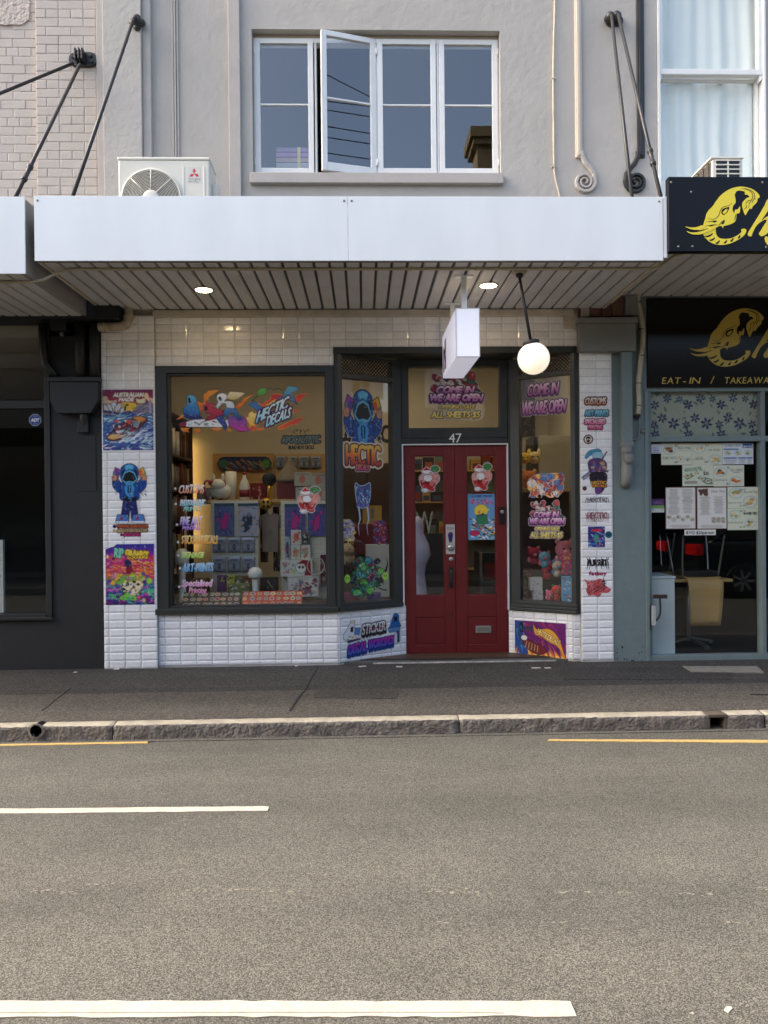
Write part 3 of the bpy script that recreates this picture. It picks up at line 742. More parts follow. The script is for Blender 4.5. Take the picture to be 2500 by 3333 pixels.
# room behind the upper window
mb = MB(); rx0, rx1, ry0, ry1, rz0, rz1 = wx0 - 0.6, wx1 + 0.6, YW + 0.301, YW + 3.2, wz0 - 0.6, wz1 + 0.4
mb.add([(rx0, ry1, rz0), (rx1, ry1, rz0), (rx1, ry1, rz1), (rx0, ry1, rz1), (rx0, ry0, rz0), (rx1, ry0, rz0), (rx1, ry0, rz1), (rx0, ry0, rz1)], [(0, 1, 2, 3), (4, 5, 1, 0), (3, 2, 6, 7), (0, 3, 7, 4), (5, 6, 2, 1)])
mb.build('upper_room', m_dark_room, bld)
mb = MB(); mb.box(wx0 - 0.2, wx1 + 0.2, YW + 0.31, YW + 0.75, wz0 - 0.05, wz0 + 0.015); mb.build('window_ledge', m_plastic_white, bld)

# ================================================================== tiled walls (stack bond, bevelled tiles)
TW, TH = 0.1525, 0.0767
_TM = {}
def tile_mesh(w, h):
    key = (round(w, 3), round(h, 3))
    if key in _TM: return _TM[key]
    mb = MB(); g = 0.0016; a, b = w / 2 - g, h / 2 - g; i = min(0.013, a * 0.5, b * 0.5)
    vs = [(sx * a, 0.002, sz * b) for sx, sz in ((-1, -1), (1, -1), (1, 1), (-1, 1))] + [(sx * a, -0.004, sz * b) for sx, sz in ((-1, -1), (1, -1), (1, 1), (-1, 1))] + [(sx * (a - i), -0.0085, sz * (b - i)) for sx, sz in ((-1, -1), (1, -1), (1, 1), (-1, 1))]
    fs = [(8, 9, 10, 11)]
    for k in range(4):
        j = (k + 1) % 4; fs += [(k, j, j + 4, k + 4), (k + 4, j + 4, j + 8, k + 8)]
    mb.add(vs, fs); _TM[key] = mb.mesh('tile', m_tile, (0, 0, 0)); return _TM[key]
def tiles(parent, o, u, W, z0, z1, cut0=0.0, tw=TW, from_top=False, skip=None, seed=0):
    """o = point on the wall at z=0, u = unit direction along it; first column is cut0 wide"""
    rg = random.Random(seed); u = Vector(u).normalized(); q = Vector((1, 0, 0)).rotation_difference(u)
    cols = []; x = 0.0
    if cut0 > 0.012: cols.append((0, cut0)); x = cut0
    while x < W - 0.012: cols.append((x, min(x + tw, W))); x += tw
    rows = []
    if from_top:
        z = z1
        while z > z0 + 0.012: rows.append((max(z - TH, z0), z)); z -= TH
    else:
        z = z0
        while z < z1 - 0.012: rows.append((z, min(z + TH, z1))); z += TH
    for a, b in cols:
        for c, d in rows:
            if skip and skip(a, b, c, d): continue
            loc = Vector(o) + u * ((a + b) / 2) + Vector((0, 0, (c + d) / 2))
            tilt = Quaternion((0, 0, 1), rg.gauss(0, 0.004)) @ Quaternion((1, 0, 0), rg.gauss(0, 0.006))
            place('tile', tile_mesh(b - a, d - c), loc, parent, q @ tilt)
YP = YW - 0.035                              # piers stand a little proud
pl0, pl1 = PX(334, 1600, YP), PX(508, 1600, YP)
pier1 = thing('tiled_pier', 'white tiled pier beside the black shop wall, with two posters and a figure sticker', 'wall', ((pl0 + pl1) / 2, YP, 0))
mb = MB(); mb.box(pl0, pl1, YP, YW + 0.3, 0.0, ZF0 - 0.05); mb.build('pier_core', m_grout, pier1)
tiles(pier1, (pl0, YP, 0), EX, pl1 - pl0, 0.006, ZF0 - 0.06, cut0=0.05, seed=1)
pr0, pr1 = PX(1890, 1700, YP), PX(1996, 1700, YP)
pier2 = thing('tiled_pier', 'narrow white tiled pier with a column of small stickers beside the grey green post', 'wall', ((pr0 + pr1) / 2, YP, 0))
mb = MB(); mb.box(pr0, pr1, YP, YW + 0.3, 0.0, PZ(1940, 1143, YP)); mb.build('pier_core', m_grout, pier2)
tiles(pier2, (pr0, YP, 0), EX, pr1 - pr0, 0.02, PZ(1940, 1146, YP), cut0=(pr1 - pr0) / 2, seed=2)
bx0, bx1 = pl1, pr0
fz_top = PZ(790, 1192); lz_top = PZ(1480, 1130); bz_top = PZ(1200, 1030)
fx0, fx1 = PX(509, 1590), PX(1090, 1590)
band = thing('tiled_wall', 'band of white wall tiles above the display window and the entrance', 'wall', ((bx0 + bx1) / 2, YW, lz_top))
mb = MB(); mb.box(bx0, bx1, YW, YW + 0.22, lz_top, ZF0 - 0.05); mb.box(bx0, fx1, YW, YW + 0.22, fz_top, lz_top); mb.build('wall_core', m_grout, band)
tiles(band, (bx0, YW, 0), EX, bx1 - bx0, lz_top, bz_top, from_top=False, seed=3)
nrow = math.ceil((lz_top - fz_top) / TH)
tiles(band, (bx0, YW, 0), EX, fx1 - bx0 + 0.03, fz_top, lz_top, from_top=True, seed=4)
sz_top = PZ(790, 1994)
riser = thing('tiled_wall', 'low white tiled wall under the large display window', 'wall', ((fx0 + fx1) / 2, YW, 0))
mb = MB(); mb.box(bx0, PX(1100, 2080), YW, YW + 0.2, -0.01, sz_top); mb.build('wall_core', m_grout, riser)
xr_e = PX(1101, 2080); tiles(riser, (bx0, YW, 0), EX, xr_e - bx0, 0.018, sz_top, cut0=0.06, from_top=True, seed=5)
# splayed sides of the entrance
YD = 7.56
S0, S1 = Vector((PX(1101, 2080), YW, 0)), Vector((PX(1322, 2080, YD), YD, 0))
T0, T1 = Vector((PX(1656, 2080, YD), YD, 0)), Vector((PX(1866, 2080), YW, 0))
def splay_wall(a, b, top, label, seed, cut0=0.0):
    t = thing('tiled_wall', label, 'wall', ((a.x + b.x) / 2, (a.y + b.y) / 2, 0)); u = (b - a).normalized(); n = Vector((-u.y, u.x, 0))
    mb = MB(); mb.obox(a + n * 0.001 + Vector((0, 0, -0.01)), b - a, n * 0.12, Vector((0, 0, top + 0.01))); mb.build('wall_core', m_grout, t)
    tiles(t, a, u, (b - a).length, 0.02, top, cut0=cut0, tw=0.114, from_top=True, seed=seed); return t, u, n
sp1, su1, sn1 = splay_wall(S0, S1, sz_top, 'low tiled wall at the splayed side of the entrance, with the workshop sticker', 6, 0.02)
sp2, su2, sn2 = splay_wall(T0, T1, sz_top - 0.055, 'low tiled wall at the splayed side of the entrance, with the purple flame poster', 7, 0.05)
mb = MB(); xe = pr0; mb.box(T1.x, xe, YW, YW + 0.12, -0.01, sz_top - 0.06); mb.build('wall_core', m_grout, sp2)
tiles(sp2, (T1.x, YW, 0), EX, xe - T1.x, 0.02, sz_top - 0.06, from_top=True, seed=8)

# ================================================================== shopfront joinery
shop = thing('shopfront', 'dark grey timber shopfront with display windows and red double doors numbered 47', 'shopfront', (0.3, YW, 0))
def member(name, x0, x1, y0, y1, z0, z1, mat=m_frame, parent=shop, bev=0.005):
    mb = MB(); mb.box(x0, x1, y0, y1, z0, z1); return mb.build(name, mat, parent, bevel=bev)
gx0, gx1 = PX(555, 1590), PX(1059, 1590); gz0, gz1 = PZ(800, 1969), PZ(800, 1222)
YG = YW + 0.05
w1 = MB(); w1.box(fx0, gx0 - 0.02, YW - 0.03, YW + 0.09, sz_top, fz_top); w1.box(gx1 + 0.02, fx1, YW - 0.03, YW + 0.09, sz_top, fz_top)
w1.box(gx0 - 0.02, gx1 + 0.02, YW - 0.03, YW + 0.09, gz1 + 0.02, fz_top); w1.box(gx0 - 0.02, gx1 + 0.02, YW - 0.03, YW + 0.09, sz_top, gz0 - 0.015)
win = w1.build('window_frame', m_frame, shop, bevel=0.006)
w2 = MB(); w2.box(gx0 - 0.02, gx0, YW - 0.008, YW + 0.075, gz0 - 0.015, gz1 + 0.02); w2.box(gx1, gx1 + 0.02, YW - 0.008, YW + 0.075, gz0 - 0.015, gz1 + 0.02); w2.box(gx0, gx1, YW - 0.008, YW + 0.075, gz1, gz1 + 0.02); w2.box(gx0, gx1, YW - 0.008, YW + 0.075, gz0 - 0.015, gz0)
w2.build('glazing_bead', m_frame, win, bevel=0.003)
mb = MB(); mb.box(gx0 - 0.008, gx1 + 0.008, YG, YG + 0.006, gz0 - 0.006, gz1 + 0.008); mb.build('pane', m_glass, win)
member('sill', fx0 - 0.012, fx1 + 0.02, YW - 0.05, YW - 0.031, sz_top - 0.004, sz_top + 0.048, parent=win, bev=0.004)
# head over the entrance
zh1 = lz_top; zh0 = PZ(1480, 1151)
member('entrance_head', fx1 - 0.004, pr0 - 0.002, YW - 0.028, YW + 0.09, zh0, zh1)
member('corner_post', fx1 - 0.0, fx1 + 0.045, YW - 0.02, YW + 0.06, sz_top, zh0)
member('corner_post', PX(1868, 1600), pr0 - 0.002, YW - 0.02, YW + 0.06, sz_top - 0.055, zh0)
# recess ceiling
mb = MB(); mb.prism([(fx1 + 0.01, YW + 0.09, zh0 + 0.012), (pr0 - 0.02, YW + 0.09, zh0 + 0.012), (T0.x + 0.02, YD + 0.04, zh0 + 0.012), (S1.x - 0.02, YD + 0.04, zh0 + 0.012)], (0, 0, 0.03)); mb.build('recess_ceiling', m_frame, shop)
def splay_window(a, b, zb, zgb, zgt, zlb, zlt, l0, l1, glabel):
    """one slanted display window: frame, pane and a lattice vent above"""
    u = (b - a).normalized(); L = (b - a).length; n = Vector((-u.y, u.x, 0))     # n points indoors
    def bx_(mb, s0, s1, z0, z1, t0=-0.03, t1=0.06): mb.obox(Vector((a.x, a.y, 0)) + u * s0 + n * t0 + Vector((0, 0, z0)), u * (s1 - s0), n * (t1 - t0), Vector((0, 0, z1 - z0)))
    fr = MB(); bx_(fr, 0.0, l0, zb, zh0); bx_(fr, l1, L, zb, zh0); bx_(fr, l0, l1, zb, zgb); bx_(fr, l0, l1, zgt, zlb); bx_(fr, l0, l1, zlt, zh0)
    f = fr.build('window_frame', m_frame, shop, bevel=0.005)
    p = MB(); bx_(p, l0 - 0.005, l1 + 0.005, zgb - 0.005, zgt + 0.005, 0.012, 0.018); p.build('pane', m_glass, f)
    la = MB(); w, h = l1 - l0, zlt - zlb; pitch = 0.036; base = Vector((a.x, a.y, 0)) + u * l0 + n * 0.0 + Vector((0, 0, zlb))
    for sg in (1, -1):
        k = -int(h / pitch) - 2
        while k * pitch < w + h:
            x0 = k * pitch; pts = []
            # clip the 45 degree bar to the opening
            s0, s1 = max(0, -x0), min(h, w - x0)
            if s1 > s0 + 0.004:
                p0 = (x0 + s0, s0 if sg > 0 else h - s0); p1 = (x0 + s1, s1 if sg > 0 else h - s1)
                A = base + u * p0[0] + Vector((0, 0, p0[1])); B = base + u * p1[0] + Vector((0, 0, p1[1])); dr = (B - A).normalized(); pp = dr.cross(n).normalized() * 0.0055
                la.obox(A - pp + n * (0.004 if sg > 0 else 0.010), B - A, pp * 2, n * 0.005)
            k += 1
    la.build('lattice_vent', m_lattice, f)
    return f, u, n
zlb, zlt = PZ(1090, 1213), PZ(1090, 1160)
A0 = Vector((fx1 + 0.02, YW, 0)); A1 = Vector((PX(1303, 1600, YD), YD, 0))
LA = (A1 - A0).length
sw1, ua, na = splay_window(A0, A1, sz_top + 0.001, PZ(1090, 1966), PZ(1090, 1229), zlb, zlt, 0.055, LA - 0.105, '')
B0 = Vector((PX(1664, 1600, YD), YD, 0)); B1 = Vector((PX(1876, 1600), YW, 0)); LB = (B1 - B0).length
zb2 = sz_top - 0.055
sw2, ub, nb = splay_window(B0, B1, zb2 + 0.10, PZ(1866, 1962), PZ(1866, 1217), PZ(1866, 1204), PZ(1866, 1150), 0.10, LB - 0.045, '')
member('sill', 0, 0, 0, 0, 0, 0) if False else None
for k, (dz0, dz1, pr) in enumerate(((0.0, 0.032, 0.055), (0.033, 0.062, 0.045), (0.063, 0.099, 0.036))):
    mb = MB(); mb.obox(B0 + Vector((0, 0, zb2 + dz0)) - nb * pr, ub * (LB + 0.01), nb * (pr + 0.05), Vector((0, 0, dz1 - dz0))); mb.build('sill', m_frame, sw2, bevel=0.005)
mb = MB(); mb.obox(A0 + Vector((0, 0, sz_top - 0.003)) - na * 0.045, ua * LA, na * 0.014, Vector((0, 0, 0.045))); mb.build('sill', m_frame, sw1, bevel=0.004)
# door wall: posts, transom light, number, doors
dx0, dx1 = PX(1316, 1800, YD), PX(1650, 1800, YD); dz1 = PZ(1480, 1450, YD); dz0 = 0.030
tz0, tz1 = PZ(1480, 1392, YD), PZ(1480, 1194, YD); tx0, tx1 = PX(1330, 1290, YD), PX(1625, 1290, YD)
member('door_post', A1.x - 0.03, dx0 - 0.018, YD - 0.03, YD + 0.09, sz_top - 0.0, zh0 + 0.01)
member('door_post', dx1 + 0.018, B0.x + 0.03, YD - 0.03, YD + 0.09, zb2 + 0.0, zh0 + 0.01)
mb = MB(); ta, tb = dx0 - 0.018, dx1 + 0.018
mb.box(ta, tx0, YD - 0.012, YD + 0.08, dz1 + 0.075, zh0 + 0.01); mb.box(tx1, tb, YD - 0.012, YD + 0.08, dz1 + 0.075, zh0 + 0.01); mb.box(tx0, tx1, YD - 0.012, YD + 0.08, tz1, zh0 + 0.01); mb.box(tx0, tx1, YD - 0.012, YD + 0.08, dz1 + 0.075, tz0)
tf = mb.build('transom_frame', m_frame, shop, bevel=0.005)
mb = MB(); mb.box(tx0 - 0.004, tx1 + 0.004, YD + 0.03, YD + 0.036, tz0 - 0.004, tz1 + 0.004); mb.build('pane', m_glass, tf)
member('transom_rail', ta, tb, YD - 0.022, YD + 0.08, dz1 + 0.018, dz1 + 0.074)
mb = MB(); c = P(1481, 1441, YD); mesh_text(mb, '47', c.x, PZ(1481, 1441, YD), 0.094, YD - 0.0225, depth=0.006, gap=0.06); mb.build('house_number', m_white_paint, shop)
mb = MB(); mb.box(dx0 - 0.017, dx0 - 0.003, YD - 0.034, YD + 0.05, sz_top, dz1 + 0.016); mb.box(dx1 + 0.003, dx1 + 0.017, YD - 0.034, YD + 0.05, zb2, dz1 + 0.016); mb.box(dx0 - 0.003, dx1 + 0.003, YD - 0.034, YD + 0.05, dz1 + 0.003, dz1 + 0.016)
mb.build('door_trim', m_white_paint, shop, bevel=0.002)
mb = MB(); mb.box(dx0 - 0.01, dx0 - 0.003, YD - 0.01, YD + 0.05, 0.02, sz_top); mb.box(dx1 + 0.003, dx1 + 0.01, YD - 0.01, YD + 0.05, 0.02, zb2); mb.build('door_jamb', m_red, shop)
def dpx(px, py): return P(px, py, YD)
def leaf(x0, x1, g0, g1):
    gz_0, gz_1 = PZ(1480, 1938, YD), PZ(1480, 1482, YD); pz0, pz1 = PZ(1480, 2098, YD), PZ(1480, 2008, YD); y0, y1 = YD, YD + 0.042
    mb = MB(); mb.box(x0, g0, y0, y1, dz0, dz1); mb.box(g1, x1, y0, y1, dz0, dz1); mb.box(g0, g1, y0, y1, gz_1, dz1); mb.box(g0, g1, y0, y1, pz1, gz_0); mb.box(g0, g1, y0, y1, dz0, pz0)
    mb.box(g0 - 0.002, g1 + 0.002, y0 + 0.008, y1 - 0.004, pz0 - 0.002, pz1 + 0.002)
    d = mb.build('door', m_red, shop, bevel=0.004)
    mb = MB()
    for (a, b, c, e) in ((g0, g0 + 0.010, gz_0, gz_1), (g1 - 0.010, g1, gz_0, gz_1), (g0 + 0.010, g1 - 0.010, gz_1 - 0.010, gz_1), (g0 + 0.010, g1 - 0.010, gz_0, gz_0 + 0.010)): mb.box(a, b, y0 + 0.006, y0 + 0.02, c, e)
    mb.build('glazing_bead', m_red, d, bevel=0.002)
    mb = MB(); mb.box(g0 + 0.012, g1 - 0.012, y0 + 0.005, y0 + 0.0078, pz0 + 0.012, pz1 - 0.012); mb.build('raised_panel', m_red, d, bevel=0.002)
    mb = MB(); mb.box(g0 - 0.003, g1 + 0.003, y0 + 0.020, y0 + 0.025, gz_0 - 0.003, gz_1 + 0.003); mb.build('pane', m_glass, d)
    return d
mid = PX(1482.5, 1800, YD)
d1 = leaf(dx0, mid - 0.002, PX(1350, 1710, YD), PX(1447, 1710, YD)); d2 = leaf(mid + 0.002, dx1, PX(1519, 1710, YD), PX(1615, 1710, YD))
tag(d1, 'red door leaf with steel push plate and pull handle'); tag(d2, 'red door leaf with letter slot and doorbell')
a, b = P(1450, 1707, YD), P(1482, 1803, YD)
c = Canvas(b.x - a.x - 0.004, a.z - b.z, (0, 0, 32, 96), 0.003, bg=(188, 184, 176))
c.text('PUSH', (4, 8, 28, 17), (40, 38, 40)); c.poly([(13, 26), (20, 25), (25, 32), (22, 50), (18, 57), (12, 55), (9, 42), (8, 32)], (58, 40, 96), (36, 26, 60), 0.7, smooth=True); c.ell(16, 29, 4, 4, (96, 60, 130)); c.line([(13, 50), (12, 60)], 2, (30, 26, 40)); c.line([(19, 50), (21, 59)], 2, (30, 26, 40))
mbp = MB(); mbp.box(a.x + 0.002, b.x - 0.002, YD - 0.005, YD + 0.001, b.z, a.z); pp = mbp.build('push_plate', m_steel, d1, bevel=0.001)
ob = c.build('push_print', (a.x + 0.002, YD - 0.0062, a.z), EX, DN, None, d1)
mb = MB(); k = P(1467, 1782, YD); mb.lathe((k.x, YD - 0.005, k.z), [(0.034, 0), (0.036, 0.006), (0.030, 0.016), (0.012, 0.022), (0.001, 0.023)], (0, -1, 0), 20); mb.build('dead_lock', m_steel, d1)
mb = MB(); k = P(1469, 1820, YD); mb.lathe((k.x, YD + 0.001, k.z), [(0.024, 0), (0.024, 0.006), (0.014, 0.010), (0.001, 0.0105)], (0, -1, 0), 18); mb.build('lock_cylinder', m_steel, d1)
mb = MB(); a, b = P(1461, 1845, YD), P(1475, 1914, YD); mb.box(a.x, b.x, YD - 0.004, YD + 0.001, b.z, a.z); x = (a.x + b.x) / 2
mb.tube([(x, YD - 0.004, a.z - 0.02), (x, YD - 0.034, a.z - 0.035), (x, YD - 0.042, (a.z + b.z) / 2), (x, YD - 0.034, b.z + 0.035), (x, YD - 0.004, b.z + 0.02)], 0.009); mb.build('pull_handle', m_black_metal, d1)
mb = MB(); k = P(1465, 2001, YD); mb.box(k.x - 0.006, k.x + 0.006, YD - 0.003, YD + 0.001, k.z - 0.022, k.z + 0.022); mb.build('keyhole_cover', m_black_metal, d1)
mb = MB(); a, b = P(1548, 2037, YD), P(1599, 2060, YD); mb.box(a.x, b.x, YD - 0.006, YD + 0.001, b.z, a.z); ls = mb.build('letter_slot', m_steel, d2, bevel=0.002)
mb = MB(); mb.box(a.x + 0.015, b.x - 0.015, YD - 0.009, YD - 0.0055, b.z + 0.016, a.z - 0.016); mb.build('letter_flap', M('dull_metal', (150, 148, 138), 0.5, metal=0.6), d2, bevel=0.001)
mb = MB(); a, b = P(1624, 1650, YD), P(1642, 1703, YD); mb.box(a.x, b.x, YD - 0.024, YD + 0.001, b.z, a.z); mb.cur = 1; mb.lathe(((a.x + b.x) / 2, YD - 0.024, a.z - 0.05), [(0.018, 0), (0.018, 0.004), (0.001, 0.005)], (0, -1, 0), 16); mb.build('doorbell', [m_black_plastic, m_steel], d2, bevel=0.003)
# threshold slab with worn white nosing, dark mat
mb = MB(); mb.prism([(S0.x - 0.02, YW + 0.03, -0.03), (T1.x + 0.02, YW + 0.03, -0.03), (T0.x + 0.01, YD + 0.12, -0.03), (S1.x - 0.01, YD + 0.12, -0.03)], (0, 0, 0.05)); st_ = mb.build('threshold', M('threshold_concrete', (92, 90, 88), 0.85, bump=(80, 0.3, 0.003), var=(8, 0.1)), shop)
mb = MB(); mb.box(PX(1215, 2160), PX(1812, 2160), YW + 0.016, YW + 0.029, -0.004, 0.013); mb.build('threshold_nosing', M('worn_white_nosing', (176, 172, 166), 0.8, var=(9, 0.3), var2=(40, 0.25)), shop, bevel=0.002)
a0, a1 = PX(1330, 2150, 7.4), PX(1530, 2150, 7.4)
mb = MB(); mb.box(a0, a1, YW + 0.06, YD - 0.02, 0.0202, 0.029); mb.build('doormat', M('rubber_mat', (36, 36, 37), 0.95, bump=(300, 0.5, 0.002)), None, 0.002, 'dark rubber doormat on the threshold before the red doors', 'doormat')

# ================================================================== shop interior
YI = 9.5
inn = MB(); ix0, ix1 = pl0 + 0.12, pr1 - 0.05; iz0, iz1 = 0.03, 3.30
inn.cur = 0; inn.add([(ix0, YI, iz0), (ix1, YI, iz0), (ix1, YI, iz1), (ix0, YI, iz1)], [(0, 1, 2, 3)]); inn.add([(ix0, YW + 0.22, iz0), (ix0, YI, iz0), (ix0, YI, iz1), (ix0, YW + 0.22, iz1)], [(0, 1, 2, 3)]); inn.add([(ix1, YW + 0.22, iz0), (ix1, YI, iz0), (ix1, YI, iz1), (ix1, YW + 0.22, iz1)], [(3, 2, 1, 0)])
inn.cur = 1; inn.add([(ix0, YW + 0.1, iz1), (ix1, YW + 0.1, iz1), (ix1, YI, iz1), (ix0, YI, iz1)], [(3, 2, 1, 0)])
inn.cur = 2; inn.add([(ix0, YW + 0.1, iz0), (ix1, YW + 0.1, iz0), (ix1, YI, iz0), (ix0, YI, iz0)], [(0, 1, 2, 3)])
inn.build('shop_room', [m_beige_wall, m_beige_wall, m_wood_floor], bld)
# light proof backing above the tile band
mb = MB(); mb.box(pl1, pr0, YW + 0.10, YW + 0.30, iz1 + 0.01, ZF0 + 0.4); mb.build('light_proof_backing', m_black_wall, bld)
m_bulb = M('warm_lamp_glow', (255, 214, 150), 0.5, emit=((255, 204, 120), 1.2))
m_tube = M('soft_lamp_glow', (255, 224, 178), 0.5, emit=((255, 230, 190), 3.1))
for i, (x, y, lab) in enumerate(((-1.75, 7.62, 'ceiling light above the display window, at the shelving end'), (-0.75, 7.62, 'ceiling light above the display window, at the entrance end'), (0.55, 8.5, 'ceiling light panel inside the shop behind the entrance doors'), (1.7, 7.95, 'ceiling light panel inside the shop above the plush toys'))):  # display window pair added out of view to brighten the stock
    t = thing('unseen_ceiling_light', lab, 'light', (x, y, iz1), 'ceiling lights inside the shop')
    mb = MB(); mb.box(x - 0.32, x + 0.32, y - 0.10, y + 0.10, iz1 - 0.05, iz1 - 0.001); mb.build('housing', m_plastic_white, t)
    mb = MB(); mb.box(x - 0.30, x + 0.30, y - 0.08, y + 0.08, iz1 - 0.056, iz1 - 0.0505); mb.build('diffuser', m_tube, t)
# slim upright wall lamp in the corner that washes the back wall
cxw = ix0 + 0.205
t = thing('wall_lamp', 'upright warm tube lamp glowing in the corner beside the vinyl shelves', 'lamp', (cxw, YI - 0.06, 0.9))
mb = MB(); mb.box(cxw - 0.03, cxw + 0.02, YI - 0.118, YI - 0.10, 0.95, 2.45); mb.build('back_plate', m_plastic_white, t)
mb = MB(); mb.tube([(cxw, YI - 0.075, 1.0), (cxw, YI - 0.075, 2.4)], 0.014, 10); mb.build('lamp_tube', m_bulb, t)
# display bench behind the glass
zb_ = gz0 - 0.03
mb = MB(); mb.box(gx0 - 0.05, gx1 + 0.05, YW + 0.10, YW + 0.75, zb_ - 0.05, zb_); mb.box(gx0, gx1, YW + 0.70, YW + 0.74, 0.03, zb_ - 0.05)
mb.build('display_bench', m_dark_wood, None, 0.003, 'dark timber display bench behind the large window', 'bench')
mb = MB(); mb.prism([(A0.x + 0.05, A0.y + 0.12, zb_ - 0.06), (A1.x + 0.0, A1.y + 0.06, zb_ - 0.06), (A1.x - 0.02, A1.y + 0.5, zb_ - 0.06), (A0.x + 0.05, A1.y + 0.5, zb_ - 0.06)], (0, 0, 0.05)); mb.build('display_bench', m_dark_wood, None, 0.003, 'dark display bench behind the slanted window with the hooded sticker', 'bench')
mb = MB(); mb.prism([(B1.x - 0.02, B1.y + 0.14, zb_ - 0.06), (B0.x + 0.04, B0.y + 0.08, zb_ - 0.06), (B0.x + 0.04, B0.y + 0.6, zb_ - 0.06), (B1.x, B0.y + 0.6, zb_ - 0.06)], (0, 0, 0.05)); mb.build('display_bench', m_dark_wood, None, 0.003, 'dark display bench behind the slanted window full of plush toys', 'bench')

# ================================================================== awnings
YA = 5.755
ax0, ax1 = PX(113, 750, YA), PX(2157, 730, YA); az0 = 3.44; az1 = PZ(1130, 640, YA)
aw = thing('awning', 'flat street awning with blank white fascia and ribbed soffit over the tiled shop', 'awning', ((ax0 + ax1) / 2, YW, az0))
xs_ = PX(1133, 740, YA)
fas = [(ax0, xs_ - 0.001), (xs_ + 0.001, ax1)]
for k, (a, b) in enumerate(fas):
    mb = MB(); mb.box(a, b, YA - 0.006, YA + 0.004, az0 - 0.004, az1); f = mb.build('fascia_panel', m_fascia, aw, bevel=0.0015)
    for sx in ((a + 0.025, b - 0.028) if k == 0 else (a + 0.028, b - 0.03)):
        mb = MB(); mb.lathe((sx, YA - 0.006, az1 - 0.035), [(0.009, 0), (0.008, 0.003), (0.001, 0.004)], (0, -1, 0), 10); mb.build('screw', m_fascia_edge, f)
mb = MB(); mb.box(ax0 + 0.002, ax1 - 0.002, YA + 0.0045, YA + 0.05, az0 - 0.001, az0 + 0.03); mb.box(ax0 + 0.002, ax1 - 0.002, YA + 0.0045, YA + 0.05, az1 - 0.06, az1 - 0.004); mb.build('fascia_rail', m_fascia_edge, aw)
for xe_ in (ax0, ax1 - 0.03): mb = MB(); mb.box(xe_, xe_ + 0.03, YA + 0.051, YW - 0.05, az0 - 0.002, az0 + 0.20); mb.build('end_beam', m_cream, aw, bevel=0.003)
mb = MB(); mb.box(ax0 + 0.03, ax1 - 0.03, YA + 0.051, YW - 0.002, 3.80, 3.83); mb.build('roof_sheet', M('zinc_roof', (150, 150, 150), 0.5, metal=0.4), aw)
def soffit(parent, x0, x1, y0, y1, z, pitch=0.1225, n_named=True):
    """folded metal pans with dark grooves between them"""
    n = int(round((x1 - x0) / pitch)); p = (x1 - x0) / n; w = p - 0.027
    mb = MB(); cx = 0.0
    prof = [(-w / 2 - 0.004, 0.016), (-w / 2, 0.0), (-w / 2 + 0.004, -0.001), (w / 2 - 0.004, -0.001), (w / 2, 0.0), (w / 2 + 0.004, 0.016)]
    vs = [(a, 0, b) for a, b in prof] + [(a, y1 - y0, b) for a, b in prof]
    fs = [(i + 1, i, i + 6, i + 7) for i in range(5)]
    mb.add([(v[0], v[1], v[2]) for v in vs], [f[::-1] for f in fs]); me = mb.mesh('soffit_panel', m_soffit, (0, 0, 0))
    for i in range(n): place('soffit_panel', me, (x0 + (i + 0.5) * p, y0, z), parent)
    mb = MB(); mb.box(x0, x1, y0, y1, z + 0.0165, z + 0.022); mb.build('soffit_backing', m_groove, parent)
soffit(aw, ax0 + 0.03, ax1 - 0.03, YA + 0.051, YW - 0.06, az0)
mb = MB(); mb.box(PX(502, 1020), PX(1864, 1020), YW - 0.055, YW - 0.001, PZ(1180, 1033), PZ(1180, 1012)); mb.build('wall_batten', m_cream, aw, bevel=0.004)
mb = MB(); mb.box(PX(1836, 1045, YW - 0.02), PX(1878, 1045, YW - 0.02), YW - 0.035, YW - 0.010, PZ(1856, 1070, YW - 0.03), PZ(1856, 1017, YW - 0.03)); mb.build('cover_plate', m_cream, None, 0.003, 'small cream cover plate on the tiles at the end of the cream batten', 'plate')
# neighbouring awnings
lx1 = PX(83, 760, YA); lz0, lz1 = PZ(40, 892, YA), PZ(40, 641, YA)
awl = thing('awning', 'deeper white awning of the black shop, cut by the picture edge', 'awning', (lx1 - 2, YW, lz0))
mb = MB(); mb.box(lx1 - 6, lx1, YA - 0.008, YA + 0.004, lz0, lz1); mb.build('fascia_panel', m_fascia, awl, bevel=0.002)
mb = MB(); mb.box(lx1 - 0.035, lx1 - 0.002, YA + 0.005, YW - 0.2, lz0 + 0.004, lz1 - 0.01); mb.build('end_beam', M('grey_beam', (150, 146, 138), 0.7, bump=(40, 0.2, 0.003)), awl, bevel=0.003)
soffit(awl, lx1 - 6, lx1 - 0.036, YA + 0.005, YW - 0.2, lz0 + 0.004)
mb = MB(); mb.box(lx1 - 6, lx1 - 0.036, YA + 0.005, YW, lz0 + 0.4, lz0 + 0.42); mb.build('roof_sheet', M('zinc_roof'), awl)
mb = MB(); mb.box(lx1 - 6, lx1 + 0.3, YW - 0.199, YW - 0.02, lz0 - 0.02, lz0 + 0.2); mb.build('back_beam', m_black_trim, awl)
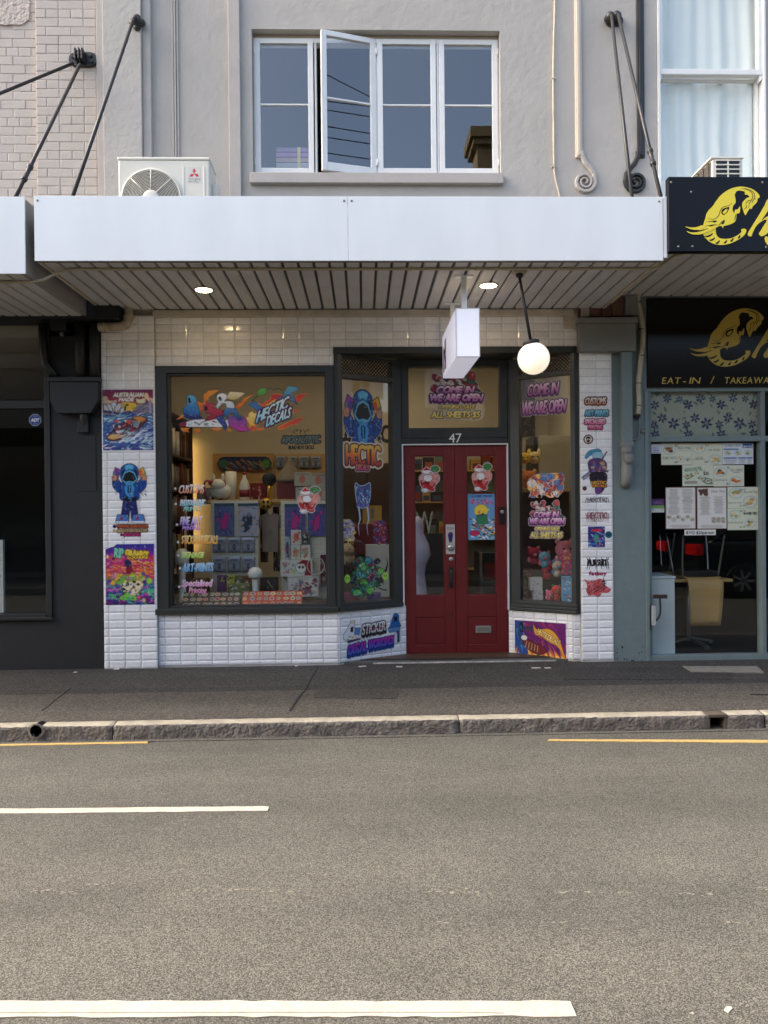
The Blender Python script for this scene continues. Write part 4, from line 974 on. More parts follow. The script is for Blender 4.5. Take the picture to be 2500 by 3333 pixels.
# gap between the two: dark wall side
rx0_ = PX(2171, 700, YA); rz0_, rz1_ = PZ(2300, 823, YA), PZ(2300, 582, YA)
awr = thing('awning', 'ribbed awning of the restaurant behind the black elephant sign', 'awning', (rx0_ + 2, YW, 3.5))
RZ = 3.565
mb = MB(); mb.box(ax1 + 0.004, rx0_ - 0.002, YA - 0.004, YA + 0.03, az0 + 0.02, rz0_ + 0.44); mb.build('edge_trim', m_fascia, awr, bevel=0.002)
mb = MB(); mb.box(ax1 + 0.003, ax1 + 0.05, YA + 0.031, YW - 0.1, az0 + 0.03, RZ + 0.04); mb.build('end_beam', m_cream, awr, bevel=0.003)
soffit(awr, ax1 + 0.05, ax1 + 5.5, YA + 0.031, YW - 0.03, RZ, 0.15)
mb = MB(); mb.box(ax1 + 0.05, ax1 + 5.5, YA + 0.031, YW, RZ + 0.25, RZ + 0.27); mb.build('roof_sheet', M('zinc_roof'), awr)
# black sign with the yellow elephant lettering
sgn = thing('fascia_sign', 'black restaurant fascia sign with yellow elephant head lettering', 'sign', (rx0_ + 1.5, YA, rz0_))
mb = MB(); mb.box(rx0_, rx0_ + 4.5, YA - 0.035, YA + 0.028, rz0_, rz1_); mb.build('sign_board', m_sign_black, sgn, bevel=0.002)
ZX, ZY = 2130, 540; zk = 1659 / 370.0
def from_zoom(pts): return [(ZX + a / zk, ZY + b / zk) for a, b in pts]
E_OUT = [(1240, 305), (1330, 312), (1420, 338), (1490, 385), (1528, 430), (1530, 462), (1505, 480), (1498, 520), (1470, 560), (1440, 585), (1412, 632), (1392, 622), (1360, 665), (1330, 718), (1310, 690), (1295, 640), (1280, 590), (1285, 540), (1310, 505), (1345, 470), (1385, 455), (1360, 425), (1322, 418), (1318, 380), (1270, 366), (1208, 366), (1170, 420), (1178, 470), (1182, 540), (1150, 580), (1138, 640), (1165, 690), (1180, 640), (1212, 640), (1245, 595), (1248, 640), (1238, 690), (1200, 700), (1192, 760), (1178, 810), (1130, 845), (1060, 868), (1010, 880), (998, 912), (975, 878), (900, 900), (895, 960), (905, 1010), (950, 1055), (1040, 1068), (1140, 1050), (1230, 1000), (1270, 965), (1268, 930), (1300, 918), (1335, 930), (1335, 970), (1290, 1030), (1200, 1090), (1100, 1135), (980, 1155), (870, 1140), (780, 1090), (725, 1020), (700, 960), (712, 870), (745, 760), (760, 700), (800, 640), (850, 590), (910, 500), (990, 410), (1110, 335)]
E_EYE = [(975, 690), (985, 640), (1030, 615), (1085, 600), (1095, 612), (1070, 670), (1030, 712), (995, 715)]
E_EYE_IN = [(1000, 680), (1020, 650), (1060, 630), (1062, 650), (1040, 690), (1010, 700)]
TUSK1 = [(445, 888), (520, 902), (600, 900), (700, 872), (695, 935), (600, 938), (520, 925)]
TUSK2 = [(465, 955), (540, 975), (640, 968), (760, 930), (850, 880), (940, 872), (880, 915), (780, 965), (680, 1000), (580, 1005), (510, 988)]
H_LET = [(1660, 480), (1590, 610), (1500, 760), (1400, 920), (1360, 995), (1375, 1022), (1412, 1028), (1440, 960), (1500, 860), (1600, 790), (1640, 800), (1560, 930), (1528, 985), (1545, 1022), (1580, 1025), (1640, 990), (1720, 900), (1800, 780), (1790, 730), (1720, 720), (1640, 740), (1560, 800), (1640, 680), (1720, 540), (1740, 480)]
A_LET = [(1610, 1050), (1640, 1030), (1680, 1080), (1720, 1120), (1720, 1180), (1660, 1160), (1620, 1110)]
LINES = [[(775, 765), (850, 782), (910, 752), (945, 705), (960, 650), (1010, 600), (1080, 582), (1130, 545)], [(760, 820), (830, 812), (870, 805), (910, 803)], [(735, 885), (800, 872), (870, 862), (940, 868), (965, 830), (1005, 800)], [(1190, 700), (1175, 760), (1168, 800)], [(1260, 332), (1360, 352), (1420, 400), (1432, 460), (1400, 520), (1380, 560), (1372, 620)], [(1300, 325), (1420, 370), (1460, 430), (1450, 500)], [(1330, 560), (1355, 520), (1400, 500)], [(1310, 640), (1340, 600), (1330, 570)], [(1420, 545), (1440, 500), (1480, 470)]]
TRUNK = [(735, 1028, 850, 990), (800, 1085, 880, 1050), (890, 1128, 950, 1090), (1010, 1122, 1055, 1085), (1105, 1095, 1150, 1055), (1215, 1050, 1248, 1010)]
def elephant(parent, base, mapf, ydeep, mat, dark, extra=True):
    def fr(x, y):
        p = mapf(x, y); return Vector((p.x, base, p.z))
    def shape(pts, smooth=True, holes=()):
        o = [(p.x, p.y) for p in cat_rom([(a, b, 0) for a, b in pts], 4)] if smooth else pts
        hs = [[(p.x, p.y) for p in cat_rom([(a, b, 0) for a, b in h], 4)] for h in holes]; return o, hs
    mb = MB(); o, hs = shape(E_OUT, True, [E_EYE]); flat_polys(mb, o, hs, fr, (0, -0.003, 0)); mb.build('elephant_letter', mat, parent)
    mb = MB(); o, hs = shape(E_EYE_IN); flat_polys(mb, o, hs, fr, (0, -0.003, 0)); mb.build('elephant_eye', mat, parent)
    for t in (TUSK1, TUSK2):
        mb = MB(); o, hs = shape(t); flat_polys(mb, o, hs, lambda x, y: fr(x, y) + Vector((0, -0.0042, 0)), (0, -0.002, 0)); mb.build('tusk', mat, parent)
    for t in (H_LET, A_LET):
        mb = MB(); o, hs = shape(t); flat_polys(mb, o, hs, fr, (0, -0.003, 0)); mb.build('letter', mat, parent)
    def stroke(pts, w):
        mb = MB(); c = cat_rom([(a, b, 0) for a, b in pts], 4, False); L = []; Rr = []
        for i, p in enumerate(c):
            t = (c[min(i + 1, len(c) - 1)] - c[max(i - 1, 0)]).normalized(); n = Vector((-t.y, t.x, 0)) * (w * (0.35 + 0.65 * math.sin(math.pi * min(1, (i + 0.6) / len(c)))))
            L.append(p + n); Rr.append(p - n)
        for i in range(len(c) - 1):
            q = [fr(p.x, p.y) + Vector((0, -0.0036, 0)) for p in (L[i], L[i + 1], Rr[i + 1], Rr[i])]; mb.add(q, [(0, 1, 2, 3)])
        mb.build('drawn_line', dark, parent)
    for l in LINES: stroke(l, 5)
    for a, b, c, d in TRUNK: stroke([(a, b), ((a * 2 + c) / 3, b + 2), ((a + 2 * c) / 3, (b + d) / 2 + 6), (c, d)], 13)
    stroke([(845, 815), (880, 818), (905, 805)], 10); stroke([(800, 884), (850, 872), (900, 866)], 9); stroke([(975, 850), (1000, 830), (1015, 790)], 16); stroke([(470, 950), (600, 962), (700, 945), (780, 912)], 7)
elephant(sgn, YA - 0.0355, lambda x, y: P(ZX + x / zk, ZY + y / zk, YA - 0.035), 0, m_yellow, m_sign_black)
for (a, b) in ((245, 240), (538, 382), (352, 1176), (558, 1174), (1578, 242), (1630, 1184)):
    p = P(ZX + a / zk, ZY + b / zk, YA - 0.035); mb = MB(); mb.lathe((p.x, YA - 0.035, p.z), [(0.009, 0), (0.008, 0.003), (0.001, 0.004)], (0, -1, 0), 10); mb.build('screw', m_fascia_edge, sgn)

# conduit under the soffits, with saddles
zc_ = az0 - 0.014
def cpt(px, py, z): return PH(px, py, z)
pts = [Vector((lx1 - 4, cpt(0, 920, lz0 - 0.012).y, lz0 - 0.012)), cpt(60, 919, lz0 - 0.012), cpt(112, 917, lz0 - 0.012)]
yc = cpt(900, 876, zc_).y; pts[0].y = pts[1].y = pts[2].y = yc
xa = cpt(220, 880, zc_).x; xz = cpt(2120, 858, zc_).x
pts = [(lx1 - 4, yc, lz0 - 0.012), (lx1 - 0.05, yc, lz0 - 0.012), (lx1 + 0.06, yc, lz0 + 0.005), (lx1 + 0.17, yc, zc_ - 0.03), (lx1 + 0.27, yc, zc_), (-0.5, yc, zc_), (1.2, yc, zc_), (ax1 - 0.12, yc, zc_), (ax1 + 0.02, yc, zc_ + 0.004), (ax1 + 0.16, yc, RZ - 0.035), (ax1 + 0.26, yc, RZ - 0.014), (ax1 + 4, yc, RZ - 0.014)]
cd = thing('conduit', 'thin cream electrical conduit running along under all the awnings', 'conduit', (0, yc, zc_))
mb = MB(); mb.tube(pts, 0.0115, 8); mb.build('pipe', m_conduit, cd)
for q in (433, 840, 1340, 1550, 1853, 2115):
    x = PX(q, 872, yc); mb = MB(); mb.box(x - 0.012, x + 0.012, yc - 0.022, yc + 0.022, zc_ + 0.004, zc_ + 0.0135); mb.lathe((x, yc, zc_), [(0.0135, -0.012), (0.0135, 0.012)], (1, 0, 0), 10); mb.build('saddle', m_conduit, cd)
# downlights
m_down = M('downlight_glow', (255, 236, 200), 0.5, emit=((255, 222, 170), 12.0))
for i, (px, py, z, lab) in enumerate(((663, 942, az0, 'lit round downlight in the soffit above the display window'), (1590, 928, az0, 'lit round downlight in the soffit beside the hanging light box'), (2498, 889, RZ, 'unlit round downlight in the restaurant soffit at the picture edge'))):
    p = PH(px, py, z - 0.004); t = thing('downlight', lab, 'light', p)
    mb = MB(); mb.lathe((p.x, p.y, z - 0.0015), [(0.076, 0.0), (0.086, 0.002), (0.086, 0.006), (0.070, 0.011), (0.070, 0.003)], (0, 0, -1), 28); mb.build('trim_ring', m_plastic_white, t)
    mb = MB(); mb.lathe((p.x, p.y, z - 0.0115), [(0.0695, 0.0), (0.060, 0.003), (0.001, 0.004)], (0, 0, -1), 28); mb.build('lens', m_down if i < 2 else m_plastic_white, t)
# pendant globe on a rod hanging askew
m_globe = M('opal_glass_glow', (255, 248, 232), 0.25, emit=((255, 236, 205), 0.15))
g = P(1737, 1167, 5.98); tp = PH(1701, 871, zc_ - 0.01); tp = Vector((tp.x, 5.98, zc_))
t = thing('pendant_light', 'lit white glass globe lamp hanging from a black rod', 'lamp', (g.x, 5.98, g.z))
ax_ = (tp - g).normalized()
mb = MB(); mb.box(tp.x - 0.05, tp.x + 0.05, tp.y - 0.04, tp.y + 0.04, zc_ - 0.02, az0 - 0.004); mb.build('ceiling_box', m_conduit, t, bevel=0.004)
mb = MB(); mb.lathe(tp + Vector((0, 0, -0.016)), [(0.030, 0.0), (0.028, -0.028), (0.012, -0.034)], (0, 0, 1), 14); mb.tube([tp + Vector((0, 0, -0.04)), g + ax_ * 0.145], 0.0125, 10); mb.build('rod', m_black_metal, t)
mb = MB(); mb.lathe(g + ax_ * 0.112, [(0.060, 0.0), (0.068, 0.006), (0.068, 0.028), (0.05, 0.036), (0.02, 0.042)], ax_, 24); mb.build('gallery_cap', m_black_metal, t)
mb = MB(); mb.sphere(g, 0.1290, 36, 20); mb.build('globe', m_globe, t)
# hanging light box sign
yb0, yb1 = 6.05, 7.06
a = P(1483, 1003, yb0); b = P(1562, 1161, yb0)
t = thing('light_box_sign', 'white backlit box sign hanging end on from the soffit over the doors', 'sign', ((a.x + b.x) / 2, yb0, b.z))
m_box = M('opal_acrylic', (236, 236, 240), 0.3, emit=((226, 226, 246), 0.09))
mb = MB(); mb.box(a.x, b.x, yb0, yb1, b.z, a.z); bxo = mb.build('sign_case', m_box, t, bevel=0.004)
mb = MB(); e = 0.007
for (x0, x1, z0, z1) in ((a.x - 0.002, a.x + e, b.z - 0.002, a.z + 0.002), (b.x - e, b.x + 0.002, b.z - 0.002, a.z + 0.002), (a.x + e, b.x - e, a.z - e, a.z + 0.002), (a.x + e, b.x - e, b.z - 0.002, b.z + e)): mb.box(x0, x1, yb0 - 0.004, yb0 + 0.010, z0, z1)
mb.build('edge_frame', m_white_paint, t, bevel=0.001)
for (yy, px) in ((6.14, 1513), (6.95, 1482)):
    x = (a.x + b.x) / 2 - 0.015
    mb = MB(); mb.box(x - 0.022, x + 0.022, yy - 0.022, yy + 0.022, a.z, az0 - 0.006); mb.box(x - 0.075, x + 0.075, yy - 0.03, yy + 0.03, az0 - 0.012, az0 - 0.0015); mb.build('hanger_post', m_fascia, t, bevel=0.002)
c = Canvas(yb1 - yb0 - 0.08, a.z - b.z - 0.06, (0, 0, 100, 36), 0.008)
c.poly([(3, 12), (12, 11), (12, 35), (3, 35)], (60, 40, 44)); c.poly([(16, 6), (27, 5), (26, 34), (17, 34)], (150, 44, 44)); c.scatter((4, 12, 26, 33), [(226, 220, 216), (90, 30, 34), (40, 34, 38)], 14, 1, 3, 4)
c.build('side_print', (a.x - 0.0016, yb1 - 0.04, a.z - 0.03), (0, -1, 0), DN, None, t)
c.build('side_print', (b.x + 0.0016, yb0 + 0.04, a.z - 0.03), (0, 1, 0), DN, None, t)

# ================================================================== awning tie rods
def rosette(mb, c, n=(0, -1, 0), s=1.0):
    c = Vector(c)
    for dx, dz in ((-0.042, 0), (0.042, 0), (0, 0.042), (0, -0.042)): mb.lathe(c + Vector((dx * s, 0.004, dz * s)), [(0.036 * s, 0), (0.034 * s, 0.022), (0.018 * s, 0.034), (0.001, 0.038)], n, 14)
    mb.lathe(c, [(0.048 * s, 0), (0.046 * s, 0.03), (0.024 * s, 0.055), (0.022 * s, 0.085), (0.001, 0.09)], n, 16)
def rod(top_px, bot_px, label, ytop, ybot, turn=None, anchor='rosette', r=0.0155, group='awning tie rods'):
    A = P(*top_px, ytop); B = P(*bot_px, ybot); d = (B - A).normalized(); B2 = B + d * 0.25
    t = thing('tie_rod', label, 'tie rod', A, group)
    mb = MB(); mb.tube([A + d * 0.02, B2], r, 10); mb.build('rod', m_black_metal, t)
    mb = MB()
    if anchor == 'rosette': rosette(mb, (A.x, YW - 0.002 - (0.075 if top_px[0] < 468 and top_px[0] > 343 else 0), A.z)); mb.build('wall_rosette', m_black_metal, t)
    elif anchor == 'eye':
        mb.lathe((A.x, YW - 0.02, A.z), [(0.046, 0), (0.044, 0.06), (0.02, 0.085), (0.001, 0.088)], (0, -1, 0), 16); mb.lathe((A.x + 0.03, YW - 0.001, A.z - 0.01), [(0.055, 0), (0.05, 0.02), (0.001, 0.024)], (0, -1, 0), 16); mb.build('wall_eye', m_black_metal, t)
    if turn:
        q0, q1 = turn; L = (B - A); f0, f1 = q0, q1
        a_, b_ = A + L * f0, A + L * f1; mb = MB(); mb.tube([a_, a_ + d * 0.03, a_ + d * 0.035, b_ - d * 0.035, b_ - d * 0.03, b_], [0.024, 0.026, 0.019, 0.019, 0.027, 0.022], 10); mb.build('turnbuckle', m_black_metal, t)
    return t
rod((437, 54), (234, 647), 'black tie rod from the rendered pier down behind the white fascia', YW - 0.17, 5.95)
rod((1990, 46), (2055, 624), 'steeper black tie rod of the pair above the scroll mouldings', YW - 0.10, 6.0, None, 'eye')
rod((2011, 44), (2146, 619), 'black tie rod with a turnbuckle, slanting down to the black sign', YW - 0.10, 5.95, (0.80, 0.88), 'eye')
rod((262, 206), (52, 639), 'black tie rod with a turnbuckle on the pale brick pier', YW - 0.10, 5.95, (0.80, 0.90), 'none')
A = P(238, 206, YW - 0.09); B = P(0, 304, 6.55); d = (B - A).normalized(); t = thing('tie_rod', 'black tie rod running off the picture edge from the brick pier', 'tie rod', A, 'awning tie rods'); mb = MB(); mb.tube([A, A + d * 3.2], 0.0145, 10); mb.build('rod', m_black_metal, t)
c_ = P(272, 196, YW - 0.01); t = thing('rod_bracket', 'black oval iron plate bolted to the brick pier, holding two rods', 'bracket', c_)
mb = MB(); w_, h_ = 0.137, 0.068; ov = [(c_.x - w_ + h_ + h_ * math.cos(q), c_.z + h_ * math.sin(q)) for q in np.linspace(math.pi / 2, 1.5 * math.pi, 9)] + [(c_.x + w_ - h_ + h_ * math.cos(q), c_.z + h_ * math.sin(q)) for q in np.linspace(-math.pi / 2, math.pi / 2, 9)]
mb.prism([(a, YW - 0.002, b) for a, b in ov], (0, -0.03, 0)); mb.build('plate', m_black_metal, t, bevel=0.005)
for dx, dz in ((-0.09, 0.02), (0.075, 0.03), (0.085, -0.025), (-0.05, -0.03)):
    mb = MB(); mb.lathe((c_.x + dx, YW - 0.032, c_.z + dz), [(0.018, 0), (0.018, 0.014), (0.001, 0.015)], (0, -1, 0), 6, False); mb.build('bolt', m_black_metal, t)
mb = MB()
for dx in (-0.045, -0.01, 0.02): mb.box(c_.x + dx - 0.008, c_.x + dx + 0.008, YW - 0.115, YW - 0.031, c_.z - 0.045, c_.z + 0.06)
mb.tube([(c_.x - 0.065, YW - 0.095, c_.z + 0.01), (c_.x + 0.04, YW - 0.095, c_.z + 0.01)], 0.013, 8); mb.build('clevis', m_black_metal, t, bevel=0.004)

# ================================================================== air conditioners on the awnings
YC = 6.55
a, b = P(384, 511, YC), P(681, 516, YC); zt = a.z; zb0 = 3.831
t = thing('air_conditioner', 'white air conditioner unit with round fan grille standing on the white awning', 'air conditioner', ((a.x + b.x) / 2, YC, zb0))
m_ac = M('ivory_enamel', (224, 220, 206), 0.45, var=(4, 0.03))
mb = MB(); mb.box(a.x, b.x, YC, YC + 0.30, zb0 + 0.06, zt - 0.025); case = mb.build('case', m_ac, t, bevel=0.012)
mb = MB(); mb.box(a.x - 0.006, b.x + 0.006, YC - 0.006, YC + 0.306, zt - 0.026, zt); mb.build('lid', m_ac, t, bevel=0.008)
for dx in (0.1, b.x - a.x - 0.16):
    mb = MB(); mb.box(a.x + dx, a.x + dx + 0.06, YC + 0.02, YC + 0.30, zb0, zb0 + 0.061); mb.build('foot', m_black_plastic, t)
mb = MB(); mb.box(b.x, b.x + 0.055, YC + 0.10, YC + 0.26, zb0 + 0.2, zt - 0.18); mb.build('valve_cover', m_ac, t, bevel=0.012)
fc = P(494, 648, YC); rad = 0.242
mb = MB(); n = 36
mb.lathe((fc.x, YC - 0.001, fc.z), [(rad + 0.004, 0.0), (rad - 0.006, 0.004), (rad - 0.010, -0.000)], (0, -1, 0), n); mb.build('fan_opening', M('fan_dark', (46, 46, 46), 0.7), t)
mb = MB()
for k in range(15):
    r_ = 0.072 + k * (rad - 0.075) / 14; pts = [(fc.x + r_ * math.cos(q), YC - 0.026 + 0.010 * (r_ / rad) ** 2, fc.z + r_ * math.sin(q)) for q in np.linspace(0, 2 * math.pi, 49)]
    mb.tube(pts, 0.0027, 5, caps=False)
for k in range(8):
    q = math.pi / 2 + k * math.pi / 4; mb.tube([(fc.x + 0.06 * math.cos(q), YC - 0.030, fc.z + 0.06 * math.sin(q)), (fc.x + (rad + 0.008) * math.cos(q), YC - 0.016, fc.z + (rad + 0.008) * math.sin(q))], 0.0042, 6)
mb.lathe((fc.x, YC - 0.024, fc.z), [(0.070, 0.0), (0.068, 0.008), (0.05, 0.012), (0.001, 0.014)], (0, -1, 0), 24)
pts = [(fc.x + (rad + 0.012) * math.cos(q), YC - 0.010, fc.z + (rad + 0.012) * math.sin(q)) for q in np.linspace(0, 2 * math.pi, 49)]; mb.tube(pts, 0.010, 6, caps=False)
mb.build('fan_guard', m_ac, t)
q0, q1 = P(612, 544, YC), P(654, 595, YC); cv = Canvas(q1.x - q0.x, q0.z - q1.z, (0, 0, 42, 51), 0.003, bg=(214, 210, 200))
def dia(cx, cy, a_): 
    s_, l_ = 5.0, 9.6; v = Vector((math.cos(a_), math.sin(a_))); n_ = Vector((-v.y, v.x)); e = Vector((cx, cy)) + v * l_; m_ = Vector((cx, cy)) + v * l_ / 2
    cv.poly([(cx, cy), tuple(m_ + n_ * 3.0), tuple(e), tuple(m_ - n_ * 3.0)], (196, 24, 52))
for k in range(3): dia(20.5, 22, -math.pi / 2 + k * 2 * math.pi / 3)
cv.poly([(20.5, 3), (26, 12.5), (20.5, 22), (15, 12.5)], (196, 24, 52)); cv.poly([(20.5, 22), (31.5, 22), (37, 31.5), (26, 31.5)], (196, 24, 52)); cv.poly([(20.5, 22), (9.5, 22), (4, 31.5), (15, 31.5)], (196, 24, 52))
cv.text('MITSUBISHI', (2, 36, 40, 42), (40, 36, 40)); cv.text('ELECTRIC', (2, 44, 35, 50), (40, 36, 40)); cv.build('maker_badge', (q0.x, YC - 0.0015, q0.z), EX, DN, None, t)
mb = MB(); mb.box(P(594, 542, YC).x, P(600, 542, YC).x, YC - 0.004, YC + 0.001, zb0 + 0.25, P(597, 542, YC).z); mb.box(P(662, 542, YC).x, P(667, 542, YC).x, YC - 0.004, YC + 0.001, zb0 + 0.25, P(664, 542, YC).z); mb.build('pressed_rib', m_ac, t, bevel=0.002)
YC2 = 6.25
a, b = P(2315, 511, YC2), P(2417, 511, YC2); zb0 = 3.83; zt = a.z; dp = 0.85
t = thing('air_conditioner', 'air conditioner end with slotted vent and dark finned side, behind the black sign', 'air conditioner', ((a.x + b.x) / 2, YC2, zb0))
mb = MB(); mb.box(a.x + 0.012, b.x, YC2 + 0.002, YC2 + dp, zb0, zt - 0.015); mb.build('case', m_ac, t, bevel=0.004)
mb = MB(); mb.box(a.x - 0.008, b.x + 0.008, YC2 - 0.008, YC2 + dp, zt - 0.014, zt); mb.build('lid', m_ac, t, bevel=0.004)
mb = MB(); v0, v1 = P(2331, 523, YC2), P(2406, 523, YC2); mb.box(v0.x, v1.x, YC2 - 0.003, YC2 + 0.001, zb0 + 0.05, v0.z); mb.build('vent_void', m_black_plastic, t)
mb = MB(); mm_ = (v0.x + v1.x) / 2; mb.box(mm_ - 0.006, mm_ + 0.006, YC2 - 0.010, YC2 - 0.0032, zb0 + 0.05, v0.z)
for k in range(18):
    z = v0.z - k * 0.038
    if z > zb0 + 0.06: mb.box(v0.x - 0.004, v1.x + 0.004, YC2 - 0.011, YC2 - 0.0034, z - 0.005, z + 0.005)
mb.build('vent_bars', m_ac, t, bevel=0.001)
mb = MB(); mb.box(a.x + 0.006, a.x + 0.0115, YC2 + 0.03, YC2 + dp - 0.02, zb0 + 0.02, zt - 0.03); mb.build('fin_block', M('dark_fins', (70, 66, 62), 0.7), t)
for k in range(8):
    y = YC2 + 0.05 + k * 0.098; mb = MB(); mb.box(a.x - 0.002, a.x + 0.0055, y, y + 0.016, zb0 + 0.02, zt - 0.03); mb.build('fin', M('dark_fins'), t)
# grey cable running up the wall
t = thing('cable', 'thin cream cable running up the grey wall beside the scroll moulding', 'cable', P(1802, 629, YW - 0.01))
mb = MB(); mb.tube(cat_rom([P(q[0], q[1], YW - 0.016) for q in ((1826, 680), (1820, 629), (1810, 590), (1804, 543), (1802, 400), (1801, 250), (1803, 120), (1806, 0), (1808, -400))], 5, False), 0.0095, 8); mb.build('sheath', m_cream, t)
for py in (256, 543):
    p = P(1802.5, py, YW - 0.01); mb = MB(); mb.box(p.x - 0.022, p.x + 0.016, YW - 0.028, YW - 0.0005, p.z - 0.006, p.z + 0.006); mb.build('clip', m_cream, t, bevel=0.001)

# ================================================================== brick building on one side
XB = PX(317, 300) - 0.006
bb = thing('brick_building', 'pale painted brick building beside the grey shop, above the black shopfront', 'building', (XB - 3, YW, 0))
xs1 = PX(118, 300)
mb = MB(); mb.box(xs1, XB, YW, YW + 0.35, 3.2, TOP + 0.4); mb.box(XB - 7, xs1, YW + 0.05, YW + 0.35, 3.2, TOP + 0.4); mb.build('wall', m_brick_mortar, bb)
BW, BH = 0.236, 0.0845
_BM = {}
def brick_mesh(w):
    k = round(w, 3)
    if k in _BM: return _BM[k]
    mb = MB(); a, b = w / 2 - 0.002, BH / 2 - 0.002
    vs = [(sx * a, 0.006, sz * b) for sx, sz in ((-1, -1), (1, -1), (1, 1), (-1, 1))] + [(sx * a, -0.002, sz * b) for sx, sz in ((-1, -1), (1, -1), (1, 1), (-1, 1))] + [(sx * (a - 0.007), -0.0045, sz * (b - 0.006)) for sx, sz in ((-1, -1), (1, -1), (1, 1), (-1, 1))]
    fs = [(8, 9, 10, 11)]
    for i in range(4):
        j = (i + 1) % 4; fs += [(i, j, j + 4, i + 4), (i + 4, j + 4, j + 8, i + 8)]
    mb.add(vs, fs); _BM[k] = mb.mesh('brick', m_brick, (0, 0, 0)); return _BM[k]
rgb_ = random.Random(4)
def bricks(x0, x1, z0, z1, y, phase, skip=None):
    z = z0; r_ = 0
    while z < z1:
        hdr = (r_ % 4 == 3); bw = BW * (0.5 if hdr else 1.0); x = x1 - (0.0 if (r_ + phase) % 2 else bw / 2)
        first = True
        edges = [x1] if x < x1 - 0.01 else []
        cur = x1; nxt = x if x < x1 - 0.01 else x1 - bw
        while cur > x0 + 0.03:
            a = max(nxt, x0)
            if cur - a > 0.03 and not (skip and skip(a, cur, z)):
                place('brick', brick_mesh(round((cur - a) / 0.004) * 0.004), ((a + cur) / 2, y + rgb_.uniform(-0.0015, 0.0015), z + BH / 2), bb, Quaternion((0, 0, 1), rgb_.gauss(0, 0.006)))
            cur = nxt; nxt = cur - bw
        z += BH; r_ += 1
bricks(xs1, XB, 3.62, 6.62, YW, 0)
bricks(XB - 1.55, xs1 - 0.002, 3.62, 6.62, YW + 0.05, 1, lambda a, b, z: z > PZ(60, 72) - 0.05 and b < xs1 - 0.07)
mb = MB(); pz_ = PZ(60, 72)
mb.prism([(p.x, YW + 0.05, p.y) for p in ragged([(xs1 - 0.075, 6.7, 0), (xs1 - 0.075, pz_ + 0.05, 0), (xs1 - 0.14, pz_, 0), (XB - 1.6, pz_, 0), (XB - 1.6, 6.7, 0)], 0.008, 0.05, 3)], (0, -0.016, 0)); mb.build('render_patch', M('rough_render', (190, 178, 168), 0.9, bump=(26, 0.9, 0.03), var=(9, 0.05)), bb, bevel=0.003)
mb = MB(); mb.box(XB - 7, XB, YW + 0.35, 14, 3.2, TOP); mb.build('rear_block', m_brick_mortar, bb)
# ------------------------------------------------------------------ black shop below
xk = PX(335, 1600, YP) - 0.004; xw = PX(161, 1600)
ks = thing('black_shop', 'black painted shopfront with dark window at the picture edge', 'shop', (xw - 1.5, YW, 0))
mb = MB(); zs = PZ(80, 1997); zt_ = PZ(80, 1056); mb.box(xw, xk, YW, YW + 0.3, -0.01, 3.6); mb.box(xw - 5, xw, YW, YW + 0.3, -0.01, zs - 0.02); mb.box(xw - 5, xw, YW, YW + 0.3, zt_ + 0.05, 3.6); mb.build('wall', m_black_wall, ks)
mb = MB(); tzm0, tzm1 = PZ(80, 1330), PZ(80, 1304)
mb.box(xw - 0.035, xw + 0.02, YW - 0.02, YW + 0.08, zs - 0.03, zt_ + 0.05); mb.box(xw - 5, xw - 0.035, YW - 0.015, YW + 0.08, tzm0, tzm1); mb.box(xw - 5, xw - 0.035, YW - 0.015, YW + 0.08, zt_, zt_ + 0.06); mb.box(xw - 5, xw - 0.035, YW - 0.03, YW + 0.08, zs - 0.045, zs); mb.box(xw - 5, xw + 0.03, YW - 0.045, YW - 0.031, zs - 0.06, zs - 0.03)
f = mb.build('window_frame', m_black_trim, ks, bevel=0.004)
mb = MB(); mb.box(xw - 5, xw - 0.03, YW + 0.03, YW + 0.036, zs, tzm0); mb.build('pane', m_glass_dark, f)
mb = MB(); mb.box(xw - 5, xw - 0.03, YW + 0.03, YW + 0.036, tzm1, zt_); mb.build('pane', m_glass_dark, f)
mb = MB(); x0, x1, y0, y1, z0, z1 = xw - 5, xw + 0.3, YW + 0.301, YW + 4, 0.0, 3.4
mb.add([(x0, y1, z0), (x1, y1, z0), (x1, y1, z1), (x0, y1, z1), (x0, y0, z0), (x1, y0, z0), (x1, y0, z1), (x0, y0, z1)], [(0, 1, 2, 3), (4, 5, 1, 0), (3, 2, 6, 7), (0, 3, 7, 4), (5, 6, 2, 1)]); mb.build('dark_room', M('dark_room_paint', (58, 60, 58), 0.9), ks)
# corbelled box on the pier and pipes above it
a, b = P(165, 1244, YW - 0.1), P(322, 1345, YW - 0.1); z2 = PZ(200, 1304, YW - 0.1)
mb = MB(); mb.prism([(a.x, YW - 0.12, a.z), (b.x, YW - 0.12, a.z), (b.x, YW - 0.12, z2), (PX(298, 1345, YW - 0.1), YW - 0.12, b.z), (PX(190, 1345, YW - 0.1), YW - 0.12, b.z), (a.x, YW - 0.12, z2)], (0, 0.119, 0)); mb.build('rainwater_head', m_black_trim, ks, bevel=0.005)
mb = MB(); mb.box(a.x - 0.015, b.x + 0.012, YW - 0.135, YW - 0.002, a.z + 0.001, a.z + 0.045); mb.build('rainwater_lip', m_black_trim, ks, bevel=0.005)
for q, r_ in ((262, 0.05), (308, 0.045)):
    x = PX(q, 1130, YW - 0.06); mb = MB(); mb.tube([(x, YW - 0.062, a.z + 0.046), (x, YW - 0.062, 3.32)], r_, 14); mb.build('down_pipe', m_black_trim, ks)
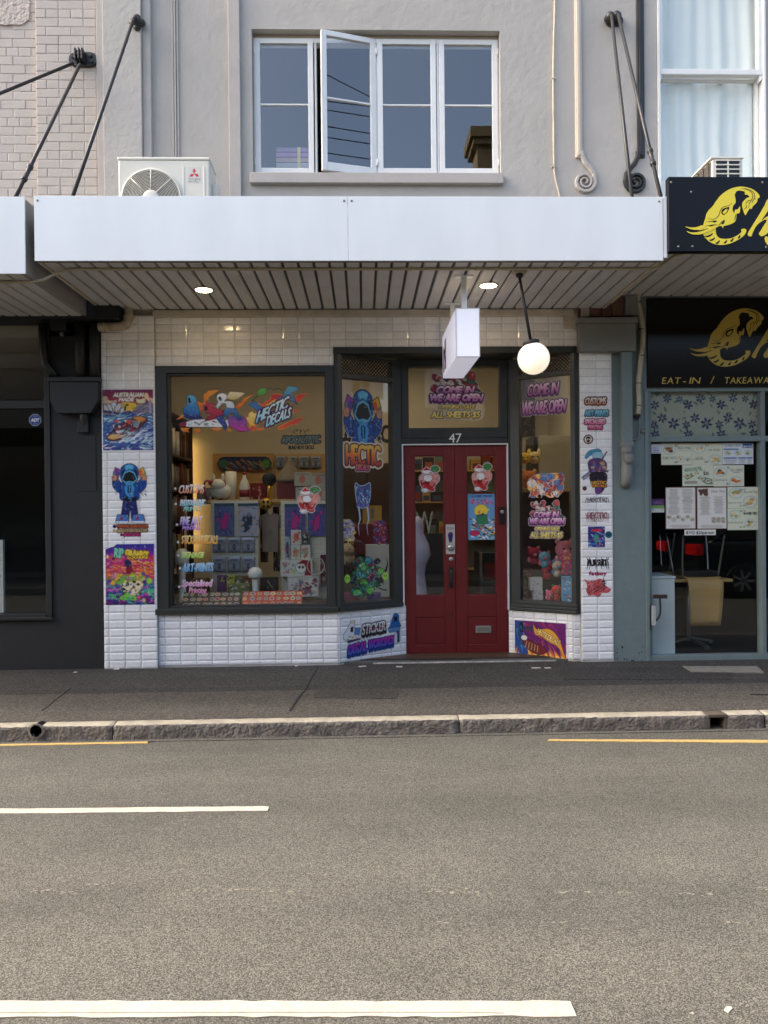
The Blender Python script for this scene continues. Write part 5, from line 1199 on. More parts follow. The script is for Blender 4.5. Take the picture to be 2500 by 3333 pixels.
mb = MB(); q0 = P(140, 1050, YW - 0.03); mb.tube([(q0.x, YW - 0.05, 3.3), (PX(147, 1130, YW), YW - 0.05, PZ(147, 1130)), (PX(155, 1190), YW - 0.05, PZ(155, 1190)), (PX(190, 1225), YW - 0.05, a.z + 0.06)], 0.035, 10); mb.build('curved_pipe', m_black_trim, ks)
mb = MB(); c0, c1 = P(172, 1032, YW - 0.05), P(225, 1080, YW - 0.05); mb.box(c0.x, c1.x, YW - 0.12, YW - 0.001, c1.z, c0.z); mb.build('sensor_box', m_black_plastic, ks, bevel=0.004)
mb = MB(); cc = P(202, 1087, YW - 0.06); mb.lathe((cc.x, YW - 0.06, cc.z + 0.02), [(0.022, 0.0), (0.022, 0.03), (0.012, 0.045), (0.001, 0.046)], (0, 0, -1), 12); mb.build('sensor_eye', M('grey_lens', (90, 92, 96), 0.3), ks)
mb = MB(); x = PX(277, 1375, YW - 0.03); mb.tube([(x, YW - 0.05, b.z), (x, YW - 0.05, b.z - 0.05), (x, YW - 0.02, b.z - 0.10)], 0.04, 12); mb.box(PX(260, 1400), PX(294, 1400), YW - 0.06, YW - 0.001, PZ(277, 1409), PZ(277, 1372)); mb.build('outlet_pipe', m_black_trim, ks, bevel=0.003)
mb = MB(); mb.box(PX(243, 1500), PX(313, 1500), YW - 0.006, YW - 0.0005, PZ(278, 1599), PZ(278, 1420)); mb.build('access_panel', m_black_wall, ks, bevel=0.002)
mb = MB(); p0, p1 = P(0, 1757, 7.5), P(20, 1993, 7.5); mb.box(p1.x - 0.6, p1.x, 7.45, 7.49, PZ(10, 1995, 7.45), p0.z); mb.build('white_board', m_plastic_white, None, 0.002, 'white board standing inside the dark window of the black shop', 'board')
# alarm sticker
cv = wall_canvas(95, 1348, 134, 1386, YW + 0.0275, (0, 0, 40, 40), 0.003)
cv.poly([(12, 0), (28, 0), (40, 12), (40, 28), (28, 40), (12, 40), (0, 28), (0, 12)], (196, 204, 226)); cv.poly([(12.6, 1.5), (27.4, 1.5), (38.5, 12.6), (38.5, 27.4), (27.4, 38.5), (12.6, 38.5), (1.5, 27.4), (1.5, 12.6)], (38, 62, 148)); cv.text('ADT', (6.5, 14, 33.5, 26), (236, 238, 244), bold=0.8, gap=0.02); cv.line([(12, 7), (28, 7)], 1.6, (180, 190, 220)); cv.line([(13, 33), (27, 33)], 1.6, (180, 190, 220))
stick(cv, 'sticker', 'blue eight sided ADT alarm sticker on the dark window of the black shop', 'sticker')
# grimy pipe elbow at the tile pier top
t = thing('pipe_elbow', 'grimy cream pipe elbow at the top of the tiled pier under the soffit', 'pipe', P(370, 1060, YP))
mb = MB(); mb.tube(cat_rom([P(q[0], q[1], YP - 0.05) for q in ((322, 1064), (350, 1064), (385, 1063), (405, 1058), (416, 1045), (418, 1020), (418, 1000))], 4, False), 0.043, 14); mb.build('bend', M('grimy_cream', (178, 164, 142), 0.7, var=(14, 0.25), bump=(40, 0.2, 0.003)), t)
mb = MB(); mb.lathe(P(418, 1032, YP - 0.05), [(0.048, -0.02), (0.050, -0.015), (0.050, 0.015), (0.048, 0.02)], (0, 0, 1), 16); mb.lathe(P(340, 1064, YP - 0.05), [(0.047, -0.012), (0.047, 0.012)], (1, 0, 0), 16); mb.build('collar', M('grimy_cream'), t)
mb = MB(); q0, q1 = P(342, 1020, YP - 0.01), P(390, 1045, YP - 0.01); mb.box(q0.x, q1.x, YP - 0.05, YP - 0.009, q1.z, q0.z); mb.build('wall_block', M('grimy_cream'), t, bevel=0.003)

# ================================================================== right hand building: sash window over a restaurant
XR2 = XR + 0.004
rb = thing('restaurant_building', 'building with tall white sash window above the restaurant shopfront', 'building', (XR2 + 3, YW, 3.5))
ux0, ux1 = XR2, PX(2492, 300)
mb = MB(); uz0 = 3.75; mb.box(ux1, ux1 + 5, YW + 0.02, YW + 0.3, 3.5, TOP); mb.box(ux0, ux1, YW + 0.02, YW + 0.3, 6.9, TOP); mb.build('wall', M('warm_render', (186, 172, 162), 0.85, bump=(14, 0.4, 0.01)), rb)
YS = YW + 0.03
mb = MB(); g0, g1 = PX(2155, 300, YS), PX(2464, 300, YS); zm0, zm1 = PZ(2310, 249, YS), PZ(2310, 231, YS)
mb.box(ux0 + 0.001, PX(2145, 300, YS), YS - 0.045, YS + 0.1, 3.75, 6.9); mb.box(PX(2478, 300, YS), ux1 - 0.001, YS - 0.045, YS + 0.1, 3.75, 6.9); fr_ = mb.build('window_frame', m_white_paint, rb, bevel=0.004)
mb = MB(); mb.box(PX(2145.5, 300, YS), g0, YS - 0.03, YS + 0.04, zm1, 6.9); mb.box(g1, PX(2477.5, 300, YS), YS - 0.03, YS + 0.04, zm1, 6.9); mb.box(PX(2145.5, 240, YS), PX(2477.5, 240, YS), YS - 0.035, YS + 0.04, zm0, zm1 - 0.001)
for sx0, sx1 in ((PX(2145.5, 260, YS), PX(2151, 260, YS)), (PX(2468, 260, YS), PX(2477.5, 260, YS))): mb.prism([(sx0, YS - 0.028, zm0), (sx1, YS - 0.028, zm0), (sx1, YS - 0.028, zm0 - 0.02), ((sx0 + sx1) / 2, YS - 0.028, zm0 - 0.055), (sx0, YS - 0.028, zm0 - 0.06)], (0, 0.06, 0))
us = mb.build('upper_sash', m_white_paint, rb, bevel=0.004)
mb = MB(); mb.box(g0, g1, YS, YS + 0.005, zm1, 6.9); mb.build('pane', m_glass, us)
mb = MB(); mb.box(PX(2145.5, 400, YS), PX(2151, 400, YS + 0.045), YS + 0.041, YS + 0.09, 3.75, zm0 - 0.001); mb.box(PX(2467, 400, YS), PX(2477.5, 400, YS), YS + 0.041, YS + 0.09, 3.75, zm0 - 0.001); mb.box(PX(2151, 400, YS + 0.045), PX(2467, 400, YS), YS + 0.041, YS + 0.09, zm0 - 0.02, zm0 - 0.001); mb.box(PX(2151, 400, YS + 0.045), PX(2467, 400, YS), YS + 0.041, YS + 0.09, 3.75, PZ(2310, 578, YS)); ls_ = mb.build('lower_sash', m_white_paint, rb, bevel=0.004)
mb = MB(); mb.box(PX(2150, 400, YS + 0.045), PX(2467, 400, YS), YS + 0.06, YS + 0.065, PZ(2310, 580, YS), zm0 - 0.018); mb.build('pane', m_glass, ls_)
# curtain
mb = MB(); mb.smooth = True; n = 140; vs = []; cx0, cx1 = ux0 + 0.02, ux1 - 0.02; yc_ = YS + 0.115
for i in range(n + 1):
    x = cx0 + (cx1 - cx0) * i / n; w_ = 0.026 * math.sin(x * 19) + 0.014 * math.sin(x * 43 + 1) + 0.012 * mnoise.noise(Vector((x * 7, 0, 0)))
    for z in (3.7, 4.4, 5.2, 6.0, 6.9): vs.append((x + 0.02 * math.sin(z * 3 + x * 4), yc_ + w_ * (0.7 + 0.3 * math.sin(z * 1.7)), z))
mb.add(vs, [(i * 5 + k, (i + 1) * 5 + k, (i + 1) * 5 + k + 1, i * 5 + k + 1) for i in range(n) for k in range(4)])
mb.build('curtain', m_curtain, None, 0, 'white net curtain hanging behind the tall sash window', 'curtain')
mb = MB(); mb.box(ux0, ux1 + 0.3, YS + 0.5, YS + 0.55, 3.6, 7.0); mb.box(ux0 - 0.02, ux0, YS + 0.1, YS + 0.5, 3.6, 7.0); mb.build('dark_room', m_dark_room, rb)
mb = MB(); mb.box(XR2, XR2 + 6, YW + 0.6, 14, 3.6, TOP); mb.build('rear_block', m_brick_mortar, rb)
# ------------------------------------------------------------------ restaurant shopfront
rs = thing('restaurant_shopfront', 'grey green restaurant shopfront with dark glass, pier and patterned panel', 'shopfront', (PX(2300, 2100), YW, 0))
qx0, qx1 = PX(1999, 1700, YP), PX(2106, 1700)
mb = MB(); mb.box(pr1 + 0.003, qx1, YW - 0.03, YW + 0.3, -0.01, 3.56); mb.build('pier', m_teal, rs, bevel=0.006)
mb = MB(); mb.box(qx1 - 0.03, qx1 + 0.008, YW - 0.042, YW - 0.0305, 0.0, PZ(2100, 1270)); mb.build('pier_bead', m_teal, rs, bevel=0.004)
mb = MB()
def zz(py): return PZ(2300, py)
qe = qx1 + 4.5; vx0, vx1 = PX(2475, 1700), PX(2490, 1700)
mb.box(qx1, qe, YW - 0.02, YW + 0.08, zz(1275), zz(1259)); mb.box(qx1, qe, YW - 0.015, YW + 0.08, zz(1437), zz(1420)); mb.box(qx1, qe, YW - 0.03, YW + 0.09, zz(2152), zz(2131)); mb.box(qx1, PX(2119, 1700), YW - 0.018, YW + 0.08, zz(2131), zz(1437)); mb.box(qx1, PX(2117, 1350), YW - 0.018, YW + 0.08, zz(1420), zz(1275)); mb.box(vx0, vx1, YW - 0.018, YW + 0.08, zz(2131), zz(1437)); mb.box(vx0, vx1, YW - 0.018, YW + 0.08, zz(1420), zz(1275)); mb.box(qx1, qe, YW - 0.03, YW + 0.2, zz(972), 3.57)
rf = mb.build('window_frame', m_teal, rs, bevel=0.004)
mb = MB(); mb.box(PX(2117, 1700), vx0 + 0.005, YW + 0.04, YW + 0.046, zz(2133), zz(1435)); mb.build('pane', m_glass_dark, rf)
mb = MB(); mb.box(vx1 - 0.005, qe, YW + 0.04, YW + 0.046, zz(2133), zz(1435)); mb.build('pane', m_glass_dark, rf)
mb = MB(); mb.box(PX(2115, 1350), vx0 + 0.005, YW + 0.04, YW + 0.046, zz(1421), zz(1274)); mb.build('pane', m_glass, rf)
mb = MB(); mb.box(vx1, qe, YW + 0.04, YW + 0.046, zz(1421), zz(1274)); mb.build('pane', m_glass, rf)
mb = MB(); mb.box(qx1, qe, YW - 0.02, YW + 0.25, -0.01, zz(2153)); mb.build('plinth', M('chipped_plinth', (150, 136, 124), 0.9, bump=(40, 0.8, 0.012), var=(14, 0.2)), rs, bevel=0.004)
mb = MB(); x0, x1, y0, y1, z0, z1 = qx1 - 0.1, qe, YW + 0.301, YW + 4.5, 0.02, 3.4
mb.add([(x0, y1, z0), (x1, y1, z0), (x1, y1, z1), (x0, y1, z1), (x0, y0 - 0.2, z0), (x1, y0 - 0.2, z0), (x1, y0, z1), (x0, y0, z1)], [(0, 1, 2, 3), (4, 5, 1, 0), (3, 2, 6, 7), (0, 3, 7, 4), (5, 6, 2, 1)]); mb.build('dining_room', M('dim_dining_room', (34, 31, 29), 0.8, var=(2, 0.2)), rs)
mb = MB(); mb.box(qx1, qe, YW + 0.1, YW + 0.3, zz(1268), 3.5); mb.build('bulkhead', m_black_wall, rs)
# gutter box, bare bricks, downpipe on the pier
YX = YW - 0.13
a, b = P(1886, 1052, YX), P(2071, 1142, YX)
gb = thing('gutter_box', 'grey painted rainwater box above the narrow tiled pier, with its down pipe', 'rainwater box', ((a.x + b.x) / 2, YX, b.z))
mb = MB(); mb.box(a.x, b.x, YX, YW - 0.032, b.z, a.z); mb.build('box', m_teal_box, gb, bevel=0.005)
mb = MB(); mb.box(a.x - 0.012, b.x + 0.014, YX - 0.016, YW - 0.032, a.z + 0.0005, PZ(1980, 1034, YX)); mb.build('box_lip', m_teal_box, gb, bevel=0.004)
mb = MB(); x0, x1 = PX(2024, 1290, YX + 0.03), PX(2058, 1290, YX + 0.03); z1, z0 = b.z - 0.001, PZ(2040, 1437, YX + 0.03); mb.box(x0, x1, YX + 0.02, YW - 0.031, z0, z1); mb.build('square_down_pipe', m_teal, gb, bevel=0.006)
mb = MB(); mb.box(x0 - 0.005, x1 + 0.005, YX + 0.014, YW - 0.031, PZ(2040, 1452, YX), z0 + 0.001); mb.build('pipe_collar', m_teal_box, gb, bevel=0.003)
xc, yc2 = (x0 + x1) / 2, YX + 0.055; zA = PZ(2040, 1452, YX)
mb = MB(); zs_ = [PZ(2040, q, YX) for q in (1452, 1472, 1474, 1515, 1520, 1545, 1565, 1580)]
mb.tube([(xc, yc2, zs_[0]), (xc, yc2, zs_[1]), (xc, yc2, zs_[2]), (xc, yc2, zs_[3]), (xc, yc2, zs_[4]), (xc, yc2, zs_[5]), (xc, yc2 + 0.012, zs_[6]), (xc, yc2 + 0.05, zs_[7])], [0.054, 0.054, 0.049, 0.049, 0.054, 0.053, 0.051, 0.045], 18); mb.build('round_down_pipe', m_teal_box, gb)
k = P(2043, 1492, YX - 0.02); mb = MB(); mb.lathe((xc, yc2 - 0.03, k.z), [(0.044, 0), (0.044, 0.03), (0.05, 0.032), (0.05, 0.045), (0.02, 0.05), (0.001, 0.0505)], (0, -1, 0), 20); mb.build('inspection_cap', m_teal_box, gb)
mb = MB(); mb.box(PX(2026, 990), PX(2066, 990), YW - 0.09, YW - 0.031, PZ(2040, 1033), 3.56); mb.build('down_pipe', m_teal_box, gb, bevel=0.006)
for i, (p0, p1, q0, q1) in enumerate(((1888, 1914, 990, 1034), (1916, 1950, 1002, 1034), (1952, 1986, 1000, 1034), (1988, 2024, 968, 1034))):
    mb = MB(); mb.box(PX(p0, 1015), PX(p1, 1015), YW - 0.05 - 0.006 * (i % 2), YW + 0.1, PZ(1950, q1), PZ(1950, q0)); mb.build('bare_brick', m_old_brick if i else m_cream, gb, bevel=0.004)
mb = MB(); mb.box(pr0, pr1 + 0.02, YW - 0.02, YW + 0.3, PZ(1940, 1143, YP) + 0.001, 3.5); mb.build('rough_backing', m_old_brick, gb)
# insulated refrigerant pipe with ties
t = thing('wrapped_pipe', 'wavy cream wrapped pipe with black ties on the grey green pier', 'pipe', P(2085, 1350, YW - 0.06))
pw = [P(q[0], q[1], YW - 0.065) for q in ((2073, 950), (2076, 985), (2086, 1030), (2091, 1075), (2091, 1120), (2087, 1160), (2083, 1200), (2078, 1250), (2079, 1300), (2079, 1325), (2076, 1348))]
mb = MB(); mb.tube(cat_rom(pw, 6, False), 0.026, 10); mb.build('wrapping', M('pipe_wrap', (188, 178, 154), 0.75, bump=(60, 0.3, 0.004), var=(14, 0.12)), t)
for q in ((2077, 984), (2087, 1072), (2088, 1158), (2078, 1248), (2079, 1320)):
    p = P(q[0] + 1, q[1], YW - 0.065); mb = MB(); mb.lathe(p, [(0.0285, -0.004), (0.0285, 0.004)], (0.05, 0, 1), 12); mb.build('cable_tie', m_black_plastic, t)
mb = MB(); mb.tube(cat_rom([P(q[0], q[1], YW - 0.05) for q in ((2080, 1345), (2082, 1370), (2081, 1410), (2074, 1428), (2058, 1432))], 5, False), 0.0095, 8); mb.build('drain_hose', m_teal_box, t)
mb = MB(); mb.tube(cat_rom([P(q[0], q[1], YW - 0.06) for q in ((2064, 1352), (2072, 1362), (2082, 1352), (2078, 1344))], 4, False), 0.012, 8); mb.build('black_tail', m_black_plastic, t)
mb = MB(); p = P(2091, 1404, YW - 0.03); mb.lathe((p.x, YW - 0.031, p.z), [(0.02, 0), (0.02, 0.02), (0.001, 0.025)], (0, -1, 0), 12); mb.build('bell_push', m_teal_box, rs)
# scuffs and chips on the pier
rg = random.Random(9)
mchip = M('bare_chip', (58, 60, 58), 0.9)
for k in range(26):
    px, py = rg.uniform(2008, 2112), 2165 - abs(rg.gauss(0, 38)); p = P(px, py, YW - 0.0312); r_ = rg.uniform(0.003, 0.012)
    mb = MB(); mb.prism([(p.x + r_ * rg.uniform(0.4, 1.2) * math.cos(q), YW - 0.0301, p.z + r_ * rg.uniform(0.4, 1.5) * math.sin(q)) for q in np.linspace(0, 6.28, 7, endpoint=False)], (0, -0.0016, 0)); mb.build('paint_chip', mchip, rs)
# banner with the gold elephant
bn = thing('shop_banner', 'black restaurant banner with gold elephant lettering reading eat-in takeaway', 'sign', (PX(2350, 1260), YW, zz(1259)))
mb = MB(); mb.box(qx1 + 0.002, qe, YW - 0.045, YW - 0.021, zz(1262), zz(974)); mb.build('banner_board', M('glossy_black_banner', (26, 21, 17), 0.16, spec=0.25, bump=(1.8, 0.12, 0.02)), bn, bevel=0.002)
elephant(bn, YW - 0.0455, lambda x, y: P(ZX + 13.6 + x / zk, ZY + 396 + y / zk, YW - 0.045), 0, m_gold, M('glossy_black_banner'))
mb = MB(); zt0 = PZ(2250, 1249, YW - 0.046); hh = PZ(2250, 1228, YW - 0.046) - zt0
for s_, p0, p1 in (('EAT', 2154, 2213), ('-', 2222, 2231), ('IN', 2243, 2277), ('/', 2312, 2322), ('TAKEAWAY', 2357, 2522)):
    x0, x1 = PX(p0, 1240, YW - 0.046), PX(p1, 1240, YW - 0.046); mesh_text(mb, s_, x0, zt0 + (0 if s_ != '-' else 0.0), hh * (1.15 if s_ == '/' else 1), YW - 0.0455, 0.16, 0.10, 0.002, x1 - x0, False)
mb.build('lettering', m_gold, bn)
# ------------------------------------------------------------------ things in and on the restaurant window
cv = wall_canvas(2117, 1275, 2474, 1420, YW + 0.05, None, 0.004, bg=(176, 176, 160)); rg = random.Random(21)
def flower(cx, cy, r_):
    for k in range(6):
        q = k * math.pi / 3 + 0.3; cv.ell(cx + r_ * 0.62 * math.cos(q), cy + r_ * 0.62 * math.sin(q), r_ * 0.42, r_ * 0.21, (44, 48, 96), q)
    cv.ell(cx, cy, r_ * 0.12, None, (110, 110, 120))
def leafy(cx, cy, r_, q): cv.ell(cx, cy, r_, r_ * 0.45, (96, 128, 112), q)
for k in range(4):
    bx_ = 2117 + k * 107
    for _ in range(16): leafy(bx_ + rg.uniform(0, 107), rg.uniform(1277, 1418), rg.uniform(4, 9), rg.uniform(0, 3.1))
    for _ in range(5):
        x, y = bx_ + rg.uniform(0, 100), rg.uniform(1280, 1410); cv.line([(x, y), (x + rg.uniform(-18, 18), y + rg.uniform(-14, 14)), (x + rg.uniform(-28, 28), y + rg.uniform(-24, 24))], 1.0, (140, 140, 126))
    for dx, dy, r_ in ((15, 43, 15), (55, 21, 15), (95, 24, 12), (38, 85, 16), (75, 103, 19), (10, 107, 14), (15, 137, 15), (123, 42, 16)): flower(bx_ + dx, 1275 + dy, r_)
stick(cv, 'window_film', 'panel of fabric film with dark blue flowers above the menu window', 'window film')
YMN = YW + 0.0375
def menu(x0, y0, x1, y1, label, bg, draw, cat='menu', name='menu_sheet', dy=0.0):
    cv = wall_canvas(x0, y0, x1, y1, YMN + dy, None, 0.0034, bg=bg); draw(cv); return stick(cv, name, label, cat, 'menu sheets taped inside the restaurant window')
def dish(c, x, y, rx, ry, food, plate=(176, 196, 190)):
    c.ell(x, y, rx, ry, plate); c.ell(x, y, rx * 0.82, ry * 0.8, (214, 218, 206))
    rg = random.Random(int(x * 3 + y))
    for k in range(9): c.ell(x + rg.uniform(-0.45, 0.45) * rx, y + rg.uniform(-0.4, 0.4) * ry, rx * 0.28, ry * 0.26, rg.choice(food))
CURRY = [(150, 96, 52), (196, 140, 70), (110, 70, 44), (204, 120, 60)]; GREEN = [(96, 128, 72), (150, 160, 96), (216, 206, 160), (176, 150, 92)]; PALE = [(226, 208, 160), (204, 180, 120), (190, 160, 104)]
BR = (52, 48, 44)
def lines(c, x0, y0, x1, y1, n, col=(120, 116, 108), seed=1):
    rg = random.Random(seed)
    for k in range(n):
        y = y0 + (y1 - y0) * (k + 0.5) / n; w = (x1 - x0) * rg.uniform(0.6, 1.0); xm = (x0 + x1) / 2; c.line([(xm - w / 2, y), (xm + w / 2, y)], (y1 - y0) / n * 0.42, col)
def d1_(c): dish(c, 2179, 1464, 22, 16, CURRY); c.text('MOO PING', (2206, 1454, 2249, 1463), BR); c.line([(2207, 1467), (2249, 1467)], 1, BR); c.text('CURRY ROTI', (2157, 1486, 2202, 1495), BR); dish(c, 2216, 1494, 14, 10, PALE); dish(c, 2240, 1495, 11, 9, GREEN); c.text('$10', (2197, 1448, 2208, 1454), BR); c.text('$15', (2195, 1501, 2207, 1507), BR)
menu(2152, 1443, 2252, 1513, 'cream menu sheet with moo ping and curry roti dishes', (216, 216, 192), d1_)
def d2_(c): dish(c, 2276, 1462, 20, 14, PALE); c.text('SAI KROK', (2306, 1461, 2344, 1468), BR); c.text('$14', (2296, 1447, 2308, 1453), BR); c.text('Lad na', (2264, 1483, 2288, 1493), BR); c.line([(2256, 1495), (2294, 1495)], 1, BR); dish(c, 2328, 1495, 22, 15, PALE); c.text('$18', (2293, 1499, 2305, 1506), BR)
menu(2252.5, 1443, 2352, 1513, 'cream menu sheet with lad na noodles between curry roti and combo deal', (212, 214, 190), d2_)
def d3_(c):
    c.text('COMBO DEAL', (2357, 1446, 2414, 1454), (70, 84, 110)); c.poly([(2417, 1443), (2450, 1443), (2450, 1458), (2417, 1458)], (64, 96, 150)); c.text('$14.90', (2420, 1450, 2448, 1456), (230, 232, 236)); c.poly([(2355, 1460), (2404, 1460), (2404, 1464), (2355, 1464)], (96, 124, 170))
    for x in (2369, 2402, 2435): dish(c, x, 1474, 11, 9, GREEN)
    for x0, x1 in ((2356, 2399), (2402, 2428), (2430, 2449)): c.poly([(x0, 1488), (x1, 1488), (x1, 1493), (x0, 1493)], (96, 124, 170)); lines(c, x0, 1495, x1, 1509, 4, (150, 152, 156), x0)
menu(2352.5, 1442, 2452, 1511, 'white and blue combo deal menu sheet', (214, 218, 220), d3_)
def d4_(c): c.text('PAPAYA POK POK', (2229, 1521, 2284, 1533), (104, 150, 128), rot=-0.12, bold=0.4); c.text('Salad', (2276, 1526, 2294, 1534), (104, 150, 128)); c.text('$26', (2290, 1535, 2307, 1546), (60, 72, 66), bold=0.5); c.poly([(2224, 1550), (2268, 1532), (2277, 1541), (2236, 1562)], (128, 150, 84)); dish(c, 2238, 1548, 10, 7, CURRY); dish(c, 2262, 1541, 10, 7, PALE); c.poly([(2269, 1556), (2280, 1549), (2318, 1560), (2320, 1577), (2300, 1577)], (110, 136, 100)); dish(c, 2285, 1558, 9, 7, GREEN); dish(c, 2305, 1566, 10, 7, CURRY); lines(c, 2226, 1565, 2272, 1575, 3, BR, 5)
menu(2221, 1513.5, 2322, 1582, 'menu sheet with papaya pok pok salad', (214, 216, 194), d4_)
def d5_(c): dish(c, 2346, 1536, 22, 15, CURRY); c.text('GAI YANG', (2377, 1525, 2417, 1534), BR); c.text('$15', (2367, 1519, 2376, 1525), BR); lines(c, 2380, 1535, 2414, 1539, 1, BR, 3); c.text('CHICKEN SATAY', (2324, 1559, 2369, 1566), BR); dish(c, 2395, 1565, 22, 15, [(206, 120, 56), (226, 150, 70), (190, 96, 44)]); c.text('$12', (2364, 1571, 2375, 1578), BR)
menu(2322.5, 1514, 2422, 1583, 'menu sheet with gai yang and chicken satay', (214, 216, 196), d5_)
def big(c, x0, y0, x1, y1, seed, head):
    c.poly([(x0, y0), (x1, y0), (x1, y1), (x0, y1)], (128, 92, 84)); c.poly([(x0 + 2, y0 + 3), (x1 - 2, y0 + 3), (x1 - 2, y1 - 2), (x0 + 2, y1 - 2)], (222, 220, 214))
    m_ = (x0 + x1) / 2; yy = y0 + 6
    if head: c.scatter((x0 + 8, y0 + 10, x0 + 34, y0 + 24), [(96, 70, 54), (70, 52, 44)], 7, 5, 9, seed); c.text('Dinner Menu', (m_ - 2, y0 + 9, x1 - 6, y0 + 18), (90, 84, 80), shear=0.2); yy = y0 + 30
    lines(c, x0 + 8, yy, m_ - 3, y0 + 90, 20, (150, 140, 128), seed); lines(c, m_ + 4, yy, x1 - 8, y0 + 86, 18, (150, 140, 128), seed + 1)
    rg = random.Random(seed)
    for k in range(6): dish(c, (x0 + 12 + 15 * k) if not head else (m_ + 6 + 15 * (k % 3)), y0 + 98 + 8 * (k % 2) + (6 if head else 0), 7, 6, rg.choice([CURRY, GREEN]), (90, 96, 90))
    lines(c, x0 + 6, y1 - 14, x1 - 6, y1 - 4, 4, (160, 152, 142), seed + 3)
menu(2166, 1585, 2265, 1722, 'tall menu page of small print in a brown frame, next to the purple card', (128, 92, 84), lambda c: big(c, 2166, 1585, 2265, 1722, 4, False), dy=-0.001)
menu(2268, 1585, 2366, 1722, 'tall dinner menu page with a dark emblem in a brown frame', (128, 92, 84), lambda c: big(c, 2268, 1585, 2366, 1722, 8, True), dy=-0.001)
def d6_(c): dish(c, 2395, 1605, 24, 18, GREEN); c.text('Kao Gai Tod', (2422, 1597, 2465, 1605), BR); c.text('$16.90', (2408, 1590, 2428, 1596), BR); dish(c, 2442, 1633, 24, 20, PALE); c.text('Kao Ka Moo', (2372, 1633, 2414, 1639), BR); c.text('$17.90', (2407, 1643, 2426, 1649), BR)
menu(2368, 1585, 2468, 1654, 'cream menu sheet with kao gai tod', (216, 218, 196), d6_)
def d7_(c): dish(c, 2392, 1675, 19, 15, GREEN); c.text('BAMEE PED', (2421, 1667, 2465, 1675), BR, bold=0.4); c.text('$16.90', (2408, 1660, 2428, 1666), BR); dish(c, 2441, 1704, 18, 16, GREEN); c.text('BAMEE MOO KROB', (2371, 1698, 2418, 1704), BR); c.text('$16.90', (2407, 1712, 2426, 1718), BR)
menu(2368, 1654.5, 2468, 1725, 'cream menu sheet with bamee ped', (212, 216, 192), d7_)
menu(2228, 1724, 2330, 1742, 'white strip notice reading BYO $2/person', (222, 222, 216), lambda c: c.text('BYO $2/person', (2234, 1729, 2324, 1738), (60, 62, 66), bold=0.5), 'notice', 'notice_strip', -0.003)
def d8_(c): c.poly([(2120, 1645), (2162, 1645), (2162, 1655), (2120, 1655)], (120, 168, 90)); c.poly([(2120, 1655), (2162, 1655), (2162, 1668), (2120, 1668)], (214, 214, 206)); lines(c, 2125, 1632, 2158, 1640, 2, (150, 120, 160)); c.ell(2127, 1659, 2, 2, BR); c.ell(2156, 1659, 2, 2, BR)
menu(2120, 1624, 2162, 1668, 'small purple and green card low beside the tall menu', (92, 58, 110), d8_, 'card', 'window_card')
def d9_(c): lines(c, 2124, 1454, 2148, 1464, 4, (120, 120, 160)); lines(c, 2122, 1465, 2150, 1474, 2, (70, 76, 130))
menu(2120, 1445, 2151.5, 1476, 'small white opening hours note at the corner of the menu window', (214, 214, 222), d9_, 'note', 'window_note')
# white cabinet
a, b = P(2120, 1877, 7.28), P(2198, 2133, 7.28); fl = 0.03
t = thing('cabinet', 'white cabinet standing just inside the restaurant window', 'cabinet', ((a.x + b.x) / 2, 7.6, fl))
mb = MB(); mb.box(a.x - 0.03, b.x, 7.28, 7.7, fl, a.z - 0.02); mb.build('carcass', M('white_laminate', (214, 222, 224), 0.5, var=(5, 0.03)), t, bevel=0.004)
mb = MB(); mb.box(a.x - 0.03, b.x + 0.008, 7.27, 7.71, a.z - 0.0195, a.z + 0.004); mb.build('cabinet_top', M('white_laminate'), t, bevel=0.004)
# table and upturned chair
YT = 7.56
def tpt(px, py): return P(px, py, YT)
ta_, tb_ = tpt(2195, 1887), tpt(2386, 1893); tcx = tpt(2276, 1900).x; ttz = ta_.z
t = thing('cafe_table', 'cafe table with pale timber top and steel pedestal inside the restaurant', 'table', (tcx, YT + 0.3, fl))
mb = MB(); mb.box(ta_.x, tb_.x, YT, YT + 0.6, ttz - 0.028, ttz); mb.build('table_top', m_plywood, t, bevel=0.004)
mb = MB(); mb.tube([(tcx, YT + 0.25, fl + 0.05), (tcx, YT + 0.25, ttz - 0.03)], 0.024, 14); mb.build('pedestal', m_steel, t)
for k in range(4):
    q = k * math.pi / 2 + 0.25; e = Vector((math.cos(q), math.sin(q), 0)); c0 = Vector((tcx, YT + 0.25, fl + 0.09)); c1 = c0 + e * 0.29 + Vector((0, 0, -0.055)); s_ = Vector((-e.y, e.x, 0))
    mb = MB(); mb.prism([c0 + s_ * 0.035, c0 - s_ * 0.035, c1 - s_ * 0.022, c1 + s_ * 0.022], (0, 0, -0.022)); mb.lathe(c1 - Vector((0, 0, 0.022)) - e * 0.02, [(0.018, 0), (0.018, -0.013)], (0, 0, 1), 10); mb.build('foot', M('cast_steel', (120, 122, 122), 0.4, metal=0.7), t, bevel=0.003)
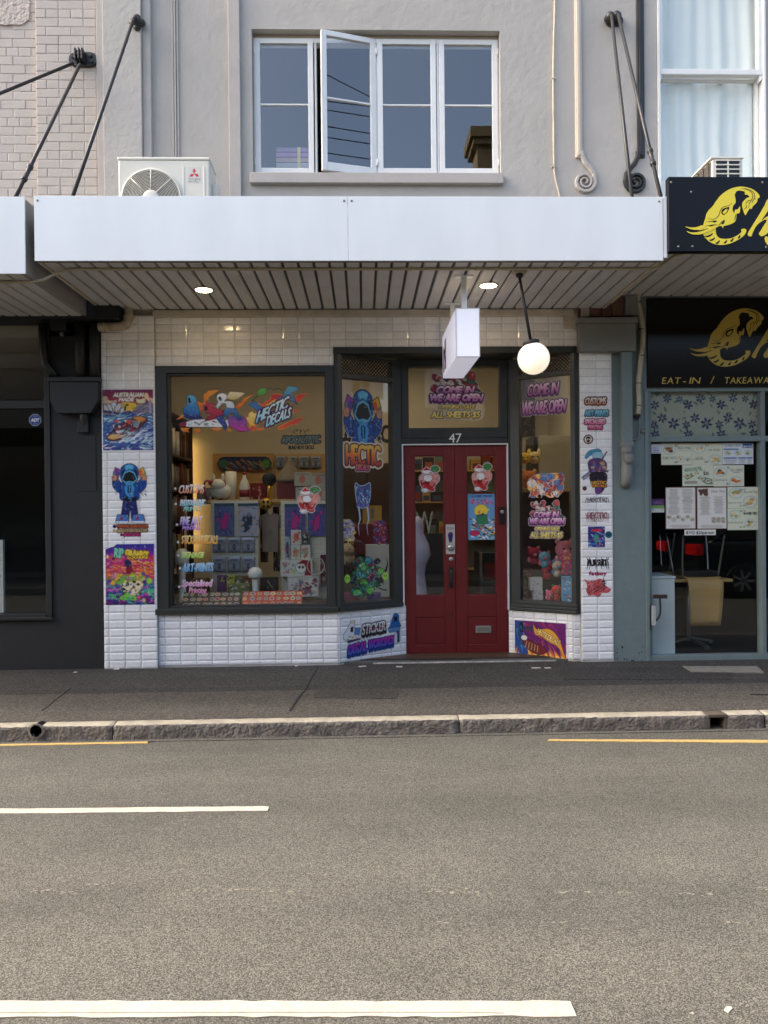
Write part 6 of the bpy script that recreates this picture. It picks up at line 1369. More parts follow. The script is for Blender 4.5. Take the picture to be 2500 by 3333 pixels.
def upturned(cx, yf, lab, tone):
    """bent plywood shell chair hung upside down on the table: seat on the top, back hanging down, legs up"""
    t = thing('cafe_chair', lab, 'chair', (cx, yf, ttz), 'chairs upturned on the cafe table')
    w0, w1 = 0.165, 0.185; prof = [(0.36, ttz + 0.012), (0.20, ttz + 0.004), (0.05, ttz + 0.006), (0.0, ttz + 0.004), (-0.035, ttz - 0.03), (-0.045, ttz - 0.10), (-0.04, ttz - 0.26), (-0.03, ttz - 0.40), (-0.025, ttz - 0.47)]
    ww = [0.185, 0.19, 0.19, 0.185, 0.182, 0.178, 0.170, 0.160, 0.150]; mb = MB(); vs = []; th = 0.012; n = 9
    for (dy, z), w in zip(prof, ww):
        for k in range(n):
            s_ = -1 + 2 * k / (n - 1); vs.append((cx + s_ * w, yf + dy - 0.018 * (s_ * s_) * (1 if z < ttz else 0), z + (0.010 * s_ * s_ if z > ttz else 0)))
    base = len(vs); vs2 = []
    for i, (dy, z) in enumerate(prof):
        p, q = prof[max(i - 1, 0)], prof[min(i + 1, len(prof) - 1)]; tx, tz = q[0] - p[0], q[1] - p[1]; L = math.hypot(tx, tz); nx_, nz_ = -tz / L, tx / L
        for k in range(n): v = vs[i * n + k]; vs2.append((v[0], v[1] - nx_ * th, v[2] - nz_ * th))
    fs = []
    for i in range(len(prof) - 1):
        for k in range(n - 1):
            a_, b_, c_, d_ = i * n + k, i * n + k + 1, (i + 1) * n + k + 1, (i + 1) * n + k; fs.append((a_, b_, c_, d_)); fs.append((a_ + base, d_ + base, c_ + base, b_ + base))
    for i in range(len(prof) - 1): fs.append((i * n, (i + 1) * n, (i + 1) * n + base, i * n + base)); fs.append((i * n + n - 1, i * n + n - 1 + base, (i + 1) * n + n - 1 + base, (i + 1) * n + n - 1))
    for k in range(n - 1): fs.append((k, k + base, k + 1 + base, k + 1)); e = (len(prof) - 1) * n; fs.append((e + k, e + k + 1, e + k + 1 + base, e + k + base))
    mb.smooth = True; mb.add(vs + vs2, fs); mb.build('shell', m_plywood, t)
    for s_ in (-1, 1):
        for (y0, y1) in ((0.06, -0.02), (0.30, 0.40)):
            mb = MB(); mb.tube(cat_rom([(cx + s_ * 0.07, yf + y0 + 0.02, ttz + 0.03), (cx + s_ * 0.165, yf + y0, ttz + 0.035), (cx + s_ * 0.19, yf + y0, ttz + 0.07), (cx + s_ * 0.215, yf + y1, ttz + 0.46)], 5, False), 0.010, 8); mb.build('leg', M('dull_chrome', (150, 150, 148), 0.3, metal=0.85), t)
    mb = MB(); mb.box(cx - 0.18, cx + 0.18, yf + 0.05, yf + 0.30, ttz + 0.026, ttz + 0.085); mb.build('seat_support', m_black_plastic, t, bevel=0.004)
    return t
upturned(tpt(2288, 1900).x, YT - 0.005, 'plywood chair upturned on the cafe table with its back hanging down', 1)
# cafe interior chair behind
c2 = upturned(tpt(2215, 1900).x - 0.02, YT + 0.62, 'second upturned chair behind, seen by its steel legs', 1)
# lock box with bent handle on the frame
t = thing('door_closer', 'pale lock box with bent dark handle on the edge of the restaurant window', 'lock', P(2125, 2035, YW - 0.02))
a, b = P(2117, 1971, YW - 0.02), P(2131, 2034, YW - 0.02); mb = MB(); mb.box(a.x, b.x, YW - 0.06, YW - 0.019, b.z, a.z); mb.build('lock_case', M('pale_grey_metal', (176, 178, 178), 0.5), t, bevel=0.004)
mb = MB(); mb.tube(cat_rom([P(q[0], q[1], YW - 0.05) for q in ((2131, 2024), (2142, 2012), (2149, 1995), (2149, 1970), (2148, 1944))], 5, False), 0.010, 8); mb.build('handle', m_black_metal, t)
a, b = P(2123, 1935, YW - 0.03), P(2169, 1947, YW - 0.03); mb = MB(); mb.box(a.x, b.x, YW - 0.06, YW - 0.035, b.z, a.z); mb.build('grip', M('brown_grip', (60, 44, 42), 0.5), t, bevel=0.003)
a, b = P(2112, 1968, YW - 0.02), P(2117, 2050, YW - 0.02); mb = MB(); mb.box(a.x, b.x, YW - 0.05, YW - 0.019, b.z, a.z); mb.build('hinge_strip', m_black_metal, t, bevel=0.002)

# ================================================================== the other side of the street (seen only in the glass)
m_ob = M('cream_brick_opposite', (112, 98, 70), 0.85, var=(3, 0.08), bump=(40, 0.4, 0.006)); m_ob2 = M('brown_brick_opposite', (84, 82, 78), 0.85, var=(3, 0.08)); m_dg = M('dark_window_glass', (22, 24, 28), 0.08)
YOB = -3.3
for nm, x0, x1, h, m_, lab in (('a', -26, -5.2, 5.2, m_ob2, 'dark brick single storey shop row across the street'), ('b', -5, 2.2, 5.3, M('grey_render_opposite', (88, 86, 80), 0.85), 'grey rendered single storey shop across the street'), ('c', 2.4, 5.4, 6.4, m_ob, 'narrow cream brick shop with a chimney across the street'), ('d', 5.6, 26, 5.2, m_ob2, 'long dark brick shop row beyond the chimney shop across the street')):
    t = thing('opposite_building', lab, 'building', ((x0 + x1) / 2, YOB, 0))
    mb = MB(); mb.box(x0, x1, YOB - 6, YOB, ZR, h); mb.build('wall', m_, t)
    mb = MB(); mb.box(x0, x1, YOB, YOB + 0.12, h - 0.3, h + 0.15); mb.build('cornice', m_, t)
    mb = MB(); mb.box(x0, x1, YOB, YOB + 2.2, 3.25, 3.62); mb.build('street_awning', M('far_awning', (70, 70, 70), 0.6), t)
    x = x0 + 0.6
    while x < x1 - 2.2:
        mb = MB(); mb.box(x - 0.25, x + 2.3, YOB, YOB + 0.02, 0.1, 3.2); mb.build('shop_glass', m_dg, t); x += 2.6
    if nm == 'c':
        cx = 2.95; mb = MB(); mb.box(cx, cx + 1.3, YOB - 1.6, YOB - 0.8, h, 10.65); mb.box(cx - 0.12, cx + 1.42, YOB - 1.72, YOB - 0.68, 10.65, 10.8); mb.box(cx - 0.2, cx + 1.5, YOB - 1.8, YOB - 0.6, 10.8, 11.05); mb.build('chimney', m_ob, t)
t = thing('utility_pole', 'timber utility pole across the street carrying the overhead wires', 'pole', (3.1, -1.3, ZR + 0.14))
mb = MB(); mb.tube([(3.1, -1.3, ZR + 0.14), (3.1, -1.3, 12.6)], [0.15, 0.11], 12); mb.build('pole', m_dark_wood, t)
mb = MB(); mb.box(3.05, 3.15, -2.2, -0.4, 12.0, 12.12); mb.build('cross_arm', m_dark_wood, t)
for i, (z0, z1, dy) in enumerate(((12.0, 10.2, -0.7), (10.5, 13.3, 0), (10.35, 12.6, 0), (10.0, 12.0, 0), (9.75, 11.8, 0), (9.4, 11.4, 0))):
    mb = MB(); mb.tube([Vector((3.1 + 14 * k / 10, -1.3 + dy, z0 + (z1 - z0) * k / 10 - 0.35 * (k / 10) * (1 - k / 10))) for k in range(11)], 0.012, 5); mb.build('overhead_wire', m_black_plastic, None, 0, 'black overhead wire across the street, %s of six from the top' % ORD[i], 'wire', 'overhead wires')
# a car parked across the street, behind the camera: the restaurant glass mirrors its tail
cx0, cy0, cz0 = 5.95, -0.42, ZR; m_car = M('dark_car_paint', (20, 22, 26), 0.2, coat=0.6); W_ = 1.76
t = thing('parked_car', 'dark parked car across the street, its red tail light mirrored in the restaurant glass', 'car', (cx0 + 2.2, cy0 + .88, cz0))
S_ = lambda pts, y: [(cx0 + a, y, cz0 + b) for a, b in pts]
mb = MB(); mb.prism(S_([(0.04, .42), (0, .62), (.05, .98), (.5, 1.04), (3.15, 1.0), (4.1, .86), (4.38, .66), (4.36, .34), (.1, .3)], cy0), (0, W_, 0)); mb.build('body', m_car, t, bevel=0.06, seg=3)
mb = MB(); mb.prism(S_([(.28, 1.0), (.85, 1.44), (2.2, 1.47), (3.1, 1.0)], cy0 + .1), (0, W_ - .2, 0)); mb.build('cabin', m_dg, t, bevel=0.05)
mb = MB(); mb.prism(S_([(.8, 1.43), (.95, 1.475), (2.15, 1.5), (2.3, 1.44)], cy0 + .12), (0, W_ - .24, 0)); mb.build('roof', m_car, t, bevel=0.02)
for y in (cy0, cy0 + W_):
    s_ = -1 if y == cy0 else 1
    for x in (.85, 3.5):
        mb = MB(); mb.lathe((cx0 + x, y - s_ * .2, cz0 + .32), [(.32, 0), (.325, .04), (.325, .18), (.31, .215), (.21, .217)], (0, s_, 0), 24); w_ = mb.build('wheel', m_black_plastic, t)
        mb = MB(); [mb.obox(Vector((cx0 + x, y + s_ * .018, cz0 + .32)) + Vector((math.cos(q + 1.57), 0, math.sin(q + 1.57))) * -.022, Vector((math.cos(q), 0, math.sin(q))) * .2, Vector((math.cos(q + 1.57), 0, math.sin(q + 1.57))) * .044, Vector((0, s_ * .008, 0))) for q in np.linspace(0, 6.2832, 7, endpoint=False)]; mb.build('rim', m_steel, w_)
    mb = MB(); y0 = y - s_ * .42; mb.box(cx0 - .02, cx0 + .14, min(y0, y + s_ * .012), max(y0, y + s_ * .012), cz0 + .78, cz0 + .98); mb.build('tail_light', M('tail_light_red', (190, 16, 20), .2, emit=((255, 24, 24), .07)), t, bevel=0.02)

# ================================================================== printed stickers and posters
YT1 = YP - 0.0105
INK = (24, 20, 40)
def hoodie(c, x0, y0, x1, y1, legs=True, tone=0):
    """plain hooded figure with a dark hood opening, arms raised holding two colour cards"""
    W, H = x1 - x0, y1 - y0
    def q(pts): return [(x0 + a * W / 100, y0 + b * H / 100) for a, b in pts]
    k = 1.0 if legs else 1.6
    def s(pts): return q([(a, b * k) for a, b in pts])
    ow = W * 0.018; B0, B1, B2, B3 = (14, 20, 60), (24, 70, 150), (70, 150, 206), (12, 14, 40)
    if legs:
        c.poly(q([(34, 58), (66, 58), (72, 84), (76, 93), (55, 93), (51, 68), (47, 93), (23, 93), (28, 82)]), (28, 34, 98), INK, ow)
        c.strokes((x0 + W * .3, y0 + H * .62, x0 + W * .7, y0 + H * .85), [(70, 86, 170), (28, 32, 80)], 14, W * .16, W * .03, 1.4, .4)
        for a, b in ((12, 45), (56, 89)): c.poly(q([(a + 4, 86), (b - 2, 86), (b + 2, 95), (b, 99), (a, 99), (a, 95)]), (72, 122, 190), INK, ow); c.poly(q([(a, 96.5), (b + 1, 96.5), (b, 99.5), (a, 99.5)]), (222, 226, 236)); c.poly(q([(a + 12, 89), (a + 20, 89), (a + 18, 94), (a + 10, 94)]), (130, 40, 80))
    c.poly(s([(4, 28), (14, 24), (28, 34), (30, 42), (20, 48), (6, 40)]), B1, INK, ow, smooth=True); c.poly(s([(96, 28), (86, 24), (72, 34), (70, 42), (80, 48), (94, 40)]), B1, INK, ow, smooth=True)
    c.poly(s([(28, 33), (50, 30), (72, 33), (76, 50), (74, 60), (50, 63), (26, 60), (24, 50)]), B1, INK, ow, smooth=True)
    c.poly(s([(38, 38), (62, 38), (60, 52), (50, 56), (40, 52)]), B2, smooth=True); c.poly(s([(44, 38), (48, 38), (49, 50), (46, 50)]), B0); c.poly(s([(56, 38), (52, 38), (51, 50), (54, 50)]), B0); c.poly(s([(30, 55), (50, 58), (70, 55), (71, 61), (50, 64), (29, 61)]), B3)
    c.strokes((x0 + W * .06, y0 + H * .26 * k, x0 + W * .94, y0 + H * .58 * k), [B0, B2, B3], 26, W * .14, W * .03, 1.2, .7, 11)
    c.poly(s([(26, 22), (28, 8), (40, 2), (50, 1), (60, 2), (72, 8), (74, 22), (66, 33), (50, 37), (34, 33)]), (26, 84, 156), INK, ow, smooth=True)
    c.poly(s([(38, 5), (50, 2), (62, 5), (58, 11), (50, 9), (42, 11)]), (98, 186, 222), smooth=True); c.poly(s([(28, 14), (36, 10), (36, 26), (30, 26)]), B0); c.poly(s([(72, 14), (64, 10), (64, 26), (70, 26)]), B0)
    c.poly(s([(28, 27), (36, 15), (50, 11), (64, 15), (72, 27), (62, 33), (50, 31.5), (38, 33)]), (96, 178, 214))
    c.poly(s([(31, 26.5), (38, 17), (50, 13.5), (62, 17), (69, 26.5), (61, 31), (50, 29.5), (39, 31)]), (12, 10, 16))
    c.poly(s([(38, 34), (50, 31.5), (62, 34), (58, 38), (50, 36), (42, 38)]), (70, 150, 200))
    for m, cols in ((1, ((150, 70, 170), (84, 60, 150), (60, 150, 130))), (-1, ((222, 170, 50), (206, 84, 46), (150, 180, 60)))):
        f = (lambda a: a) if m == 1 else (lambda a: 100 - a)
        c.poly(s([(f(12), 7), (f(26), 12), (f(19), 24), (f(5), 18)]), cols[0], INK, ow); c.poly(s([(f(17), 11), (f(25), 13.5), (f(20), 21.5), (f(12), 18.5)]), cols[1]); c.poly(s([(f(7), 15), (f(11), 17), (f(9), 21), (f(5), 18.5)]), cols[2])
        c.poly(s([(f(3), 22), (f(8), 19), (f(15), 21), (f(15), 27), (f(9), 29), (f(3), 27)]), (196, 140, 110), INK, ow * .6, smooth=True)
# --- big posters on the tiled pier
cv = wall_canvas(335, 1268, 499, 1465, YT1, (100, 130, 1320, 1590), 0.0038, bg=((110, 22, 84), (160, 40, 70), (214, 120, 50), (226, 180, 60), (70, 110, 170), (70, 110, 170), (70, 110, 170)))
cv.poly([(100, 300), (200, 300), (240, 380), (330, 400), (400, 380), (420, 440), (100, 460)], (226, 196, 160), smooth=True); cv.poly([(1110, 240), (1160, 210), (1210, 260), (1230, 330), (1310, 350), (1310, 470), (1110, 320)], (230, 200, 160), smooth=True)
cv.poly([(520, 450), (900, 470), (850, 660), (620, 660)], (228, 190, 60), smooth=True)
for pts in ([(120, 470), (200, 520), (260, 640), (130, 620)], [(200, 465), (300, 500), (340, 660), (250, 620)], [(300, 480), (370, 410), (430, 470), (400, 660), (350, 600)], [(390, 560), (480, 470), (560, 460), (520, 590), (420, 680)], [(540, 590), (620, 560), (600, 660), (520, 690)]): cv.poly(pts, (206, 206, 206), (60, 60, 96), 14)
cv.poly([(110, 620), (560, 690), (560, 740), (110, 690)], (60, 62, 110)); cv.poly([(1000, 480), (1180, 450), (1290, 520), (1280, 720), (900, 740), (780, 720)], (110, 100, 140), (56, 50, 100), 8, smooth=True); cv.strokes((860, 500, 1260, 700), [(170, 160, 90), (70, 66, 120), (140, 130, 170)], 36, 240, 20, -.7, .2, 2); cv.poly([(1220, 400), (1260, 395), (1290, 700), (1220, 700)], (150, 160, 190)); cv.poly([(560, 700), (740, 640), (860, 720), (860, 800), (560, 800)], (60, 60, 130), smooth=True); cv.ell(690, 500, 40, 26, (40, 30, 40)); cv.line([(650, 520), (640, 640)], 40, (46, 36, 44))
cv.poly([(100, 700), (500, 780), (800, 760), (1330, 720), (1330, 1600), (100, 1600)], ((96, 160, 180), (60, 110, 170), (50, 80, 160), (80, 120, 190), (62, 52, 130)))
cv.strokes((90, 740, 1320, 1590), [(176, 208, 222), (36, 60, 130), (110, 170, 200), (226, 232, 238), (70, 60, 150), (40, 90, 150)], 330, 260, 34, -.25, .45, 9)
cv.poly([(170, 1290), (300, 1150), (480, 1020), (800, 820), (960, 770), (1120, 800), (1175, 860), (1060, 1010), (860, 1190), (640, 1300), (400, 1360), (230, 1350)], (92, 36, 60), (30, 22, 50), 12, smooth=True); cv.poly([(210, 1290), (330, 1200), (520, 1220), (660, 1240), (520, 1290), (350, 1330)], (224, 180, 106), smooth=True); cv.poly([(820, 820), (960, 780), (1100, 810), (1130, 860), (1000, 920), (900, 860)], (214, 140, 60), (60, 40, 60), 8, smooth=True); cv.poly([(830, 880), (980, 920), (930, 1050), (800, 970)], (120, 150, 160), (200, 210, 214), 10)
cv.scatter((330, 880, 840, 1200), [(150, 52, 66), (196, 90, 84), (222, 214, 206), (70, 40, 60), (100, 130, 160)], 34, 26, 62, 5, INK, 6); cv.strokes((420, 1150, 1250, 1420), [(236, 238, 242), (190, 214, 230)], 60, 220, 26, -.55, .2, 4)
cv.text('AUSTRALIAN', (365, 205, 1085, 305), (236, 226, 216), [(14, (120, 60, 50))], shear=.25, wob=.05, bold=8); cv.text('MADE', (500, 325, 850, 410), (236, 226, 216), [(14, (120, 60, 50))], shear=.25, wob=.05, bold=8); cv.poly([(910, 350), (1000, 370), (1110, 340), (1140, 400), (1090, 450), (980, 460), (920, 420)], (230, 220, 176), (120, 70, 50), 10, smooth=True)
cv.detail(160, 110, 16, 2, .45, .3); stick(cv, 'poster', 'Australian Made poster of a speedboat on blue waves, topmost on the tiled pier', 'poster')
cv = wall_canvas(344, 1771, 502, 1968, YT1, (110, 250, 1440, 1900), 0.0038, bg=((40, 50, 150), (90, 40, 150), (190, 40, 140), (206, 50, 90), (200, 110, 50), (60, 130, 110), (130, 40, 150), (90, 30, 120), (40, 24, 80)))
cv.strokes((110, 560, 1440, 1200), [(226, 90, 60), (190, 40, 130), (236, 150, 70), (150, 30, 120), (214, 50, 80)], 160, 320, 50, .1, .5, 3); cv.strokes((110, 1180, 1440, 1850), [(50, 150, 160), (206, 60, 160), (60, 70, 170), (70, 190, 120), (120, 40, 140), (40, 50, 130)], 150, 300, 60, .0, .6, 8); cv.strokes((820, 700, 1400, 1050), [(240, 150, 60), (220, 90, 40), (250, 200, 110), (150, 40, 40)], 70, 260, 26, .3, .4, 6)
cv.scatter((260, 1080, 1120, 1330), [(226, 214, 70), (236, 176, 60), (190, 206, 70), (120, 170, 80)], 26, 50, 100, 7, (50, 60, 40), 6)
cv.poly([(640, 700), (740, 690), (810, 760), (800, 880), (720, 900), (650, 800)], (40, 44, 96), INK, 10, smooth=True); cv.poly([(700, 880), (790, 880), (860, 960), (800, 1040), (690, 1040)], (140, 26, 44), INK, 8, smooth=True)
for (x, y, r_, col) in ((330, 650, 86, (210, 90, 120)), (330, 640, 40, (90, 30, 70)), (165, 590, 40, (238, 214, 150)), (1015, 1705, 54, (220, 90, 130)), (1150, 1780, 48, (226, 190, 130)), (1300, 1260, 80, (150, 206, 70)), (1140, 1060, 50, (70, 90, 160)), (350, 1110, 80, (220, 140, 150))): cv.ell(x, y, r_, r_ * 1.05, col, 0, (70, 30, 80), 8)
cv.poly([(560, 1420), (760, 1280), (980, 1240), (1110, 1290), (1130, 1400), (1000, 1560), (900, 1660), (740, 1640), (600, 1560)], (226, 212, 170), (60, 40, 50), 14, smooth=True); cv.scatter((600, 1320, 1060, 1600), [(44, 36, 44), (236, 228, 200), (150, 110, 100), (110, 120, 170), (232, 222, 190)], 40, 26, 60, 9); cv.ell(890, 1280, 56, 36, (36, 40, 36), 0, (200, 206, 120), 10)
cv.poly([(470, 1720), (620, 1620), (660, 1560), (740, 1600), (820, 1660), (940, 1680), (940, 1780), (860, 1800), (740, 1760), (620, 1780)], (120, 196, 70), (30, 60, 50), 10, smooth=True); cv.poly([(620, 1720), (800, 1690), (900, 1740), (760, 1750)], (64, 160, 120), smooth=True)
cv.text('RIP', (360, 350, 600, 610), (130, 214, 180), [(16, (20, 40, 60))], shear=.1, wob=.12, bold=12); cv.text('GRANNY', (660, 390, 1290, 560), (236, 206, 60), [(20, (110, 60, 30))], wob=.12, bold=14, rise=-.1); cv.text('SQUARE', (700, 570, 1270, 650), (236, 196, 60), [(14, (110, 60, 30))], wob=.12, bold=6)
m_ = cv.poly_mask([(100, 240), (430, 240), (330, 320), (240, 340), (110, 390)]); cv.a[m_, 3] = 0
cv.detail(260, 130, 20, 3, .35, .4); stick(cv, 'poster', 'purple and orange Granny Square poster with skull art, lowest on the tiled pier', 'poster')
# --- hooded figure on the pier, with its web lines
cv = wall_canvas(358, 1500, 486, 1748, YT1, None, 0.0036)
hoodie(cv, 363, 1508, 481, 1703, True); cv.detail(90, 14, 2.4, 4, .35, .3); cv.halo(1.2, (224, 222, 220))
cv.ell(372, 1713, 6, 6, (40, 44, 90)); cv.text('WWW.HECTICDECALS.COM', (380, 1708, 480, 1717), (190, 90, 44), [(2, (50, 30, 40))], wob=.05, bold=.5); cv.ell(371, 1727, 5, 5, (190, 170, 140)); cv.text('@HECTICDECALS.COM', (380, 1722, 478, 1731), (190, 160, 110), [(2, (60, 44, 40))], wob=.05, bold=.5); cv.ell(394, 1740, 5, 5, (110, 40, 70)); cv.text('HECTIC DECALS', (402, 1736, 454, 1744), (190, 50, 110), [(2, (90, 26, 60))], wob=.05, bold=.5)
stick(cv, 'sticker', 'full length blue hooded figure sticker between the two pier posters', 'sticker')
# --- small stickers on the narrow pier
def small(x0, y0, x1, y1, label, draw, bg=None, cell=0.003):
    c = wall_canvas(x0, y0, x1, y1, YT1, None, cell, bg=bg); draw(c); return stick(c, 'sticker', label, 'sticker', 'small stickers on the narrow tiled pier')
small(1899, 1284, 1979, 1326, 'brown and white sticker lettered Customs', lambda c: c.text('CUSTOMS', (1905, 1294, 1972, 1316), ((240, 232, 224), (200, 120, 60)), [(4, (90, 44, 30)), (1.4, (236, 220, 200))][:1], shear=.25, wob=.1, bold=1.0))
small(1899, 1328, 1986, 1360, 'pale blue sticker lettered Art Prints', lambda c: c.text('ART PRINTS', (1905, 1335, 1980, 1354), ((150, 210, 226), (60, 150, 180)), [(3, (70, 74, 80))], shear=.1, wob=.1, bold=.8))
def d_(c): c.text('SPECIALISED', (1904, 1364, 1970, 1380), ((240, 210, 220), (214, 90, 130)), [(3, (120, 40, 70))], shear=.2, wob=.1, bold=.8); c.text('PRINTING', (1916, 1383, 1960, 1397), ((240, 180, 200), (206, 60, 110)), [(3, (120, 40, 70))], shear=.2, wob=.1, bold=.6)
small(1899, 1359, 1975, 1402, 'pink sticker lettered Specialised Printing', d_)
def d_(c): c.ell(1915, 1430, 16, 16, (96, 44, 40)); c.ell(1915, 1430, 11.5, 11.5, (226, 222, 214)); c.poly([(1908, 1424), (1915, 1420), (1922, 1424), (1921, 1434), (1918, 1440), (1912, 1440), (1909, 1434)], (60, 40, 36), smooth=True); c.ell(1912, 1430, 2, 2.4, (226, 222, 214)); c.ell(1918, 1430, 2, 2.4, (226, 222, 214)); [c.ell(1915 + 13.7 * math.cos(q), 1430 + 13.7 * math.sin(q), 1, 1, (220, 200, 190)) for q in np.linspace(0, 6.28, 16)]
small(1898, 1413, 1932, 1447, 'round brown badge sticker with a pale centre', d_)
def d_(c):
    c.line([(1976, 1470), (1950, 1512)], 4, (70, 64, 72)); c.line([(1896, 1558), (1930, 1532)], 12, (70, 110, 190)); c.line([(1898, 1558), (1928, 1535)], 5, (190, 160, 90)); c.line([(1930, 1536), (1980, 1534)], 6, (90, 70, 60))
    c.poly([(1905, 1488), (1915, 1470), (1935, 1463), (1950, 1462), (1958, 1470), (1940, 1476), (1922, 1482), (1910, 1492)], (70, 140, 176), INK, 1.2, smooth=True); c.poly([(1930, 1474), (1958, 1472), (1962, 1486), (1950, 1496), (1934, 1494)], (150, 190, 210), INK, 1.2, smooth=True)
    c.poly([(1918, 1500), (1940, 1492), (1962, 1496), (1974, 1510), (1970, 1534), (1950, 1542), (1924, 1538), (1916, 1520)], (90, 60, 104), INK, 1.4, smooth=True); c.scatter((1922, 1500, 1968, 1536), [(140, 90, 150), (190, 150, 110), (60, 90, 150), (110, 70, 90)], 16, 4, 8, 4)
    c.poly([(1924, 1540), (1970, 1540), (1974, 1566), (1960, 1600), (1940, 1606), (1936, 1580), (1922, 1566)], (44, 36, 50), INK, 1.4, smooth=True); c.poly([(1940, 1578), (1958, 1576), (1956, 1602), (1940, 1606)], (110, 60, 130), smooth=True); c.text('HECTIC', (1924, 1566, 1972, 1575), (226, 170, 70), [(2, (70, 40, 30))], wob=.1, bold=.5); c.text('DECALS', (1928, 1577, 1974, 1585), (226, 150, 60), [(2, (70, 40, 30))], wob=.1, bold=.5); c.detail(60, 10, 1.8, 7); c.halo(1.0, (210, 206, 206))
small(1892, 1458, 1985, 1612, 'purple and blue armoured swordsman sticker', d_)
small(1895, 1582, 1911, 1598, 'tiny dark round sticker beside the swordsman sticker', lambda c: (c.ell(1903, 1590, 7, 7, (56, 30, 44)), c.ell(1903, 1590, 3.4, 3.4, (120, 60, 70))))
def metal(c, s_, x0, y0, x1, y1, col, seed):
    c.text(s_, (x0 + 4, y0 + (y1 - y0) * .22, x1 - 4, y0 + (y1 - y0) * .6), col, wob=.12, bold=.35); rg = random.Random(seed)
    for k in range(13):
        x = x0 + (x1 - x0) * k / 12; d = abs(k - 6) / 6; c.line([(x, y0 + (y1 - y0) * (.35)), (x + rg.uniform(-4, 4), y0 + (y1 - y0) * (.72 + .26 * d * rg.uniform(.4, 1)))], 2.2, col, taper=True); c.line([(x, y0 + (y1 - y0) * .45), (x + rg.uniform(-5, 5), y0 + (y1 - y0) * rg.uniform(0, .25))], 1.8, col, taper=True)
small(1906, 1610, 1982, 1648, 'spiky grey metal style logo sticker, upper of two', lambda c: metal(c, 'NECROSIS' if False else 'HECTIC', 1908, 1612, 1980, 1646, (120, 116, 116), 1))
def d_(c): metal(c, 'HECTIC', 1908, 1656, 1980, 1708, (150, 96, 100), 2); c.text('DECALS', (1926, 1690, 1962, 1698), (140, 84, 90), wob=.05)
small(1906, 1654, 1982, 1712, 'spiky reddish grey Hectic Decals logo sticker', d_)
def d_(c): c.strokes((1914, 1714, 1969, 1781), [(60, 90, 180), (30, 36, 90), (110, 150, 210), (120, 60, 130), (190, 210, 230)], 90, 16, 3, .6, 1, 3); c.poly([(1926, 1722), (1958, 1722), (1962, 1730), (1922, 1730)], (190, 60, 60)); c.ell(1941, 1752, 9, 14, (70, 150, 120), 0, INK, 1); c.scatter((1924, 1740, 1960, 1778), [(206, 120, 60), (150, 70, 160), (60, 120, 200)], 9, 3, 6, 4)
small(1914, 1714, 1969, 1781, 'small blue poster sticker of crowded cosmic art', d_, bg=(44, 50, 120))
small(1969, 1728, 1994, 1753, 'teal round disc sticker beside the small blue poster', lambda c: (c.ell(1981, 1740, 11, 11, (36, 96, 110)), c.text('HIS', (1974, 1736, 1988, 1744), (20, 56, 70), bold=.4)))
def d_(c):
    c.text('PURSUIT', (1914, 1820, 1976, 1842), (36, 34, 36), wob=.1, bold=.8)
    for x, s_ in ((1914, -1), (1922, -1), (1940, 0), (1958, 0), (1972, 1), (1978, 1)): c.line([(x, 1826), (x + s_ * 4, 1856)], 4, (36, 34, 36), taper=True); c.line([(x, 1824), (x + s_ * 5, 1811)], 3.4, (36, 34, 36), taper=True)
small(1906, 1808, 1986, 1858, 'black spiky sticker lettered Pursuit', d_)
small(1915, 1856, 1977, 1878, 'magenta sticker lettered fatboy', lambda c: c.text('fatboy', (1918, 1860, 1974, 1872), (150, 36, 84), bold=.9))
def d_(c):
    c.poly([(1902, 1884), (1912, 1890), (1930, 1892), (1950, 1884), (1960, 1888), (1962, 1900), (1974, 1908), (1988, 1920), (1978, 1930), (1960, 1930), (1950, 1942), (1930, 1936), (1916, 1938), (1908, 1920), (1912, 1906)], (196, 88, 92), smooth=True); c.strokes((1910, 1894, 1970, 1932), [(70, 30, 40), (110, 40, 50), (226, 130, 130)], 80, 18, 3.4, -.9, .5, 4)
small(1900, 1880, 1992, 1946, 'red graffiti tag sticker, lowest on the narrow pier', d_)

# --- stickers on planes that slant (entrance sides and their glass)
def Pl(px, py, a, n):
    d = ROT @ Vector(((px - CX) / F, (CY - py) / F, -1.0)); a = Vector((a.x, a.y, CAM.z)); return CAM + d * ((a - CAM).dot(n) / d.dot(n))
def slant(x0, y0, x1, y1, a, u, n, off, cell=0.0036, bg=None):
    a2 = a - n * off; ym = (y0 + y1) / 2; L_, R_ = Pl(x0, ym, a2, n), Pl(x1, ym, a2, n); T_, D_ = Pl((x0 + x1) / 2, y0, a2, n), Pl((x0 + x1) / 2, y1, a2, n)
    c = Canvas((R_ - L_).dot(u), T_.z - D_.z, (x0, y0, x1, y1), cell, bg=bg); c.tl = Vector((L_.x, L_.y, T_.z)); c.u = u; return c
def sstick(c, name, label, cat, group=None): return c.build(name, c.tl, c.u, DN, None, None, label, cat, group)
c = slant(1112, 2000, 1308, 2138, S0, su1, sn1, 0.0108, 0.003)
c.poly([(1118, 2060), (1130, 2040), (1142, 2020), (1152, 2022), (1154, 2050), (1168, 2052), (1160, 2072), (1124, 2074)], (226, 226, 228), (40, 40, 60), 1.4, smooth=True); c.poly([(1140, 2036), (1150, 2032), (1148, 2052), (1140, 2050)], (20, 18, 24)); c.ell(1149, 2018, 7, 5, (190, 176, 80)); c.ell(1149, 2018, 4, 2.6, (226, 224, 220)); c.poly([(1154, 2038), (1172, 2040), (1168, 2062), (1152, 2060)], (90, 130, 180), INK, 1); c.poly([(1128, 2078), (1172, 2072), (1172, 2078), (1132, 2086)], (60, 56, 96)); c.scatter((1128, 2062, 1158, 2074), [(40, 40, 60), (190, 176, 80)], 8, 2, 4, 2)
